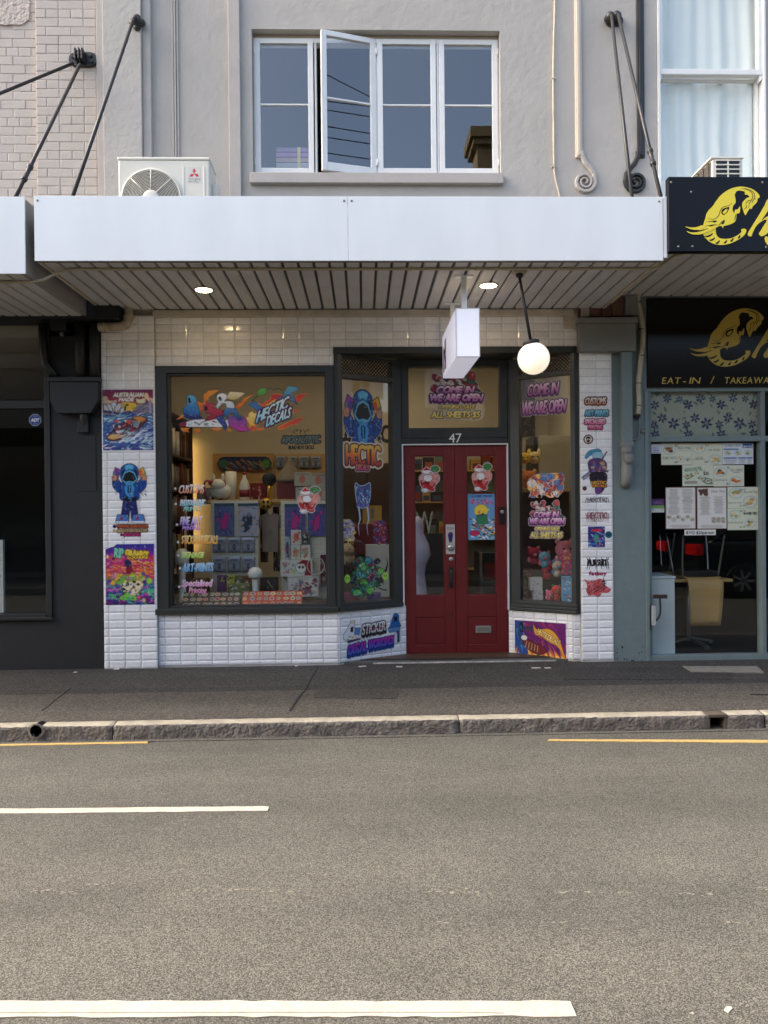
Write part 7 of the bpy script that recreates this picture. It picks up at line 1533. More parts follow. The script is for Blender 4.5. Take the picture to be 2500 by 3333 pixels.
c.text('STICKER', (1178, 2030, 1254, 2062), ((236, 236, 236), (190, 186, 184)), [(3, (36, 34, 38))], shear=.2, wob=.08, bold=.8, rise=.08, drop=(1, 8, (40, 34, 36))); c.line([(1178, 2056), (1254, 2038)], 2.2, (130, 30, 50)); c.line([(1180, 2040), (1254, 2048)], 2.2, (130, 30, 50))
c.text('DECAL', (1134, 2092, 1192, 2122), ((190, 60, 150), (120, 50, 170), (60, 120, 206)), [(3, (44, 34, 120))], shear=.1, wob=.06, bold=1.2, rise=.14, drop=(-2, 9, (30, 60, 130))); c.text('WORKSHOP', (1198, 2084, 1284, 2110), ((200, 60, 150), (120, 50, 170), (60, 120, 206)), [(3, (44, 34, 120))], shear=.1, wob=.06, bold=1.2, rise=.1, drop=(-1, 10, (30, 60, 130)))
c.poly([(1278, 2016), (1282, 2006), (1290, 2004), (1297, 2010), (1298, 2028), (1304, 2044), (1300, 2050), (1268, 2050), (1270, 2040)], (40, 100, 170), INK, 1.4, smooth=True); c.poly([(1281, 2014), (1293, 2014), (1292, 2030), (1283, 2030)], (18, 16, 22)); c.poly([(1262, 2050), (1302, 2050), (1300, 2062), (1266, 2064)], (90, 140, 190), INK, 1.2); c.poly([(1290, 2064), (1300, 2062), (1300, 2098), (1292, 2100)], (44, 70, 110), INK, 1); c.poly([(1284, 2070), (1292, 2068), (1292, 2104), (1282, 2102)], (216, 216, 218), INK, 1); c.halo(0.9, (226, 226, 226))
sstick(c, 'sticker', 'Sticker Decal Workshop lettering sticker with two hooded workers, low beside the doors', 'sticker')
c = slant(1676, 2024, 1842, 2140, T0, su2, sn2, 0.0108, 0.0032, bg=(110, 30, 104))
c.strokes((1676, 2024, 1842, 2140), [(150, 36, 110), (90, 24, 110), (190, 60, 60), (80, 20, 90)], 90, 40, 7, .7, .4, 2); c.flames((1690, 2078, 1842, 2142), [(206, 90, 36), (236, 170, 60), (246, 220, 130)], 9, seed=4, tilt=-.4); c.flames((1676, 2090, 1720, 2142), [(220, 140, 50), (240, 200, 90)], 4, seed=8)
c.poly([(1676, 2024), (1706, 2026), (1706, 2066), (1700, 2078), (1716, 2120), (1720, 2140), (1692, 2140), (1676, 2100)], (36, 70, 140)); c.poly([(1692, 2030), (1704, 2030), (1704, 2064), (1694, 2062)], (18, 18, 34)); c.strokes((1676, 2028, 1712, 2130), [(80, 140, 200), (24, 40, 90), (60, 150, 150)], 26, 26, 3.4, 1.1, .5, 5)
c.poly([(1700, 2080), (1744, 2094), (1776, 2108), (1776, 2124), (1750, 2130), (1716, 2112)], (110, 36, 44), (30, 20, 34), 2, smooth=True); c.ell(1707, 2080, 10, 8, (226, 220, 210)); [c.line([(1716 + k * 9, 2090 + k * 3), (1710 + k * 10, 2112 + k * 3)], 1.6, (222, 190, 130)) for k in range(5)]
c.poly([(1706, 2040), (1738, 2042), (1742, 2058), (1706, 2054)], (60, 54, 76)); c.poly([(1738, 2036), (1750, 2050), (1790, 2046), (1818, 2072), (1834, 2118), (1838, 2134), (1816, 2100), (1790, 2088), (1760, 2070), (1744, 2066)], (222, 160, 60), (110, 40, 40), 1.6, smooth=True); c.text('HECTICDECALS', (1748, 2062, 1826, 2080), (244, 214, 130), [(1.4, (96, 44, 30))], rot=.45, wob=.1, bold=.6)
sstick(c, 'poster', 'purple poster of a flaming rocket arm on the low tiled wall by the doors', 'poster')
# glass beside the doors
GO = -0.0105
def glass1(x0, y0, x1, y1, label, draw, cell=0.0036, bg=None):
    c = slant(x0, y0, x1, y1, A0, ua, na, GO, cell, bg); draw(c); return sstick(c, 'sticker', label, 'sticker', 'stickers on the slanted window glass')
def glass2(x0, y0, x1, y1, label, draw, cell=0.0036, bg=None):
    c = slant(x0, y0, x1, y1, B0, ub, nb, GO, cell, bg); draw(c); return sstick(c, 'sticker', label, 'sticker', 'stickers on the slanted window glass')
def d_(c):
    hoodie(c, 1116, 1266, 1246, 1470, False); c.detail(90, 18, 3, 5, .35, .3)
    c.text('HECTIC', (1126, 1448, 1236, 1512), ((240, 196, 80), (226, 120, 40), (170, 40, 50)), [(7, (236, 214, 180)), (4, (70, 30, 50))], wob=.06, bold=2.2); c.text('DECALS', (1158, 1512, 1198, 1530), ((226, 130, 60), (190, 60, 130)), [(3, (70, 30, 60))], wob=.06, bold=.8); c.halo(1.6, (206, 190, 170))
glass1(1108, 1260, 1254, 1540, 'blue hooded figure sticker over orange Hectic lettering on slanted glass', d_)
def d_(c):
    c.poly([(1158, 1574), (1172, 1582), (1188, 1580), (1204, 1572), (1206, 1600), (1200, 1640), (1186, 1652), (1168, 1648), (1160, 1620)], (70, 80, 130), (200, 214, 230), 1.6, smooth=True); c.strokes((1160, 1578, 1204, 1646), [(200, 220, 236), (40, 44, 84), (130, 90, 170), (90, 150, 200)], 60, 20, 4, 1.4, .5, 4)
    for x in (1168, 1196): c.line([(x, 1650), (x + 4, 1690), (x - 3, 1712), (x + 2, 1748)], 5, (180, 200, 214), taper=True)
glass1(1150, 1566, 1214, 1752, 'pale blue crackling totem sticker on slanted glass', d_)
def blob(cols, x0, y0, x1, y1, halo, seed, n=30):
    def f(c):
        mx, my = (x0 + x1) / 2, (y0 + y1) / 2
        c.ell(mx, my, (x1 - x0) * .36, (y1 - y0) * .38, cols[0], 0, INK, 1.2); c.scatter((x0 + 8, y0 + 8, x1 - 8, y1 - 8), cols, n, (x1 - x0) * .05, (x1 - x0) * .14, seed, INK, .8); c.strokes((x0 + 6, y0 + 6, x1 - 6, y1 - 6), cols, n, (x1 - x0) * .3, 3, 1.4, 1, seed + 1); c.detail(n * 3, (x1 - x0) * .2, 2, seed + 2, .3, .4); c.halo(1.0, halo)
    return f
glass1(1106, 1680, 1162, 1768, 'gold and violet winged sticker on slanted glass', blob([(190, 180, 210), (226, 190, 90), (110, 80, 150), (236, 214, 140)], 1108, 1682, 1160, 1766, (226, 206, 130), 3))
glass1(1208, 1684, 1264, 1778, 'dark red and violet monster sticker on slanted glass', blob([(130, 30, 50), (70, 50, 120), (200, 60, 80), (50, 60, 150)], 1210, 1686, 1262, 1776, (90, 40, 70), 5))
def d_(c): blob([(40, 110, 70), (110, 190, 80), (40, 40, 50), (120, 30, 60), (70, 150, 160)], 1138, 1812, 1244, 1940, (30, 60, 40), 7, 44)(c); c.ell(1130, 1880, 9, 14, (170, 220, 80)); c.ell(1254, 1880, 9, 14, (170, 220, 80)); c.line([(1130, 1866), (1124, 1840), (1130, 1820)], 7, (30, 34, 32), taper=True); c.line([(1254, 1866), (1262, 1840), (1258, 1816)], 7, (30, 34, 32), taper=True); [c.ell(x + d, 1878, 1.6, 2.4, (30, 40, 20)) for x in (1130, 1254) for d in (-3, 3)]
glass1(1114, 1806, 1268, 1944, 'green and black winged beast sticker with two skull flames on slanted glass', d_)
def open_sign(c, x0, y0, x1, y1, full):
    W, H = x1 - x0, y1 - y0
    if full:
        c.scatter((x0 + W * .12, y0 + H * .05, x1 - W * .12, y0 + H * .42), [(150, 40, 50), (70, 130, 130), (60, 50, 70), (190, 60, 60), (210, 196, 190), (50, 110, 90)], 44, W * .04, W * .085, 12, INK, W * .006); c.detail(120, W * .08, W * .014, 9, .35, .4); t0, t1, t2 = .42, .58, .74
    else: t0, t1, t2 = .40, .92, 1.2
    pk = ((236, 220, 232), (206, 140, 196), (150, 70, 150)); o_ = [(W * .022, (70, 24, 70))]
    c.text('COME IN', (x0 + W * .17, y0 + H * (t0 - (.14 if full else .34)), x0 + W * .80, y0 + H * t0), pk, o_, shear=.3, wob=.08, bold=W * .008, drop=(-W * .012, H * .025, (86, 30, 90))); c.text('WE ARE OPEN', (x0 + W * .05, y0 + H * (t1 - (.14 if full else .36)), x0 + W * .95, y0 + H * t1), pk, o_, shear=.3, wob=.08, bold=W * .008, drop=(-W * .012, H * .025, (86, 30, 90)))
    if full: yl = ((240, 226, 150), (206, 180, 70)); c.text('OPENING SALE', (x0 + W * .2, y0 + H * .66, x0 + W * .82, y0 + H * .74), yl, [(W * .012, (90, 76, 30))], shear=.2, wob=.06, bold=W * .004); c.text('ALL SHEETS $5', (x0 + W * .08, y0 + H * .79, x0 + W * .9, y0 + H * .92), yl, [(W * .016, (84, 72, 30))], shear=.2, wob=.06, bold=W * .006)
    c.halo(W * .008, (190, 180, 190))
def d_(c): open_sign(c, 1692, 1240, 1850, 1352, False)
glass2(1690, 1236, 1852, 1356, 'purple Come In We Are Open sticker high on slanted glass', d_)
glass2(1716, 1540, 1838, 1620, 'small flaming rocket riders sticker on the slanted glass over the toys', blob([(200, 90, 50), (70, 110, 170), (220, 214, 210), (150, 40, 60), (236, 170, 70)], 1720, 1544, 1836, 1618, (200, 190, 190), 15, 40))
def d_(c): open_sign(c, 1718, 1628, 1842, 1760, True)
glass2(1716, 1624, 1844, 1762, 'Come In We Are Open opening sale sticker low on slanted glass', d_)
# transom glass and door glass
c = wall_canvas(1384, 1206, 1584, 1376, YD + 0.0285, None, 0.0036); open_sign(c, 1390, 1212, 1580, 1372, True); stick(c, 'sticker', 'Come In We Are Open sticker on the transom glass above the doors', 'sticker')
def santa(c, x0, y0, x1, y1):
    W, H = x1 - x0, y1 - y0
    def e(a, b, rx, ry, col, o=True): c.ell(x0 + a * W, y0 + b * H, rx * W, ry * H, col, 0, (90, 30, 36) if o else None, W * .015)
    e(.45, .62, .36, .26, (186, 44, 48)); e(.78, .48, .18, .18, (222, 150, 140)); e(.2, .5, .15, .12, (222, 160, 150)); e(.78, .16, .2, .11, (70, 130, 70)); e(.42, .38, .22, .16, (214, 150, 130)); e(.44, .48, .2, .12, (232, 230, 230)); e(.38, .24, .2, .09, (232, 230, 230)); e(.4, .66, .16, .05, (130, 24, 30), False); e(.62, .66, .1, .1, (206, 120, 110), False); e(.3, .9, .14, .06, (226, 222, 222)); e(.62, .88, .12, .06, (190, 50, 52)); c.detail(46, W * .2, W * .035, 3, .5, .35); c.poly([(x0 + W * .2, y0 + H * .22), (x0 + W * .36, y0 + H * .08), (x0 + W * .58, y0 + H * .2)], (190, 40, 44)); c.halo(W * .03, (214, 206, 204))
c = wall_canvas(1358, 1508, 1436, 1608, YD + 0.0185, None, 0.003); santa(c, 1362, 1512, 1432, 1604); stick(c, 'sticker', 'red round Santa sticker on the door glass beside the push plate', 'sticker')
c = wall_canvas(1530, 1500, 1606, 1604, YD + 0.0185, None, 0.003); santa(c, 1534, 1504, 1602, 1600); stick(c, 'sticker', 'red round Santa sticker on the door glass above the closed notice', 'sticker')
c = wall_canvas(1523, 1608, 1613, 1757, YD + 0.0185, None, 0.0032, bg=(108, 158, 206)); c.text('CLOSED FROM', (1531, 1611, 1602, 1618), (30, 44, 80), bold=.5); c.text('MAKIN MADE', (1528, 1621, 1604, 1640), (206, 50, 96), [(1.6, (90, 24, 50))], wob=.08, bold=.8) if False else c.strokes((1530, 1622, 1600, 1638), [(206, 50, 96), (120, 30, 60), (232, 120, 150)], 44, 12, 4, 1.2, .5, 2)
c.ell(1566, 1662, 22, 20, (236, 206, 70), 0, (120, 90, 30), 1); c.strokes((1526, 1680, 1610, 1756), [(226, 226, 230), (190, 60, 90), (90, 170, 190), (60, 120, 90), (40, 40, 60), (226, 190, 90), (230, 230, 232)], 120, 26, 6, .2, .8, 6); c.poly([(1552, 1676), (1584, 1674), (1590, 1704), (1550, 1706)], (60, 130, 90), INK, 1); c.ell(1545, 1735, 16, 9, (190, 50, 90), 0, INK, 1); c.scatter((1550, 1650, 1590, 1680), [(190, 60, 60), (70, 60, 90), (240, 220, 120)], 8, 3, 6, 3)
stick(c, 'poster', 'blue Closed From notice poster inside the door glass', 'poster')
# --- lettering and art on the large window
YGL = YG - 0.0018
def win_sticker(x0, y0, x1, y1, label, draw, cell=0.0034):
    c = wall_canvas(x0, y0, x1, y1, YGL, None, cell); draw(c); return stick(c, 'sticker', label, 'sticker', 'stickers on the large display window')
def word(x0, y0, x1, y1, s_, grad, label, dot=None, line2=None):
    def f(c):
        c.text(s_, (x0, y0, x1, y1), grad, shear=.28, wob=.09, bold=1.0)
        if line2: c.text(line2[0], line2[1], line2[2], shear=.25, wob=.07, bold=.8)
        c.ell(dot[0], dot[1], 4, 4, (232, 228, 226))
    X1 = max(x1, line2[1][2] if line2 else x1); Y1 = max(y1, line2[1][3] if line2 else y1)
    return win_sticker(min(x0, dot[0]) - 8, y0 - 8, X1 + 12, Y1 + 8, label, f, 0.0032)
word(584, 1578, 664, 1605, 'CUSTOMS', ((240, 236, 232), (226, 120, 70)), 'pink and orange Customs lettering, first in the list on the glass', (571, 1590))
word(588, 1626, 668, 1646, 'PHOTOGRAPHIC', ((232, 236, 240), (110, 190, 206)), 'pale blue Photographic Prints lettering, second in the list', (572, 1640), ('PRINTS', (598, 1649, 654, 1663), ((160, 206, 214), (120, 200, 170))))
word(588, 1681, 656, 1709, 'FINE ART', ((240, 232, 240), (150, 110, 206)), 'violet Fine Art Printing lettering, third in the list', (576, 1707), ('PRINTING', (594, 1712, 652, 1725), ((190, 160, 226), (170, 120, 214))))
word(592, 1742, 708, 1770, 'STICKERS/DECALS', ((240, 220, 150), (226, 150, 50)), 'orange Stickers/Decals lettering, fourth in the list', (579, 1764))
word(592, 1796, 664, 1815, 'SIGNAGE', ((236, 240, 160), (150, 214, 80)), 'lime green Signage lettering, fifth in the list', (580, 1808))
word(596, 1832, 694, 1860, 'ART-PRINTS', ((190, 224, 240), (80, 160, 220)), 'sky blue Art-Prints lettering, sixth in the list', (586, 1849))
word(594, 1886, 690, 1908, 'Specialised', ((244, 226, 236), (226, 130, 186)), 'pink Specialised Printing lettering, last in the list', (583, 1909), ('Printing', (616, 1911, 672, 1930), ((236, 190, 214), (214, 90, 160))))
def d_(c):
    Z = lambda pts: [(560 + a / 3.318, 1240 + b / 3.318) for a, b in pts]
    def S(pts, col, sm=False, ow=1.4): c.poly(Z(pts), col, INK, ow, smooth=sm)
    OR, YE, RD = ((232, 150, 50), (214, 96, 36)), ((246, 222, 130), (236, 170, 70)), ((196, 44, 46), (226, 96, 50))
    for pts in ([(35, 420), (95, 370), (120, 360), (130, 390), (95, 400)], [(265, 215), (330, 240), (350, 200), (335, 150), (400, 105), (515, 95), (450, 135), (400, 170), (385, 215), (330, 300), (300, 340), (290, 260)], [(690, 270), (720, 240), (750, 230), (770, 190), (885, 140), (820, 190), (780, 240), (740, 280), (700, 300)], [(85, 505), (190, 505), (165, 525), (185, 550), (120, 545)], [(235, 515), (310, 520), (290, 530), (312, 555), (240, 550)], [(425, 505), (530, 510), (500, 535), (440, 530)], [(600, 500), (640, 540), (610, 550)]): c.poly(Z(pts), OR)
    for pts in ([(935, 245), (985, 260), (1000, 235), (1060, 200), (1070, 150), (1150, 140), (1215, 170), (1180, 210), (1100, 240), (1030, 290), (960, 290)], [(1310, 185), (1380, 150), (1475, 135), (1420, 180), (1400, 215), (1350, 230)], [(1300, 320), (1390, 310), (1350, 335), (1310, 340)], [(1130, 520), (1180, 480), (1280, 440), (1340, 420), (1420, 390), (1370, 450), (1330, 480), (1290, 470), (1230, 510), (1150, 530)], [(830, 480), (900, 500), (950, 520), (1010, 490), (1060, 470), (1040, 510), (980, 520), (940, 545), (925, 520), (870, 540), (840, 510)]): c.poly(Z(pts), RD, (236, 176, 90), .7)
    c.poly(Z([(795, 400), (830, 385), (825, 350), (870, 330), (880, 355), (915, 345), (915, 400), (890, 420), (915, 440), (910, 480), (860, 480), (840, 500), (830, 460)]), YE, (220, 100, 40), 1.2); c.poly(Z([(1000, 270), (1060, 235), (1120, 200), (1100, 240), (1040, 290)]), YE)
    S([(130, 445), (230, 415), (420, 410), (560, 420), (620, 420), (610, 480), (560, 495), (180, 490), (100, 480)], (230, 232, 236)); S([(75, 465), (110, 440), (150, 450), (140, 485), (100, 490)], (140, 36, 56), True); c.strokes((630 - 20, 1368, 730, 1386), [(70, 100, 140), (150, 190, 210), (24, 24, 34)], 26, 16, 4, 0, .3, 3)
    S([(610, 400), (700, 370), (780, 395), (800, 440), (790, 490), (840, 530), (720, 540), (650, 500), (615, 480)], ((110, 80, 160), (190, 60, 150)), True)
    S([(160, 170), (195, 148), (240, 160), (270, 200), (255, 240), (290, 290), (300, 350), (290, 385), (325, 395), (300, 410), (200, 410), (130, 385), (120, 300), (165, 255), (160, 200)], ((110, 190, 226), (60, 130, 196), (36, 70, 150))); c.poly(Z([(170, 185), (195, 172), (205, 230), (182, 248)]), (14, 14, 22)); c.poly(Z([(125, 335), (200, 372), (260, 360), (320, 388), (300, 412), (190, 412), (150, 395)]), (40, 50, 116))
    S([(335, 265), (365, 245), (375, 205), (390, 240), (430, 240), (460, 265), (430, 290), (500, 295), (540, 320), (560, 360), (530, 400), (480, 390), (420, 420), (350, 430), (385, 380), (440, 350), (380, 350), (345, 310)], ((206, 70, 90), (140, 30, 56))); c.poly(Z([(345, 275), (375, 262), (385, 310), (355, 322)]), (14, 12, 18)); S([(480, 390), (545, 360), (550, 400), (590, 470), (570, 530), (540, 480), (500, 440)], (54, 70, 140))
    S([(580, 180), (630, 115), (690, 118), (790, 130), (740, 170), (700, 200), (640, 205)], ((238, 228, 190), (200, 180, 120))); S([(480, 170), (500, 140), (550, 130), (590, 150), (590, 190), (560, 220), (620, 215), (665, 240), (675, 285), (640, 310), (590, 290), (580, 240), (540, 240), (510, 270), (490, 300), (475, 270), (500, 230)], ((240, 240, 240), (190, 206, 220))); c.poly(Z([(495, 180), (520, 165), (542, 200), (520, 217)]), (14, 14, 20)); S([(555, 315), (600, 290), (680, 300), (740, 390), (755, 420), (710, 420), (650, 340), (610, 360), (600, 400), (570, 390)], ((80, 130, 190), (40, 60, 120)))
    S([(850, 240), (900, 220), (940, 260), (980, 290), (930, 330), (880, 290), (820, 260)], (70, 120, 180)); S([(865, 210), (920, 160), (930, 110), (975, 80), (1020, 95), (1010, 140), (930, 165), (870, 215)], ((110, 190, 80), (50, 110, 50)), True); c.line(Z([(1010, 110), (1060, 80), (1100, 100), (1150, 80), (1190, 110)]), 3.6, (96, 110, 70)); S([(1120, 185), (1200, 170), (1220, 110), (1260, 60), (1370, 75), (1350, 110), (1290, 130), (1300, 160), (1330, 200), (1355, 260), (1290, 215), (1200, 200)], ((110, 180, 206), (50, 90, 160)))
    c.detail(150, 10, 1.8, 6, .4, .4)
    c.text('HECTIC', (838, 1340, 938, 1374), ((236, 246, 250), (150, 206, 232)), [(5, (84, 26, 76)), (2.2, (26, 22, 44))], shear=.45, wob=.07, bold=1.3, rise=.50); c.text('DECALS', (868, 1356, 946, 1388), ((236, 246, 250), (150, 206, 232)), [(5, (84, 26, 76)), (2.2, (26, 22, 44))], shear=.45, wob=.07, bold=1.3, rise=.40)
win_sticker(570, 1254, 1006, 1412, 'flaming rocket with three hooded riders and Hectic Decals lettering on the large glass', d_, 0.0036)
def d_(c): c.strokes((950, 1396, 1006, 1406), [(44, 46, 44)], 24, 8, 3, 1.5, .3, 2); c.text('APOCALYPTIC', (918, 1418, 1042, 1442), (96, 106, 98), [(3.4, (34, 40, 36))], shear=.1, wob=.08, bold=1.4); c.text('BLIND BOX DECKS', (940, 1450, 1022, 1462), (30, 32, 32), shear=.2, wob=.06, bold=.5)
win_sticker(908, 1390, 1050, 1468, 'dark Apocalyptic Blind Box Decks lettering on the large glass', d_, 0.0034)
win_sticker(962, 1576, 1046, 1676, 'red round Santa sticker on the large display glass', lambda c: santa(c, 966, 1580, 1042, 1672))

# ================================================================== goods inside the shop
def item(name, label, cat, x0, y0, x1, y1, Y, dep, mat, group=None, bev=0.004, front=None, cell=0.005, zbase=None):
    """box shaped goods placed by where they stand; an optional printed front is a part"""
    a, b = P(x0, y0, Y), P(x1, y1, Y); t = thing(name, label, cat, ((a.x + b.x) / 2, Y + dep / 2, b.z), group)
    z0 = b.z if zbase is None else zbase
    mb = MB(); mb.box(a.x, b.x, Y, Y + dep, z0, a.z); mb.build('body', mat, t, bevel=bev)
    if front:
        c = Canvas(b.x - a.x - 0.002, a.z - b.z - 0.002, (x0, y0, x1, y1), cell); front(c); c.build('printed_front', (a.x + 0.001, Y - 0.0015, a.z - 0.001), EX, DN, None, t)
    return t
mk = lambda n, c, r=.6: M(n, c, r, var=(12, 0.06))
# shelves of vinyl along the side wall
xs0, xs2 = ix0 + 0.002, ix0 + 0.24
t = thing('wall_shelf', 'tall dark shelving along the side wall, filled with upright rolls', 'shelf', (xs0 + .1, 8.4, 0.05))
lev = [0.55, 0.95, 1.35, 1.75, 2.15]
for z in lev + [2.62]:
    mb = MB(); mb.box(xs0, xs2, 7.62, YI - 0.12, z - 0.02, z); mb.build('shelf_board', m_dark_wood, t, bevel=0.002)
for y in (7.62, YI - 0.14):
    mb = MB(); mb.box(xs0, xs2, y - 0.021, y - 0.001, 0.05, 2.62); mb.build('upright', m_dark_wood, t)
rg = random.Random(31)
rollm = [mk('roll_ivory', (208, 200, 184)), mk('roll_brown', (96, 66, 46)), mk('roll_red', (110, 44, 38)), mk('roll_grey', (120, 116, 110)), mk('roll_dark', (44, 38, 36)), mk('roll_tan', (164, 134, 96))]
meshes = []
for m_ in rollm:
    mb = MB(); mb.tube([(0, 0, 0), (0, 0, 0.34)], 0.032, 10); mb.lathe((0, 0, 0.3401), [(0.018, 0), (0.018, 0.004)], (0, 0, 1), 8); meshes.append(mb.mesh('vinyl_roll', m_, (0, 0, 0)))
for li, z in enumerate(lev):
    y = 7.68; n_ = 0
    while y < YI - 0.2:
        o = place('vinyl_roll', rg.choice(meshes), (xs2 - 0.05 - rg.uniform(0, 0.04), y, z + 0.0005)); o.scale = (1, 1, rg.uniform(0.8, 1.05)); y += rg.uniform(0.068, 0.085)
        ci = meshes.index(o.data); n_ += 1
        tag(o, '%s vinyl roll, %s from the window on the %s side shelf' % (('ivory', 'brown', 'red', 'grey', 'black', 'tan')[ci], ORD[n_ - 1], ('lowest', 'second', 'third', 'fourth', 'top')[li]), 'roll', 'rolls of vinyl film on the side shelving')
# skateboard deck and wall panel
a, b = P(706, 1487, YI - 0.09), P(884, 1530, YI - 0.09); t = thing('skateboard_deck', 'dark blue printed skateboard deck hung on the back wall', 'skateboard', ((a.x + b.x) / 2, YI, b.z))
r_ = (a.z - b.z) / 2; zc2 = (a.z + b.z) / 2; ov = [(a.x + r_ + r_ * math.cos(q), zc2 + r_ * math.sin(q)) for q in np.linspace(math.pi / 2, 1.5 * math.pi, 10)] + [(b.x - r_ + r_ * math.cos(q), zc2 + r_ * math.sin(q)) for q in np.linspace(-math.pi / 2, math.pi / 2, 10)]
mb = MB(); mb.prism([(x, YI - 0.08, z) for x, z in ov], (0, 0.012, 0)); mb.build('board', m_plywood, t, bevel=0.003)
c = Canvas(b.x - a.x, a.z - b.z, (0, 0, 178, 43), 0.005); c.poly([(21, 0), (157, 0), (170, 5), (178, 21), (170, 38), (157, 43), (21, 43), (8, 38), (0, 21), (8, 5)], (34, 44, 84)); c.strokes((20, 4, 160, 40), [(60, 80, 130), (190, 120, 50), (60, 110, 80), (26, 30, 60), (150, 150, 140)], 60, 40, 4, .7, .4, 3); c.ell(20, 22, 16, 14, (70, 110, 90)); c.ell(160, 22, 12, 14, (80, 140, 70)); c.build('deck_print', (a.x, YI - 0.0815, a.z), EX, DN, None, t)
for (px) in (725, 865):
    q = P(px, 1508, YI); mb = MB(); mb.box(q.x - .02, q.x + .02, YI - 0.068, YI - 0.001, q.z - .01, q.z + .01); mb.build('wall_hook', m_black_plastic, t)
def pack(c, x0, y0, x1, y1):
    W, H = x1 - x0, y1 - y0; c.poly([(x0 + W * .03, y0), (x1 - W * .03, y0), (x1, y0 + H * .1), (x1 - W * .06, y0 + H * .5), (x1, y1), (x0, y1), (x0 + W * .06, y0 + H * .5), (x0, y0 + H * .1)], ((190, 194, 204), (120, 126, 146), (150, 156, 172), (90, 96, 116))); c.poly([(x0 + W * .5, y0 + H * .38), (x0 + W * .66, y0 + H * .62), (x0 + W * .5, y0 + H * .92), (x0 + W * .34, y0 + H * .62)], (26, 28, 36)); c.ell(x0 + W * .5, y0 + H * .62, W * .08, H * .08, (120, 130, 150)); c.line([(x0 + W * .15, y0 + H * .18), (x0 + W * .85, y0 + H * .18)], H * .09, (60, 66, 96))
def packet(x0, y0, x1, y1, Y, label, group, parent=None):
    a, b = P(x0, y0, Y), P(x1, y1, Y); t = thing('foil_packet', label, 'packet', ((a.x + b.x) / 2, Y, b.z), group)
    W, H = b.x - a.x, a.z - b.z; mb = MB(); mb.smooth = True; n = 6; vs = []
    for i in range(n + 1):
        for k in range(n + 1):
            u_, v_ = i / n, k / n; bul = 0.018 * (math.sin(math.pi * u_) * math.sin(math.pi * v_)) ** .5; vs.append((a.x + W * u_, Y - bul, b.z + H * v_))
    m2 = len(vs); vs += [(a.x, Y + 0.004, b.z), (b.x, Y + 0.004, b.z), (b.x, Y + 0.004, a.z), (a.x, Y + 0.004, a.z)]
    mb.add(vs, [(i * (n + 1) + k, (i + 1) * (n + 1) + k, (i + 1) * (n + 1) + k + 1, i * (n + 1) + k + 1) for i in range(n) for k in range(n)] + [(m2 + 3, m2 + 2, m2 + 1, m2)]); mb.build('pouch', M('foil_pouch', (150, 154, 166), 0.28, metal=0.55), t)
    c = Canvas(W * .9, H * .9, (x0, y0, x1, y1), 0.005); pack(c, x0, y0, x1, y1); c.build('packet_print', (a.x + W * .05, Y - 0.0205, a.z - H * .05), EX, DN, None, t); return t
for k, nm in enumerate(('first', 'second', 'third', 'last')): packet(898 + k * 38, 1484, 930 + k * 38, 1524, YI - 0.06, 'foil packet on the back wall, %s from the skateboard' % nm, 'foil packets on the back wall')
# two pegboard stands near the glass
YSt = 7.86
def stand(x0, y0, x1, y1, label):
    a, b = P(x0, y0, YSt), P(x1, y1, YSt); t = thing('display_stand', label, 'stand', ((a.x + b.x) / 2, YSt, 0.03))
    mb = MB(); mb.box(a.x, b.x, YSt, YSt + 0.02, zb_ - 0.4, a.z); mb.build('pegboard', M('peg_board', (206, 200, 182), 0.7), t, bevel=0.002)
    mb = MB()
    for x in (a.x + .01, b.x - .05): mb.box(x, x + .04, YSt + .021, YSt + .061, 0.03, a.z)
    mb.build('stand_post', m_dark_wood, t)
    mb = MB()
    nx_, nz_ = int((b.x - a.x) / .04), int((a.z - zb_) / .05)
    for i in range(nx_):
        for k in range(nz_): x, z = a.x + .02 + i * .04, zb_ + .03 + k * .05; mb.box(x - .003, x + .003, YSt - .0012, YSt, z - .003, z + .003)
    mb.build('peg_holes', m_black_plastic, t); return t
stand(686, 1630, 842, 1905, 'pegboard stand with two prints and six foil packets behind the glass'); stand(914, 1630, 1063, 1905, 'pegboard stand with two violet prints and stacked cards behind the glass')
def art(x0, y0, x1, y1, label, cols, seed, focus):
    def f(c):
        c.fill(np.ones((c.h, c.w), bool), cols[0]); c.strokes((x0, y0, x1, y1), cols, 60, (x1 - x0) * .3, 4, 1, 1.4, seed); c.poly([(x0, y0), (x1, y0), (x1, y0 + (y1 - y0) * .09), (x0, y0 + (y1 - y0) * .09)], (60, 84, 96)); c.ell((x0 + x1) / 2, y0 + (y1 - y0) * .58, (x1 - x0) * .17, (y1 - y0) * .26, focus, .2, (60, 40, 90), 1.5); c.scatter((x0 + 10, y0 + 20, x1 - 10, y1 - 12), [focus, cols[1]], 12, 3, 7, seed)
    return item('art_print', label, 'print', x0, y0, x1, y1, YSt - 0.022, 0.012, m_plastic_white, 'art prints on the pegboard stands', 0.001, f, 0.0045)
art(697, 1638, 764, 1745, 'blue violet art print with pink figure, beside the pale print', [(92, 104, 150), (70, 80, 130), (130, 120, 170), (60, 66, 110)], 3, (190, 60, 140))
art(774, 1638, 842, 1745, 'pale grey art print with orange and black shapes', [(170, 172, 190), (120, 130, 160), (200, 150, 90), (70, 74, 90), (190, 150, 170)], 5, (60, 64, 80))
art(926, 1640, 995, 1745, 'violet art print with pink figure, first on the card stand', [(92, 92, 150), (70, 70, 130), (130, 110, 170), (60, 60, 110)], 7, (190, 60, 140))
art(1001, 1640, 1062, 1745, 'violet art print with pink figure, cut by the window frame', [(92, 92, 150), (76, 70, 136), (120, 110, 170), (60, 60, 110)], 9, (190, 60, 140))
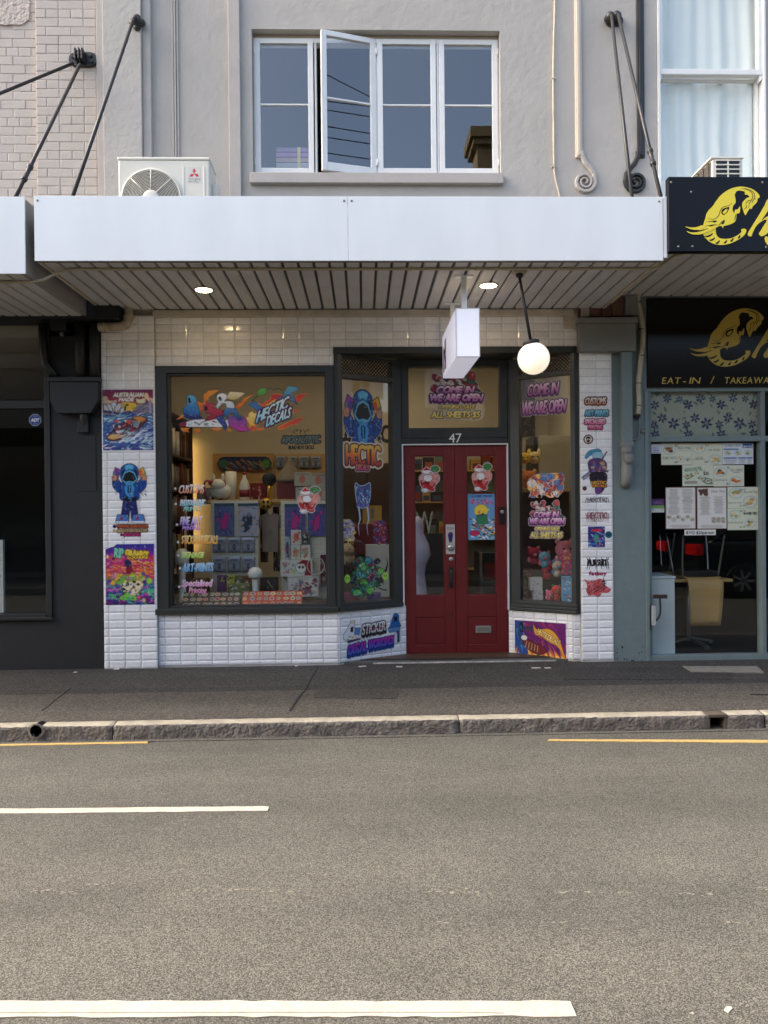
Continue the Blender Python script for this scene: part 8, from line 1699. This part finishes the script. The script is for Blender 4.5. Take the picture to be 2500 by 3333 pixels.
for r_, (y0, y1) in enumerate(((1750, 1798), (1812, 1861))):
    for k, x in enumerate((694, 742, 788)): packet(x, y0, x + 42, y1, YSt - 0.012, 'foil packet, %s in the %s row under the prints' % (('first', 'second', 'third')[k], ('upper', 'lower')[r_]), 'foil packets on the pegboard stand')
def card(x0, y0, x1, y1, label, bgc, cols, seed, dy=0.03, dep=0.012):
    def f(c): c.fill(np.ones((c.h, c.w), bool), bgc); c.ell((x0 + x1) / 2, (y0 + y1) / 2, (x1 - x0) * .3, (y1 - y0) * .3, cols[0]); c.scatter((x0 + 5, y0 + 6, x1 - 5, y1 - 6), cols, 14, 2, 6, seed)
    return item('card_box', label, 'box', x0, y0, x1, y1, YSt - dy - dep, dep, m_plastic_white, 'cards on the display stand', 0.001, f, 0.0045)
card(947, 1725, 981, 1772, 'white card with red blob print, topmost of the stacked cards', (206, 204, 196), [(206, 120, 110), (190, 90, 84)], 2); card(983, 1732, 1010, 1772, 'dark grey card beside the topmost white card', (90, 90, 92), [(40, 40, 44), (180, 180, 180)], 3); card(947, 1774, 978, 1821, 'white card with pink blob print, left of the middle pair', (206, 204, 196), [(210, 130, 116), (190, 100, 90), (150, 180, 140)], 4); card(980, 1774, 1010, 1821, 'white card with pink blob print, right of the middle pair', (206, 204, 196), [(210, 130, 116), (196, 100, 90), (150, 180, 140)], 5); card(926, 1750, 945, 1820, 'tall pale blue card at the edge of the stacked cards', (150, 170, 186), [(60, 70, 90), (150, 70, 80)], 6)
def f(c): c.fill(np.ones((c.h, c.w), bool), (206, 206, 200)); c.ell(980, 1848, 17, 17, (226, 224, 220), 0, (60, 30, 40), 1.5); c.poly([(968, 1836), (985, 1822), (1010, 1826), (1014, 1873), (990, 1873), (996, 1850), (990, 1836)], (150, 36, 52)); c.ell(975, 1846, 4, 5, INK); c.ell(986, 1846, 4, 5, INK); c.scatter((918, 1828, 955, 1866), [(150, 170, 186), (190, 110, 110), (120, 120, 130)], 12, 3, 7, 3); c.ell(957, 1860, 6, 6, (196, 200, 70))
item('card_box', 'wide white box with a red hooded face print', 'box', 913, 1823, 1018, 1876, YSt - 0.06, 0.05, m_plastic_white, None, 0.002, f)
def f(c): c.fill(np.ones((c.h, c.w), bool), (176, 172, 168)); c.poly([(938, 1882), (1034, 1882), (1034, 1938), (938, 1938)], (214, 210, 204)); c.scatter((942, 1886, 1030, 1934), [(170, 90, 100), (110, 130, 150), (190, 170, 150), (130, 60, 80)], 34, 3, 8, 6, (90, 70, 80), .6); c.text('PETTY', (968, 1884, 1006, 1892), (150, 60, 80))
item('framed_print', 'pale framed sticker sheet leaning below the hooded box', 'print', 935, 1878, 1038, 1942, YSt - 0.10, 0.02, m_plastic_white, None, 0.002, f)
# things standing along the top of the stands
zt2 = PZ(760, 1630, YSt)
item('goods_shelf', 'timber shelf on top of the pegboard stands', 'shelf', 676, 1627, 1064, 1634, YSt + 0.07, 0.34, m_plywood, None, 0.003)
def up(px, py): return P(px, py, YSt + 0.2)
def sz(px0, px1): return (px1 - px0) * (YSt + 0.2) / F
zs0 = PZ(760, 1627, YSt + 0.07) + 0.0005
mwhite = M('matt_white', (206, 200, 184), 0.6)
t = thing('paper_roll', 'white upright paper roll on the shelf above the stands', 'roll', (up(752, 1600).x, YSt + .2, zs0)); mb = MB(); mb.tube([(up(752, 1600).x, YSt + .2, zs0), (up(752, 1600).x, YSt + .2, up(752, 1535).z)], sz(0, 18), 20); mb.build('paper', mwhite, t); mb = MB(); mb.tube([(up(752, 1600).x, YSt + .2, up(752, 1535).z), (up(752, 1600).x, YSt + .2, up(752, 1534).z + .004)], sz(0, 7), 12); mb.build('core', m_plywood, t)
x = up(722, 1600).x; t = thing('plaster_ornament', 'white lumpy plaster creature ornament with ears, on the shelf', 'ornament', (x, YSt + .12, zs0)); mb = MB(); mb.sphere((x, YSt + .14, zs0 + .09), (.115, .09, .09)); mb.sphere((x - .02, YSt + .10, zs0 + .16), (.08, .07, .065)); mb.build('body', mwhite, t)
for s_ in (-1, 1): mb = MB(); mb.sphere((x - .02 + s_ * .05, YSt + .11, zs0 + .235), (.02, .018, .05), 10, 8); mb.build('ear', mwhite, t)
x = up(796, 1600).x; t = thing('bottle', 'white bottle with a red label on the shelf', 'bottle', (x, YSt + .2, zs0)); mb = MB(); mb.lathe((x, YSt + .2, zs0), [(.05, 0), (.055, .01), (.055, .15), (.04, .2), (.018, .24), (.018, .27)], (0, 0, 1), 18); mb.build('body', mwhite, t); mb = MB(); mb.lathe((x, YSt + .2, zs0 + .271), [(.02, 0), (.02, .03), (.012, .034)], (0, 0, 1), 14); mb.build('cap', mk('red_cap', (150, 50, 50)), t); mb = MB(); mb.lathe((x, YSt + .2, zs0 + .03), [(.056, 0), (.0562, .08)], (0, 0, 1), 18); mb.build('wrap_label', mk('dark_red_label', (120, 34, 48)), t)
q = up(876, 1560); t = thing('paddle', 'black round paddle with a gold handle on the shelf', 'paddle', (q.x, YSt + .2, zs0)); mb = MB(); mb.lathe((q.x, YSt + .22, q.z), [(.074, 0), (.076, .008), (.07, .014), (.001, .016)], (0, -1, 0), 28); mb.build('disc', m_black_plastic, t); mb = MB(); mb.tube([(q.x - .01, YSt + .21, zs0), (q.x, YSt + .21, q.z - .07)], .014, 10); mb.build('handle', M('gold_paint', (196, 150, 60), .35, metal=.5), t)
q = up(942, 1520); t = thing('fabric_tent', 'grey cone shaped fabric hood on a red box, beside the black paddle', 'hood', (q.x, YSt + .2, zs0)); mb = MB(); mb.lathe((q.x, YSt + .22, zs0 + .19), [(.15, 0), (.145, .03), (.11, .09), (.06, .17), (.02, .24), (.016, .27), (.001, .275)], (0, 0, 1), 14); mb.build('hood', M('grey_fabric', (120, 108, 94), .9, bump=(18, .6, .02)), t); mb = MB(); mb.box(q.x - .13, q.x + .13, YSt + .10, YSt + .34, zs0, zs0 + .19); mb.build('box', mk('dull_red', (104, 40, 38)), t, bevel=.004)
for i, (x0, y0, x1, y1) in enumerate(((958, 1537, 1010, 1582), (1010, 1540, 1062, 1584), (962, 1586, 1012, 1626), (1014, 1586, 1062, 1626))):
    def f(c, x0=x0, y0=y0, x1=x1, y1=y1): c.fill(np.ones((c.h, c.w), bool), (180, 172, 160)); c.ell((x0 + x1) / 2, (y0 + y1) / 2, 10, 14, (190, 120, 108)); c.line([(x0 + 4, y0 + 6), (x1 - 4, y0 + 6)], 3, (140, 130, 120))
    item('card_box', 'grey box with pink blob print, %s %s of four on the shelf' % (('upper', 'lower')[i // 2], ('left', 'right')[i % 2]), 'box', x0, y0, x1, y1, YSt + 0.03, 0.05, mk('grey_card', (180, 172, 160)), 'grey boxes above the stand', 0.002, f)
# hanging puppet strip and gold ball between the stands
q = P(868, 1640, YSt + .05); t = thing('gold_mask', 'gold ball ornament hanging between the stands', 'ornament', (q.x, YSt, q.z)); mb = MB(); mb.sphere((q.x, YSt + .03, q.z), (.065, .05, .065), 16, 10); mb.build('ball', M('gold_paint'), t)
mb = MB(); mb.tube([(q.x, YSt + .03, q.z + .06), (q.x, YSt + .03, zs0 + .2)], .004, 6); mb.build('string', m_black_plastic, t)
for dx in (-.022, .022):
    for dz in (.02, -.025): mb = MB(); mb.sphere((q.x + dx, YSt - .018, q.z + dz), (.015, .008, .017), 8, 6); mb.build('hole', m_black_plastic, t)
q = P(880, 1760, YSt + .1); t = thing('shirt', 'pale shirt hanging between the two stands', 'shirt', (q.x, YSt + .1, q.z - .25)); mb = MB(); mb.smooth = True
prof = [(-.03, .30), (-.11, .27), (-.14, .15), (-.10, .13), (-.09, .2), (-.085, -.12), (.085, -.12), (.09, .2), (.10, .13), (.14, .15), (.11, .27), (.03, .30), (0, .27)]
mb.prism([(q.x + a_, YSt + .10, q.z + b_) for a_, b_ in prof], (0, .03, 0)); mb.build('cloth', M('shirt_cloth', (150, 132, 120), .9, bump=(14, .6, .02)), t, bevel=.008)
# mushroom lamps, boxes and sticker sheets on the bench
def mushroom(px, y0, y1, Y, label):
    q = P(px, y1, Y); h = PZ(px, y0, Y) - zb_; t = thing('mushroom_lamp', label, 'lamp', (q.x, Y, zb_))
    mb = MB(); mb.lathe((q.x, Y, zb_ + .0005), [(.045, 0), (.048, .01), (.038, .02), (.032, h * .6), (.036, h * .72)], (0, 0, 1), 20); mb.build('stem', m_plastic_white, t); mb = MB(); mb.lathe((q.x, Y, zb_ + h * .70), [(.062, 0), (.072, .01), (.074, h * .14), (.06, h * .24), (.03, h * .295), (.001, h * .30)], (0, 0, 1), 24); mb.build('shade', m_plastic_white, t)
mushroom(831, 1846, 1910, YW + .42, 'white mushroom lamp standing on the bench before the foil packets'); mushroom(593, 1785, 1860, YW + .55, 'white mushroom lamp at the shelving end of the bench')
cols = [(110, 60, 110), (190, 180, 70), (110, 120, 84), (150, 90, 60), (96, 110, 130)]
for i, (x0, x1) in enumerate(((706, 735), (737, 764), (766, 792), (794, 816))):
    item('small_box', 'small printed carton on the bench, %s from the shelving side' % ('first', 'second', 'third', 'fourth')[i], 'box', x0, 1874, x1, 1900, YW + .50, .08, mk('carton%d' % i, cols[i]), 'small cartons on the bench', .002, lambda c, x0=x0, x1=x1, i=i: (c.fill(np.ones((c.h, c.w), bool), cols[i]), c.scatter((x0 + 3, 1877, x1 - 3, 1898), [cols[(i + 1) % 5], (206, 200, 180), (60, 50, 60)], 9, 2, 5, i)), .005, zbase=zb_ + .0005)
item('small_box', 'flat green printed carton lying before the row of cartons', 'box', 742, 1902, 812, 1920, YW + .36, .12, mk('green_carton', (110, 124, 80)), None, .002, lambda c: (c.fill(np.ones((c.h, c.w), bool), (110, 124, 80)), c.scatter((744, 1904, 810, 1918), [(190, 130, 70), (206, 200, 180), (70, 60, 50)], 16, 2, 5, 2)), zbase=zb_ + .0005)
def sheet(px0, px1, label, base, seed, pal):
    """sticker sheet propped up on the bench, leaning back"""
    x0, x1 = PX(px0, 1950, YW + .12), PX(px1, 1950, YW + .12); o = Vector((x0, YW + .24, zb_ + .135)); v = (Vector((x0, YW + .11, zb_ + .003)) - o); W, H = x1 - x0, v.length
    c = Canvas(W, H, (0, 0, W * 100, H * 100), .0042, bg=base); rg = random.Random(seed); rows = 3; n = int(W * 100 / 6)
    for r_ in range(rows):
        for k in range(n):
            x, y = (k + .5) * W * 100 / n + rg.uniform(-1, 1), (r_ + .5) * H * 100 / rows; rx, ry = rg.uniform(1.8, 2.8), rg.uniform(1.5, 2.3); c.ell(x, y, rx, ry, (206, 202, 196)); c.ell(x, y, rx * .8, ry * .78, rg.choice(pal)); c.ell(x + rg.uniform(-.6, .6), y, rx * .35, ry * .4, rg.choice(pal))
    return c.build('sticker_sheet', o, EX, v, None, None, label, 'sticker sheet', 'sticker sheets propped on the bench')
PAL = [(170, 50, 56), (60, 110, 130), (206, 160, 80), (60, 54, 60), (120, 150, 120), (200, 120, 110), (90, 60, 110)]
sheet(590, 778, 'dark sticker sheet propped at the bottom of the display window', (44, 36, 34), 3, PAL); sheet(786, 982, 'red sticker sheet propped at the bottom of the display window', (166, 60, 44), 4, PAL)
# backing panels, bags and clothes that crowd the display
item('wall_panel', 'plywood panel behind the skateboard on the back wall', 'panel', 692, 1476, 892, 1640, YI - .03, .02, m_plywood, None, .003); item('wall_panel', 'plywood panel behind the wall packets', 'panel', 894, 1478, 1070, 1640, YI - .03, .02, m_plywood, None, .003)
for i, (x0, y0, x1, y1, Y, dep, col, lab) in enumerate(((640, 1588, 690, 1640, YSt + .1, .12, (120, 112, 104), 'grey stone block beside the white creature ornament'), (814, 1572, 866, 1626, YSt + .28, .1, (120, 36, 34), 'red and black bag on the shelf behind the bottle'), (846, 1652, 872, 1830, YSt + .22, .03, (70, 40, 36), 'long maroon garment hanging between the stands'), (888, 1650, 910, 1860, YSt + .25, .03, (58, 46, 42), 'long dark garment hanging beside the pale shirt'), (562, 1868, 616, 1962, YW + .62, .12, (88, 62, 44), 'brown carton standing at the shelving end of the bench'), (620, 1884, 676, 1962, YW + .62, .12, (110, 84, 58), 'tan carton standing beside the brown carton on the bench'), (846, 1880, 904, 1962, YW + .62, .1, (60, 50, 56), 'dark carton between the cartons and the framed sheet'), (1042, 1806, 1066, 1900, YSt - .05, .04, (90, 40, 60), 'narrow plum box at the frame edge of the display'), (1016, 1580, 1060, 1626, YSt + .2, .06, (150, 50, 46), 'red carton behind the grey boxes on the shelf'))):
    def f(c, x0=x0, y0=y0, x1=x1, y1=y1, col=col, i=i): c.fill(np.ones((c.h, c.w), bool), col); c.strokes((x0, y0, x1, y1), [tuple(min(255, int(v * 1.5)) for v in col), tuple(int(v * .6) for v in col), (190, 180, 160)], 22, (y1 - y0) * .3, 4, 1.5, .5, i)
    item('stock_item', lab, 'goods', x0, y0, x1, y1, Y, dep, mk('stock%d' % i, col), 'stock crowding the display window', .006, f)
t = thing('toy_drone', 'crimson toy drone with bent arms beside the paper roll', 'toy', (up(690, 1600).x, YSt + .1, zs0)); x = up(690, 1600).x; mr = mk('crimson', (140, 34, 54))
mb = MB(); mb.sphere((x + .05, YSt + .1, zs0 + .18), (.07, .05, .035)); mb.build('body', mr, t)
for s_ in (-1, 1): mb = MB(); mb.tube(cat_rom([(x + .05, YSt + .1, zs0 + .18), (x + .05 + s_ * .1, YSt + .1, zs0 + .2), (x + .05 + s_ * .1, YSt + .1, zs0 + .05), (x + .05 + s_ * .05, YSt + .1, zs0)], 4, False), .011, 8); mb.build('arm', mr, t)
mb = MB(); q = P(1028, 1842, YSt - .08); mb.tube([(q.x + .09 * math.cos(a_), YSt - .08, q.z + .09 * math.sin(a_)) for a_ in np.linspace(0, 6.2832, 25)], .005, 6, caps=False); mb.build('clear_ring', M('clear_plastic', (200, 196, 186), .2), None, 0, 'pale ring leaning beside the hooded face box', 'ring')
c = wall_canvas(1092, 1384, 1280, 1470, YI - .004, None, .006); c.text('HECTIC', (1100, 1398, 1272, 1456), (36, 32, 34), wob=.16, bold=2.4, rise=.1); c.detail(30, 30, 4, 3, 1.6, .1); stick(c, 'wall_lettering', 'dark graffiti lettering on the back wall behind the slanted window', 'lettering')
item('picture', 'dark framed picture on the back wall beside the grey cabinet', 'picture', 1686, 1236, 1742, 1420, YI - .03, .025, m_dark_wood, None, .003, lambda c: (c.fill(np.ones((c.h, c.w), bool), (64, 60, 54)), c.strokes((1690, 1240, 1738, 1416), [(90, 86, 76), (40, 38, 36), (120, 110, 96)], 40, 30, 5, 1.2, 1, 3)), .006)
# --- behind the slanted window with the hooded sticker
Yq = 8.35
item('counter', 'dark red counter seen through the slanted window', 'counter', 1150, 1706, 1282, 1772, Yq, .5, mk('counter_red', (112, 34, 34)), None, .004, zbase=1.0)
t = item('display_plinth', 'white display plinth under the dark red counter', 'plinth', 1190, 1772, 1268, 1962, Yq - .05, .4, m_plastic_white, None, .004, zbase=.04)
item('kraft_box', 'yellow kraft box standing on the dark red counter', 'box', 1180, 1646, 1243, 1705, Yq + .1, .25, mk('kraft', (196, 160, 84)), None, .004, lambda c: (c.fill(np.ones((c.h, c.w), bool), (196, 160, 84)), c.poly([(1205, 1658), (1212, 1652), (1219, 1658), (1216, 1688), (1208, 1688)], (120, 130, 120))))
def plush(label, px, py, Y, r, col, ears='round', col2=None, snout=True, group='plush toys in the shop', base=None):
    """generic stuffed toy: body, head with ears, muzzle, eyes, two arms"""
    q = P(px, py, Y); z0 = q.z - r * 2.0 if base is None else base; m1 = mk('plush_%d_%d_%d' % col, col, .95); m2 = mk('plush_%d_%d_%d' % (col2 or col), (col2 or col), .95)
    t = thing('plush_toy', label, 'plush toy', (q.x, Y, z0), group)
    mb = MB(); mb.sphere((q.x, Y, z0 + r * .85), (r * .8, r * .7, r * .85), 16, 10); mb.build('body', m1, t)
    mb = MB(); mb.sphere((q.x, Y - r * .15, q.z), (r, r * .85, r * .9), 18, 12); mb.build('head', m1, t)
    for s_ in (-1, 1):
        mb = MB(); mb.sphere((q.x + s_ * r * .7, Y - r * .05, q.z + r * .8), (r * .28, r * .16, r * (.3 if ears == 'round' else .55)), 10, 8); mb.build('ear', m2, t)
        mb = MB(); mb.sphere((q.x + s_ * r * .36, Y - r * .93, q.z + r * .12), r * .1, 8, 6); mb.build('eye', m_black_plastic, t)
        mb = MB(); mb.sphere((q.x + s_ * r * .85, Y - r * .25, z0 + r * .95), (r * .25, r * .25, r * .45), 10, 8); mb.build('arm', m2, t)
    if snout: mb = MB(); mb.sphere((q.x, Y - r * .9, q.z - r * .22), (r * .34, r * .24, r * .24), 10, 8); mb.build('muzzle', m2, t)
    return t
plush('beige plush toy head behind the slanted window beside the hooded sticker', 1128, 1790, 8.05, .085, (196, 168, 130), 'round', (150, 120, 90))
for (x0, x1, col, lab) in ((1112, 1166, (110, 30, 80), 'magenta flat art book on the bench behind the slanted window'), (1190, 1240, (70, 60, 130), 'violet flat art book on the bench behind the slanted window')):
    item('art_book', lab, 'book', x0, 1934, x1, 1944, 7.80, .2, mk('book%d' % x0, col), None, .002, zbase=zb_ - .0095)
t = thing('dark_cupboard', 'dark timber cupboard at the back wall seen through the slanted window', 'cupboard', (0.15, YI - .2, .03)); x0, x1 = PX(1090, 1700, YI - .3), PX(1300, 1700, YI - .3); mb = MB(); mb.box(x0, x1, YI - .3, YI - .002, .031, PZ(1190, 1508, YI - .3)); mb.build('carcass', m_dark_wood, t, bevel=.004)
for k in range(2):
    w_ = (x1 - x0) / 2; mb = MB(); mb.box(x0 + k * w_ + .01, x0 + (k + 1) * w_ - .01, YI - .318, YI - .3005, .06, PZ(1190, 1512, YI - .3)); d = mb.build('door', m_dark_wood, t, bevel=.004); mb = MB(); mb.tube([(x0 + w_ + (.04 if k else -.04), YI - .335, 1.2), (x0 + w_ + (.04 if k else -.04), YI - .335, 1.35)], .006, 8); mb.build('knob', m_steel, d)
# --- seen through the doors: shelves with boxed goods, big letter, curvy form, cabinet
t = thing('goods_rack', 'pale timber rack with boxed goods at the back, seen through the doors', 'shelf', (.9, YI - .2, .03)); x0, x1 = PX(1335, 1600, YI - .3), PX(1640, 1600, YI - .3)
zr_ = [PZ(1480, q, YI - .3) for q in (1530, 1632, 1740, 1850)]
for z in zr_: mb = MB(); mb.box(x0, x1, YI - .32, YI - .002, z - .02, z); mb.build('shelf_board', m_plywood, t, bevel=.002)
for x in (x0, (x0 + x1) / 2, x1 - .02): mb = MB(); mb.box(x, x + .02, YI - .318, YI - .003, .03, zr_[0] + .3); mb.build('upright', m_plywood, t)
rg = random.Random(41); pal2 = [(150, 60, 50), (70, 80, 110), (200, 190, 170), (60, 50, 50), (190, 150, 80), (110, 130, 120), (170, 90, 70)]
for li, z in enumerate(zr_):
    x = x0 + .04; k = 0
    while x < x1 - .14:
        w_ = rg.uniform(.09, .15); h_ = rg.uniform(.12, .2)
        if not (abs(x - (x0 + x1) / 2) < .14):
            tt = thing('toy_box', 'boxed toy on the rack behind the doors, %s on the %s board' % (ORD[k], ('top', 'second', 'third', 'lowest')[li]), 'box', (x + w_ / 2, YI - .25, z), 'boxed toys on the rack'); cc = rg.choice(pal2); k += 1
            mb = MB(); mb.box(x, x + w_, YI - .30, YI - .16, z + .0005, z + h_); mb.build('carton', mk('toybox_%d_%d_%d' % cc, cc), tt, bevel=.002); c2_ = rg.choice(pal2)
            mb = MB(); mb.box(x + w_ * .15, x + w_ * .85, YI - .302, YI - .3002, z + h_ * .12, z + h_ * .62); mb.build('window_panel', mk('toybox_%d_%d_%d' % c2_, c2_), tt)
        x += w_ + rg.uniform(.004, .03)
mb = MB(); q = P(1382, 1736, 8.1); hW = PZ(1382, 1664, 8.1) - q.z; mesh_text(mb, 'W', q.x, q.z, hW, 8.1, depth=.03, width=.19); t = mb.build('letter_sign', M('pale_green_white', (200, 206, 190), .6), None, 0, 'large pale letter W standing behind the door glass', 'letter')
mb = MB(); mb.box(q.x - .2, q.x + .2, 8.06, 8.3, .035, q.z - .001); mb.build('letter_plinth', mk('dark_plinth', (60, 54, 52)), None, .004, 'dark plinth carrying the pale letter behind the doors', 'plinth')
q = P(1374, 1800, 7.85); mb = MB(); mb.smooth = True; zz_ = lambda py: PZ(1374, py, 7.85); k_ = 7.85 / F
mb.lathe((P(1362, 1800, 7.85).x, 7.9, 0), [(.11, zz_(1960)), (.095, zz_(1935)), (.07, zz_(1870)), (.085, zz_(1840)), (.138, zz_(1805)), (.115, zz_(1770)), (.06, zz_(1735)), (.06, zz_(1710)), (.045, zz_(1690)), (.01, zz_(1680))], (0, 0, 1), 28)
o = mb.build('sculpted_form', M('lilac_white', (206, 200, 226), .5), None, 0, 'tall white curvy sculpted form standing just inside the doors', 'sculpture')
mb = MB(); cx_ = P(1362, 1800, 7.85).x; mb.lathe((cx_, 7.9, .031), [(.17, 0), (.17, zz_(1962) - .031)], (0, 0, 1), 28); mb.build('round_plinth', mk('dark_plinth', (60, 54, 52)), None, 0, 'round dark plinth under the curvy white form', 'plinth')
t = thing('game_cabinet', 'steel trimmed game cabinet with red lit panel behind the right door', 'cabinet', (P(1590, 1900, 8.3).x, 8.4, .03)); a, b = P(1563, 1800, 8.3), P(1640, 1940, 8.3)
mb = MB(); mb.box(a.x, b.x, 8.3, 8.8, .031, a.z); mb.build('case', mk('dark_case', (54, 60, 70)), t, bevel=.006); mb = MB(); mb.box(a.x - .006, a.x + .02, 8.29, 8.32, .031, a.z + .01); mb.box(a.x + .02, b.x, 8.285, 8.298, PZ(1600, 1905, 8.3), PZ(1600, 1890, 8.3)); mb.build('trim', m_steel, t, bevel=.002); mb = MB(); mb.box(a.x + .06, b.x - .03, 8.292, 8.2985, PZ(1600, 1885, 8.3), PZ(1600, 1830, 8.3)); mb.build('lit_panel', M('red_panel', (120, 28, 28), .4), t)
# --- behind the slanted window full of toys
t = item('cold_cabinet', 'pale grey upright cabinet with a dark door edge behind the toys', 'cabinet', 1752, 1418, 1862, 1600, 8.3, .5, M('cabinet_cream', (176, 170, 150), .5), None, .006, zbase=.035)
a, b = P(1740, 1420, 8.25), P(1752, 1600, 8.25); mb = MB(); mb.box(a.x, b.x, 8.29, 8.7, .035, a.z); mb.build('door_edge', m_black_plastic, t)
zl = PZ(1720, 1592, 8.0); mb = MB(); mb.box(PX(1680, 1600, 8.0), PX(1880, 1600, 8.0), 7.92, 8.2, zl - .03, zl); mb.build('toy_shelf', m_plywood, None, .003, 'pale timber shelf carrying the yellow and orange plush toys', 'shelf')
mb = MB(); mb.box(PX(1690, 1700, 8.0), PX(1870, 1700, 8.0), 8.2, 8.23, .035, zl - .03); mb.build('partition_board', mk('brown_panel', (66, 52, 44)), None, .003, 'brown panel under the toy shelf', 'panel')
plush('orange plush toy head on the toy shelf, beside the door post', 1722, 1556, 8.0, .09, (206, 110, 50), 'round', (230, 170, 100), base=zl + .0005); plush('yellow plush toy behind the orange one', 1706, 1492, 8.14, .07, (226, 180, 70), 'long', (236, 206, 120), base=zl + .0005); plush('pale yellow plush toy against the grey cabinet', 1738, 1490, 8.16, .075, (222, 196, 130), 'long', (236, 220, 170), base=zl + .0005)
zbb = zb_ - .0095
for i, (px, py, Y, r_, c1, c2_, lab) in enumerate(((1738, 1800, 7.72, .055, (170, 50, 70), (220, 130, 150), 'crimson plush toy, leftmost of the pile in the slanted window'), (1772, 1812, 7.62, .05, (110, 150, 170), (206, 90, 120), 'grey blue plush toy with pink ears in the toy pile'), (1780, 1850, 7.66, .05, (186, 60, 66), (110, 40, 44), 'red plush toy in the middle of the toy pile'), (1815, 1842, 7.6, .05, (190, 170, 150), (80, 130, 180), 'cream plush toy with blue arms in the toy pile'), (1838, 1788, 7.68, .085, (214, 130, 150), (226, 160, 176), 'large pink plush toy at the top of the toy pile'), (1812, 1920, 7.50, .045, (190, 56, 50), (70, 96, 60), 'small red plush toy with green arms low in the toy pile'), (1788, 1932, 7.52, .032, (206, 90, 120), (226, 150, 170), 'tiny pink plush toy low beside the white boxes'), (1716, 1870, 7.72, .05, (84, 40, 40), (120, 60, 50), 'dark maroon plush toy in the shade behind the white boxes'))):
    plush(lab, px, py, Y, r_ * 1.22, c1, 'round', c2_, group='plush toys piled in the slanted window', base=zbb + (0 if i in (5, 6, 7) else max(0, P(px, py, Y).z - r_ * 2.4 - zbb)))
item('toy_riser', 'dark stepped riser under the pile of plush toys', 'riser', 1712, 1862, 1862, 1965, 7.78, .2, mk('dark_plinth', (60, 54, 52)), None, .003, zbase=zbb)
item('small_box', 'white carton with small figures, upper of two by the door post', 'box', 1726, 1880, 1766, 1920, 7.58, .08, m_plastic_white, None, .002, lambda c: (c.fill(np.ones((c.h, c.w), bool), (206, 202, 198)), c.scatter((1730, 1886, 1763, 1916), [(190, 130, 120), (150, 140, 140)], 9, 2, 4, 2)), zbase=PZ(1746, 1921, 7.58)); item('small_box', 'white carton with small figures, lower of two by the door post', 'box', 1736, 1922, 1768, 1958, 7.57, .08, m_plastic_white, None, .002, lambda c: (c.fill(np.ones((c.h, c.w), bool), (200, 198, 198)), c.scatter((1739, 1926, 1766, 1954), [(190, 130, 120), (150, 140, 140)], 7, 2, 4, 3)), zbase=zbb)
for i, (y0, y1, lab, cs) in enumerate(((1800, 1870, 'bright printed toy bag at the outer edge of the toy pile', [(190, 60, 110), (70, 90, 160), (226, 190, 70), (60, 130, 90)]), (1875, 1958, 'blue and white printed toy bag low at the outer edge of the pile', [(110, 170, 210), (226, 226, 230), (60, 70, 140), (206, 110, 60)]))):
    item('toy_bag', lab, 'bag', 1830, y0, 1864, y1, 7.42 + .06 * (1 - i), .04, mk('bag%d' % i, cs[0]), None, .006, lambda c, y0=y0, y1=y1, cs=cs, i=i: (c.fill(np.ones((c.h, c.w), bool), cs[0]), c.strokes((1830, y0, 1864, y1), cs, 60, 14, 4, .4, 1.2, i + 2)))
# storage crate and lamp seen in the upper window
t = thing('storage_drawers', 'clear storage drawers with violet contents behind the upper window', 'drawers', (P(950, 540, 7.6).x, 7.62, wz0 + .016)); a, b = P(898, 478, 7.55), P(1003, 545, 7.55)
for k in range(4):
    z0 = b.z + (a.z - b.z) * k / 4; mb = MB(); mb.box(a.x, b.x, 7.55, 7.75, max(z0, wz0 + .016) + .003, z0 + (a.z - b.z) / 4 - .006); mb.build('drawer', mk('drawer%d' % k, [(190, 180, 186), (190, 150, 140), (170, 120, 170), (150, 120, 160)][k]), t, bevel=.004)
mb = MB(); mb.box(P(968, 478, 7.55).x, P(978, 478, 7.55).x, 7.546, 7.5495, wz0 + .02, a.z - .004); mb.build('tape', mk('yellow_tape', (226, 206, 110)), t)
# litter at the foot of the wall
rg = random.Random(17)
for i, (px, py, L, lab) in enumerate(((1745, 2176, .085, 'white card scrap on the footpath by the flame poster, nearer the doors'), (1783, 2176, .06, 'white card scrap on the footpath by the flame poster, nearer the pier'), (1180, 2171, .075, 'paper scrap on the footpath below the workshop sticker'), (1300, 2172, .06, 'paper scrap on the footpath before the doormat'), (965, 2169, .03, 'small pale crumb of paper under the low tiled wall'), (380, 2180, .05, 'torn paper scrap at the foot of the tiled pier'), (245, 2190, .03, 'tiny paper scrap on the footpath before the black wall'))):
    p = on_path(px, py); mb = MB(); q = rg.uniform(-.4, .4); c0, s0 = math.cos(q), math.sin(q); pts = [(-L / 2, -.02), (L / 2, -.018), (L / 2 * .9, .02), (-L / 2 * .95, .022)]; pz = path_z(p.y)
    mb.prism([(p.x + a_ * c0 - b_ * s0, p.y + a_ * s0 + b_ * c0, pz + .0042) for a_, b_ in pts], (0, 0, .003)); mb.build('paper_scrap', M('litter_paper', (206, 200, 196), .8, var=(40, .15)), None, 0, lab, 'litter', 'paper scraps along the wall')
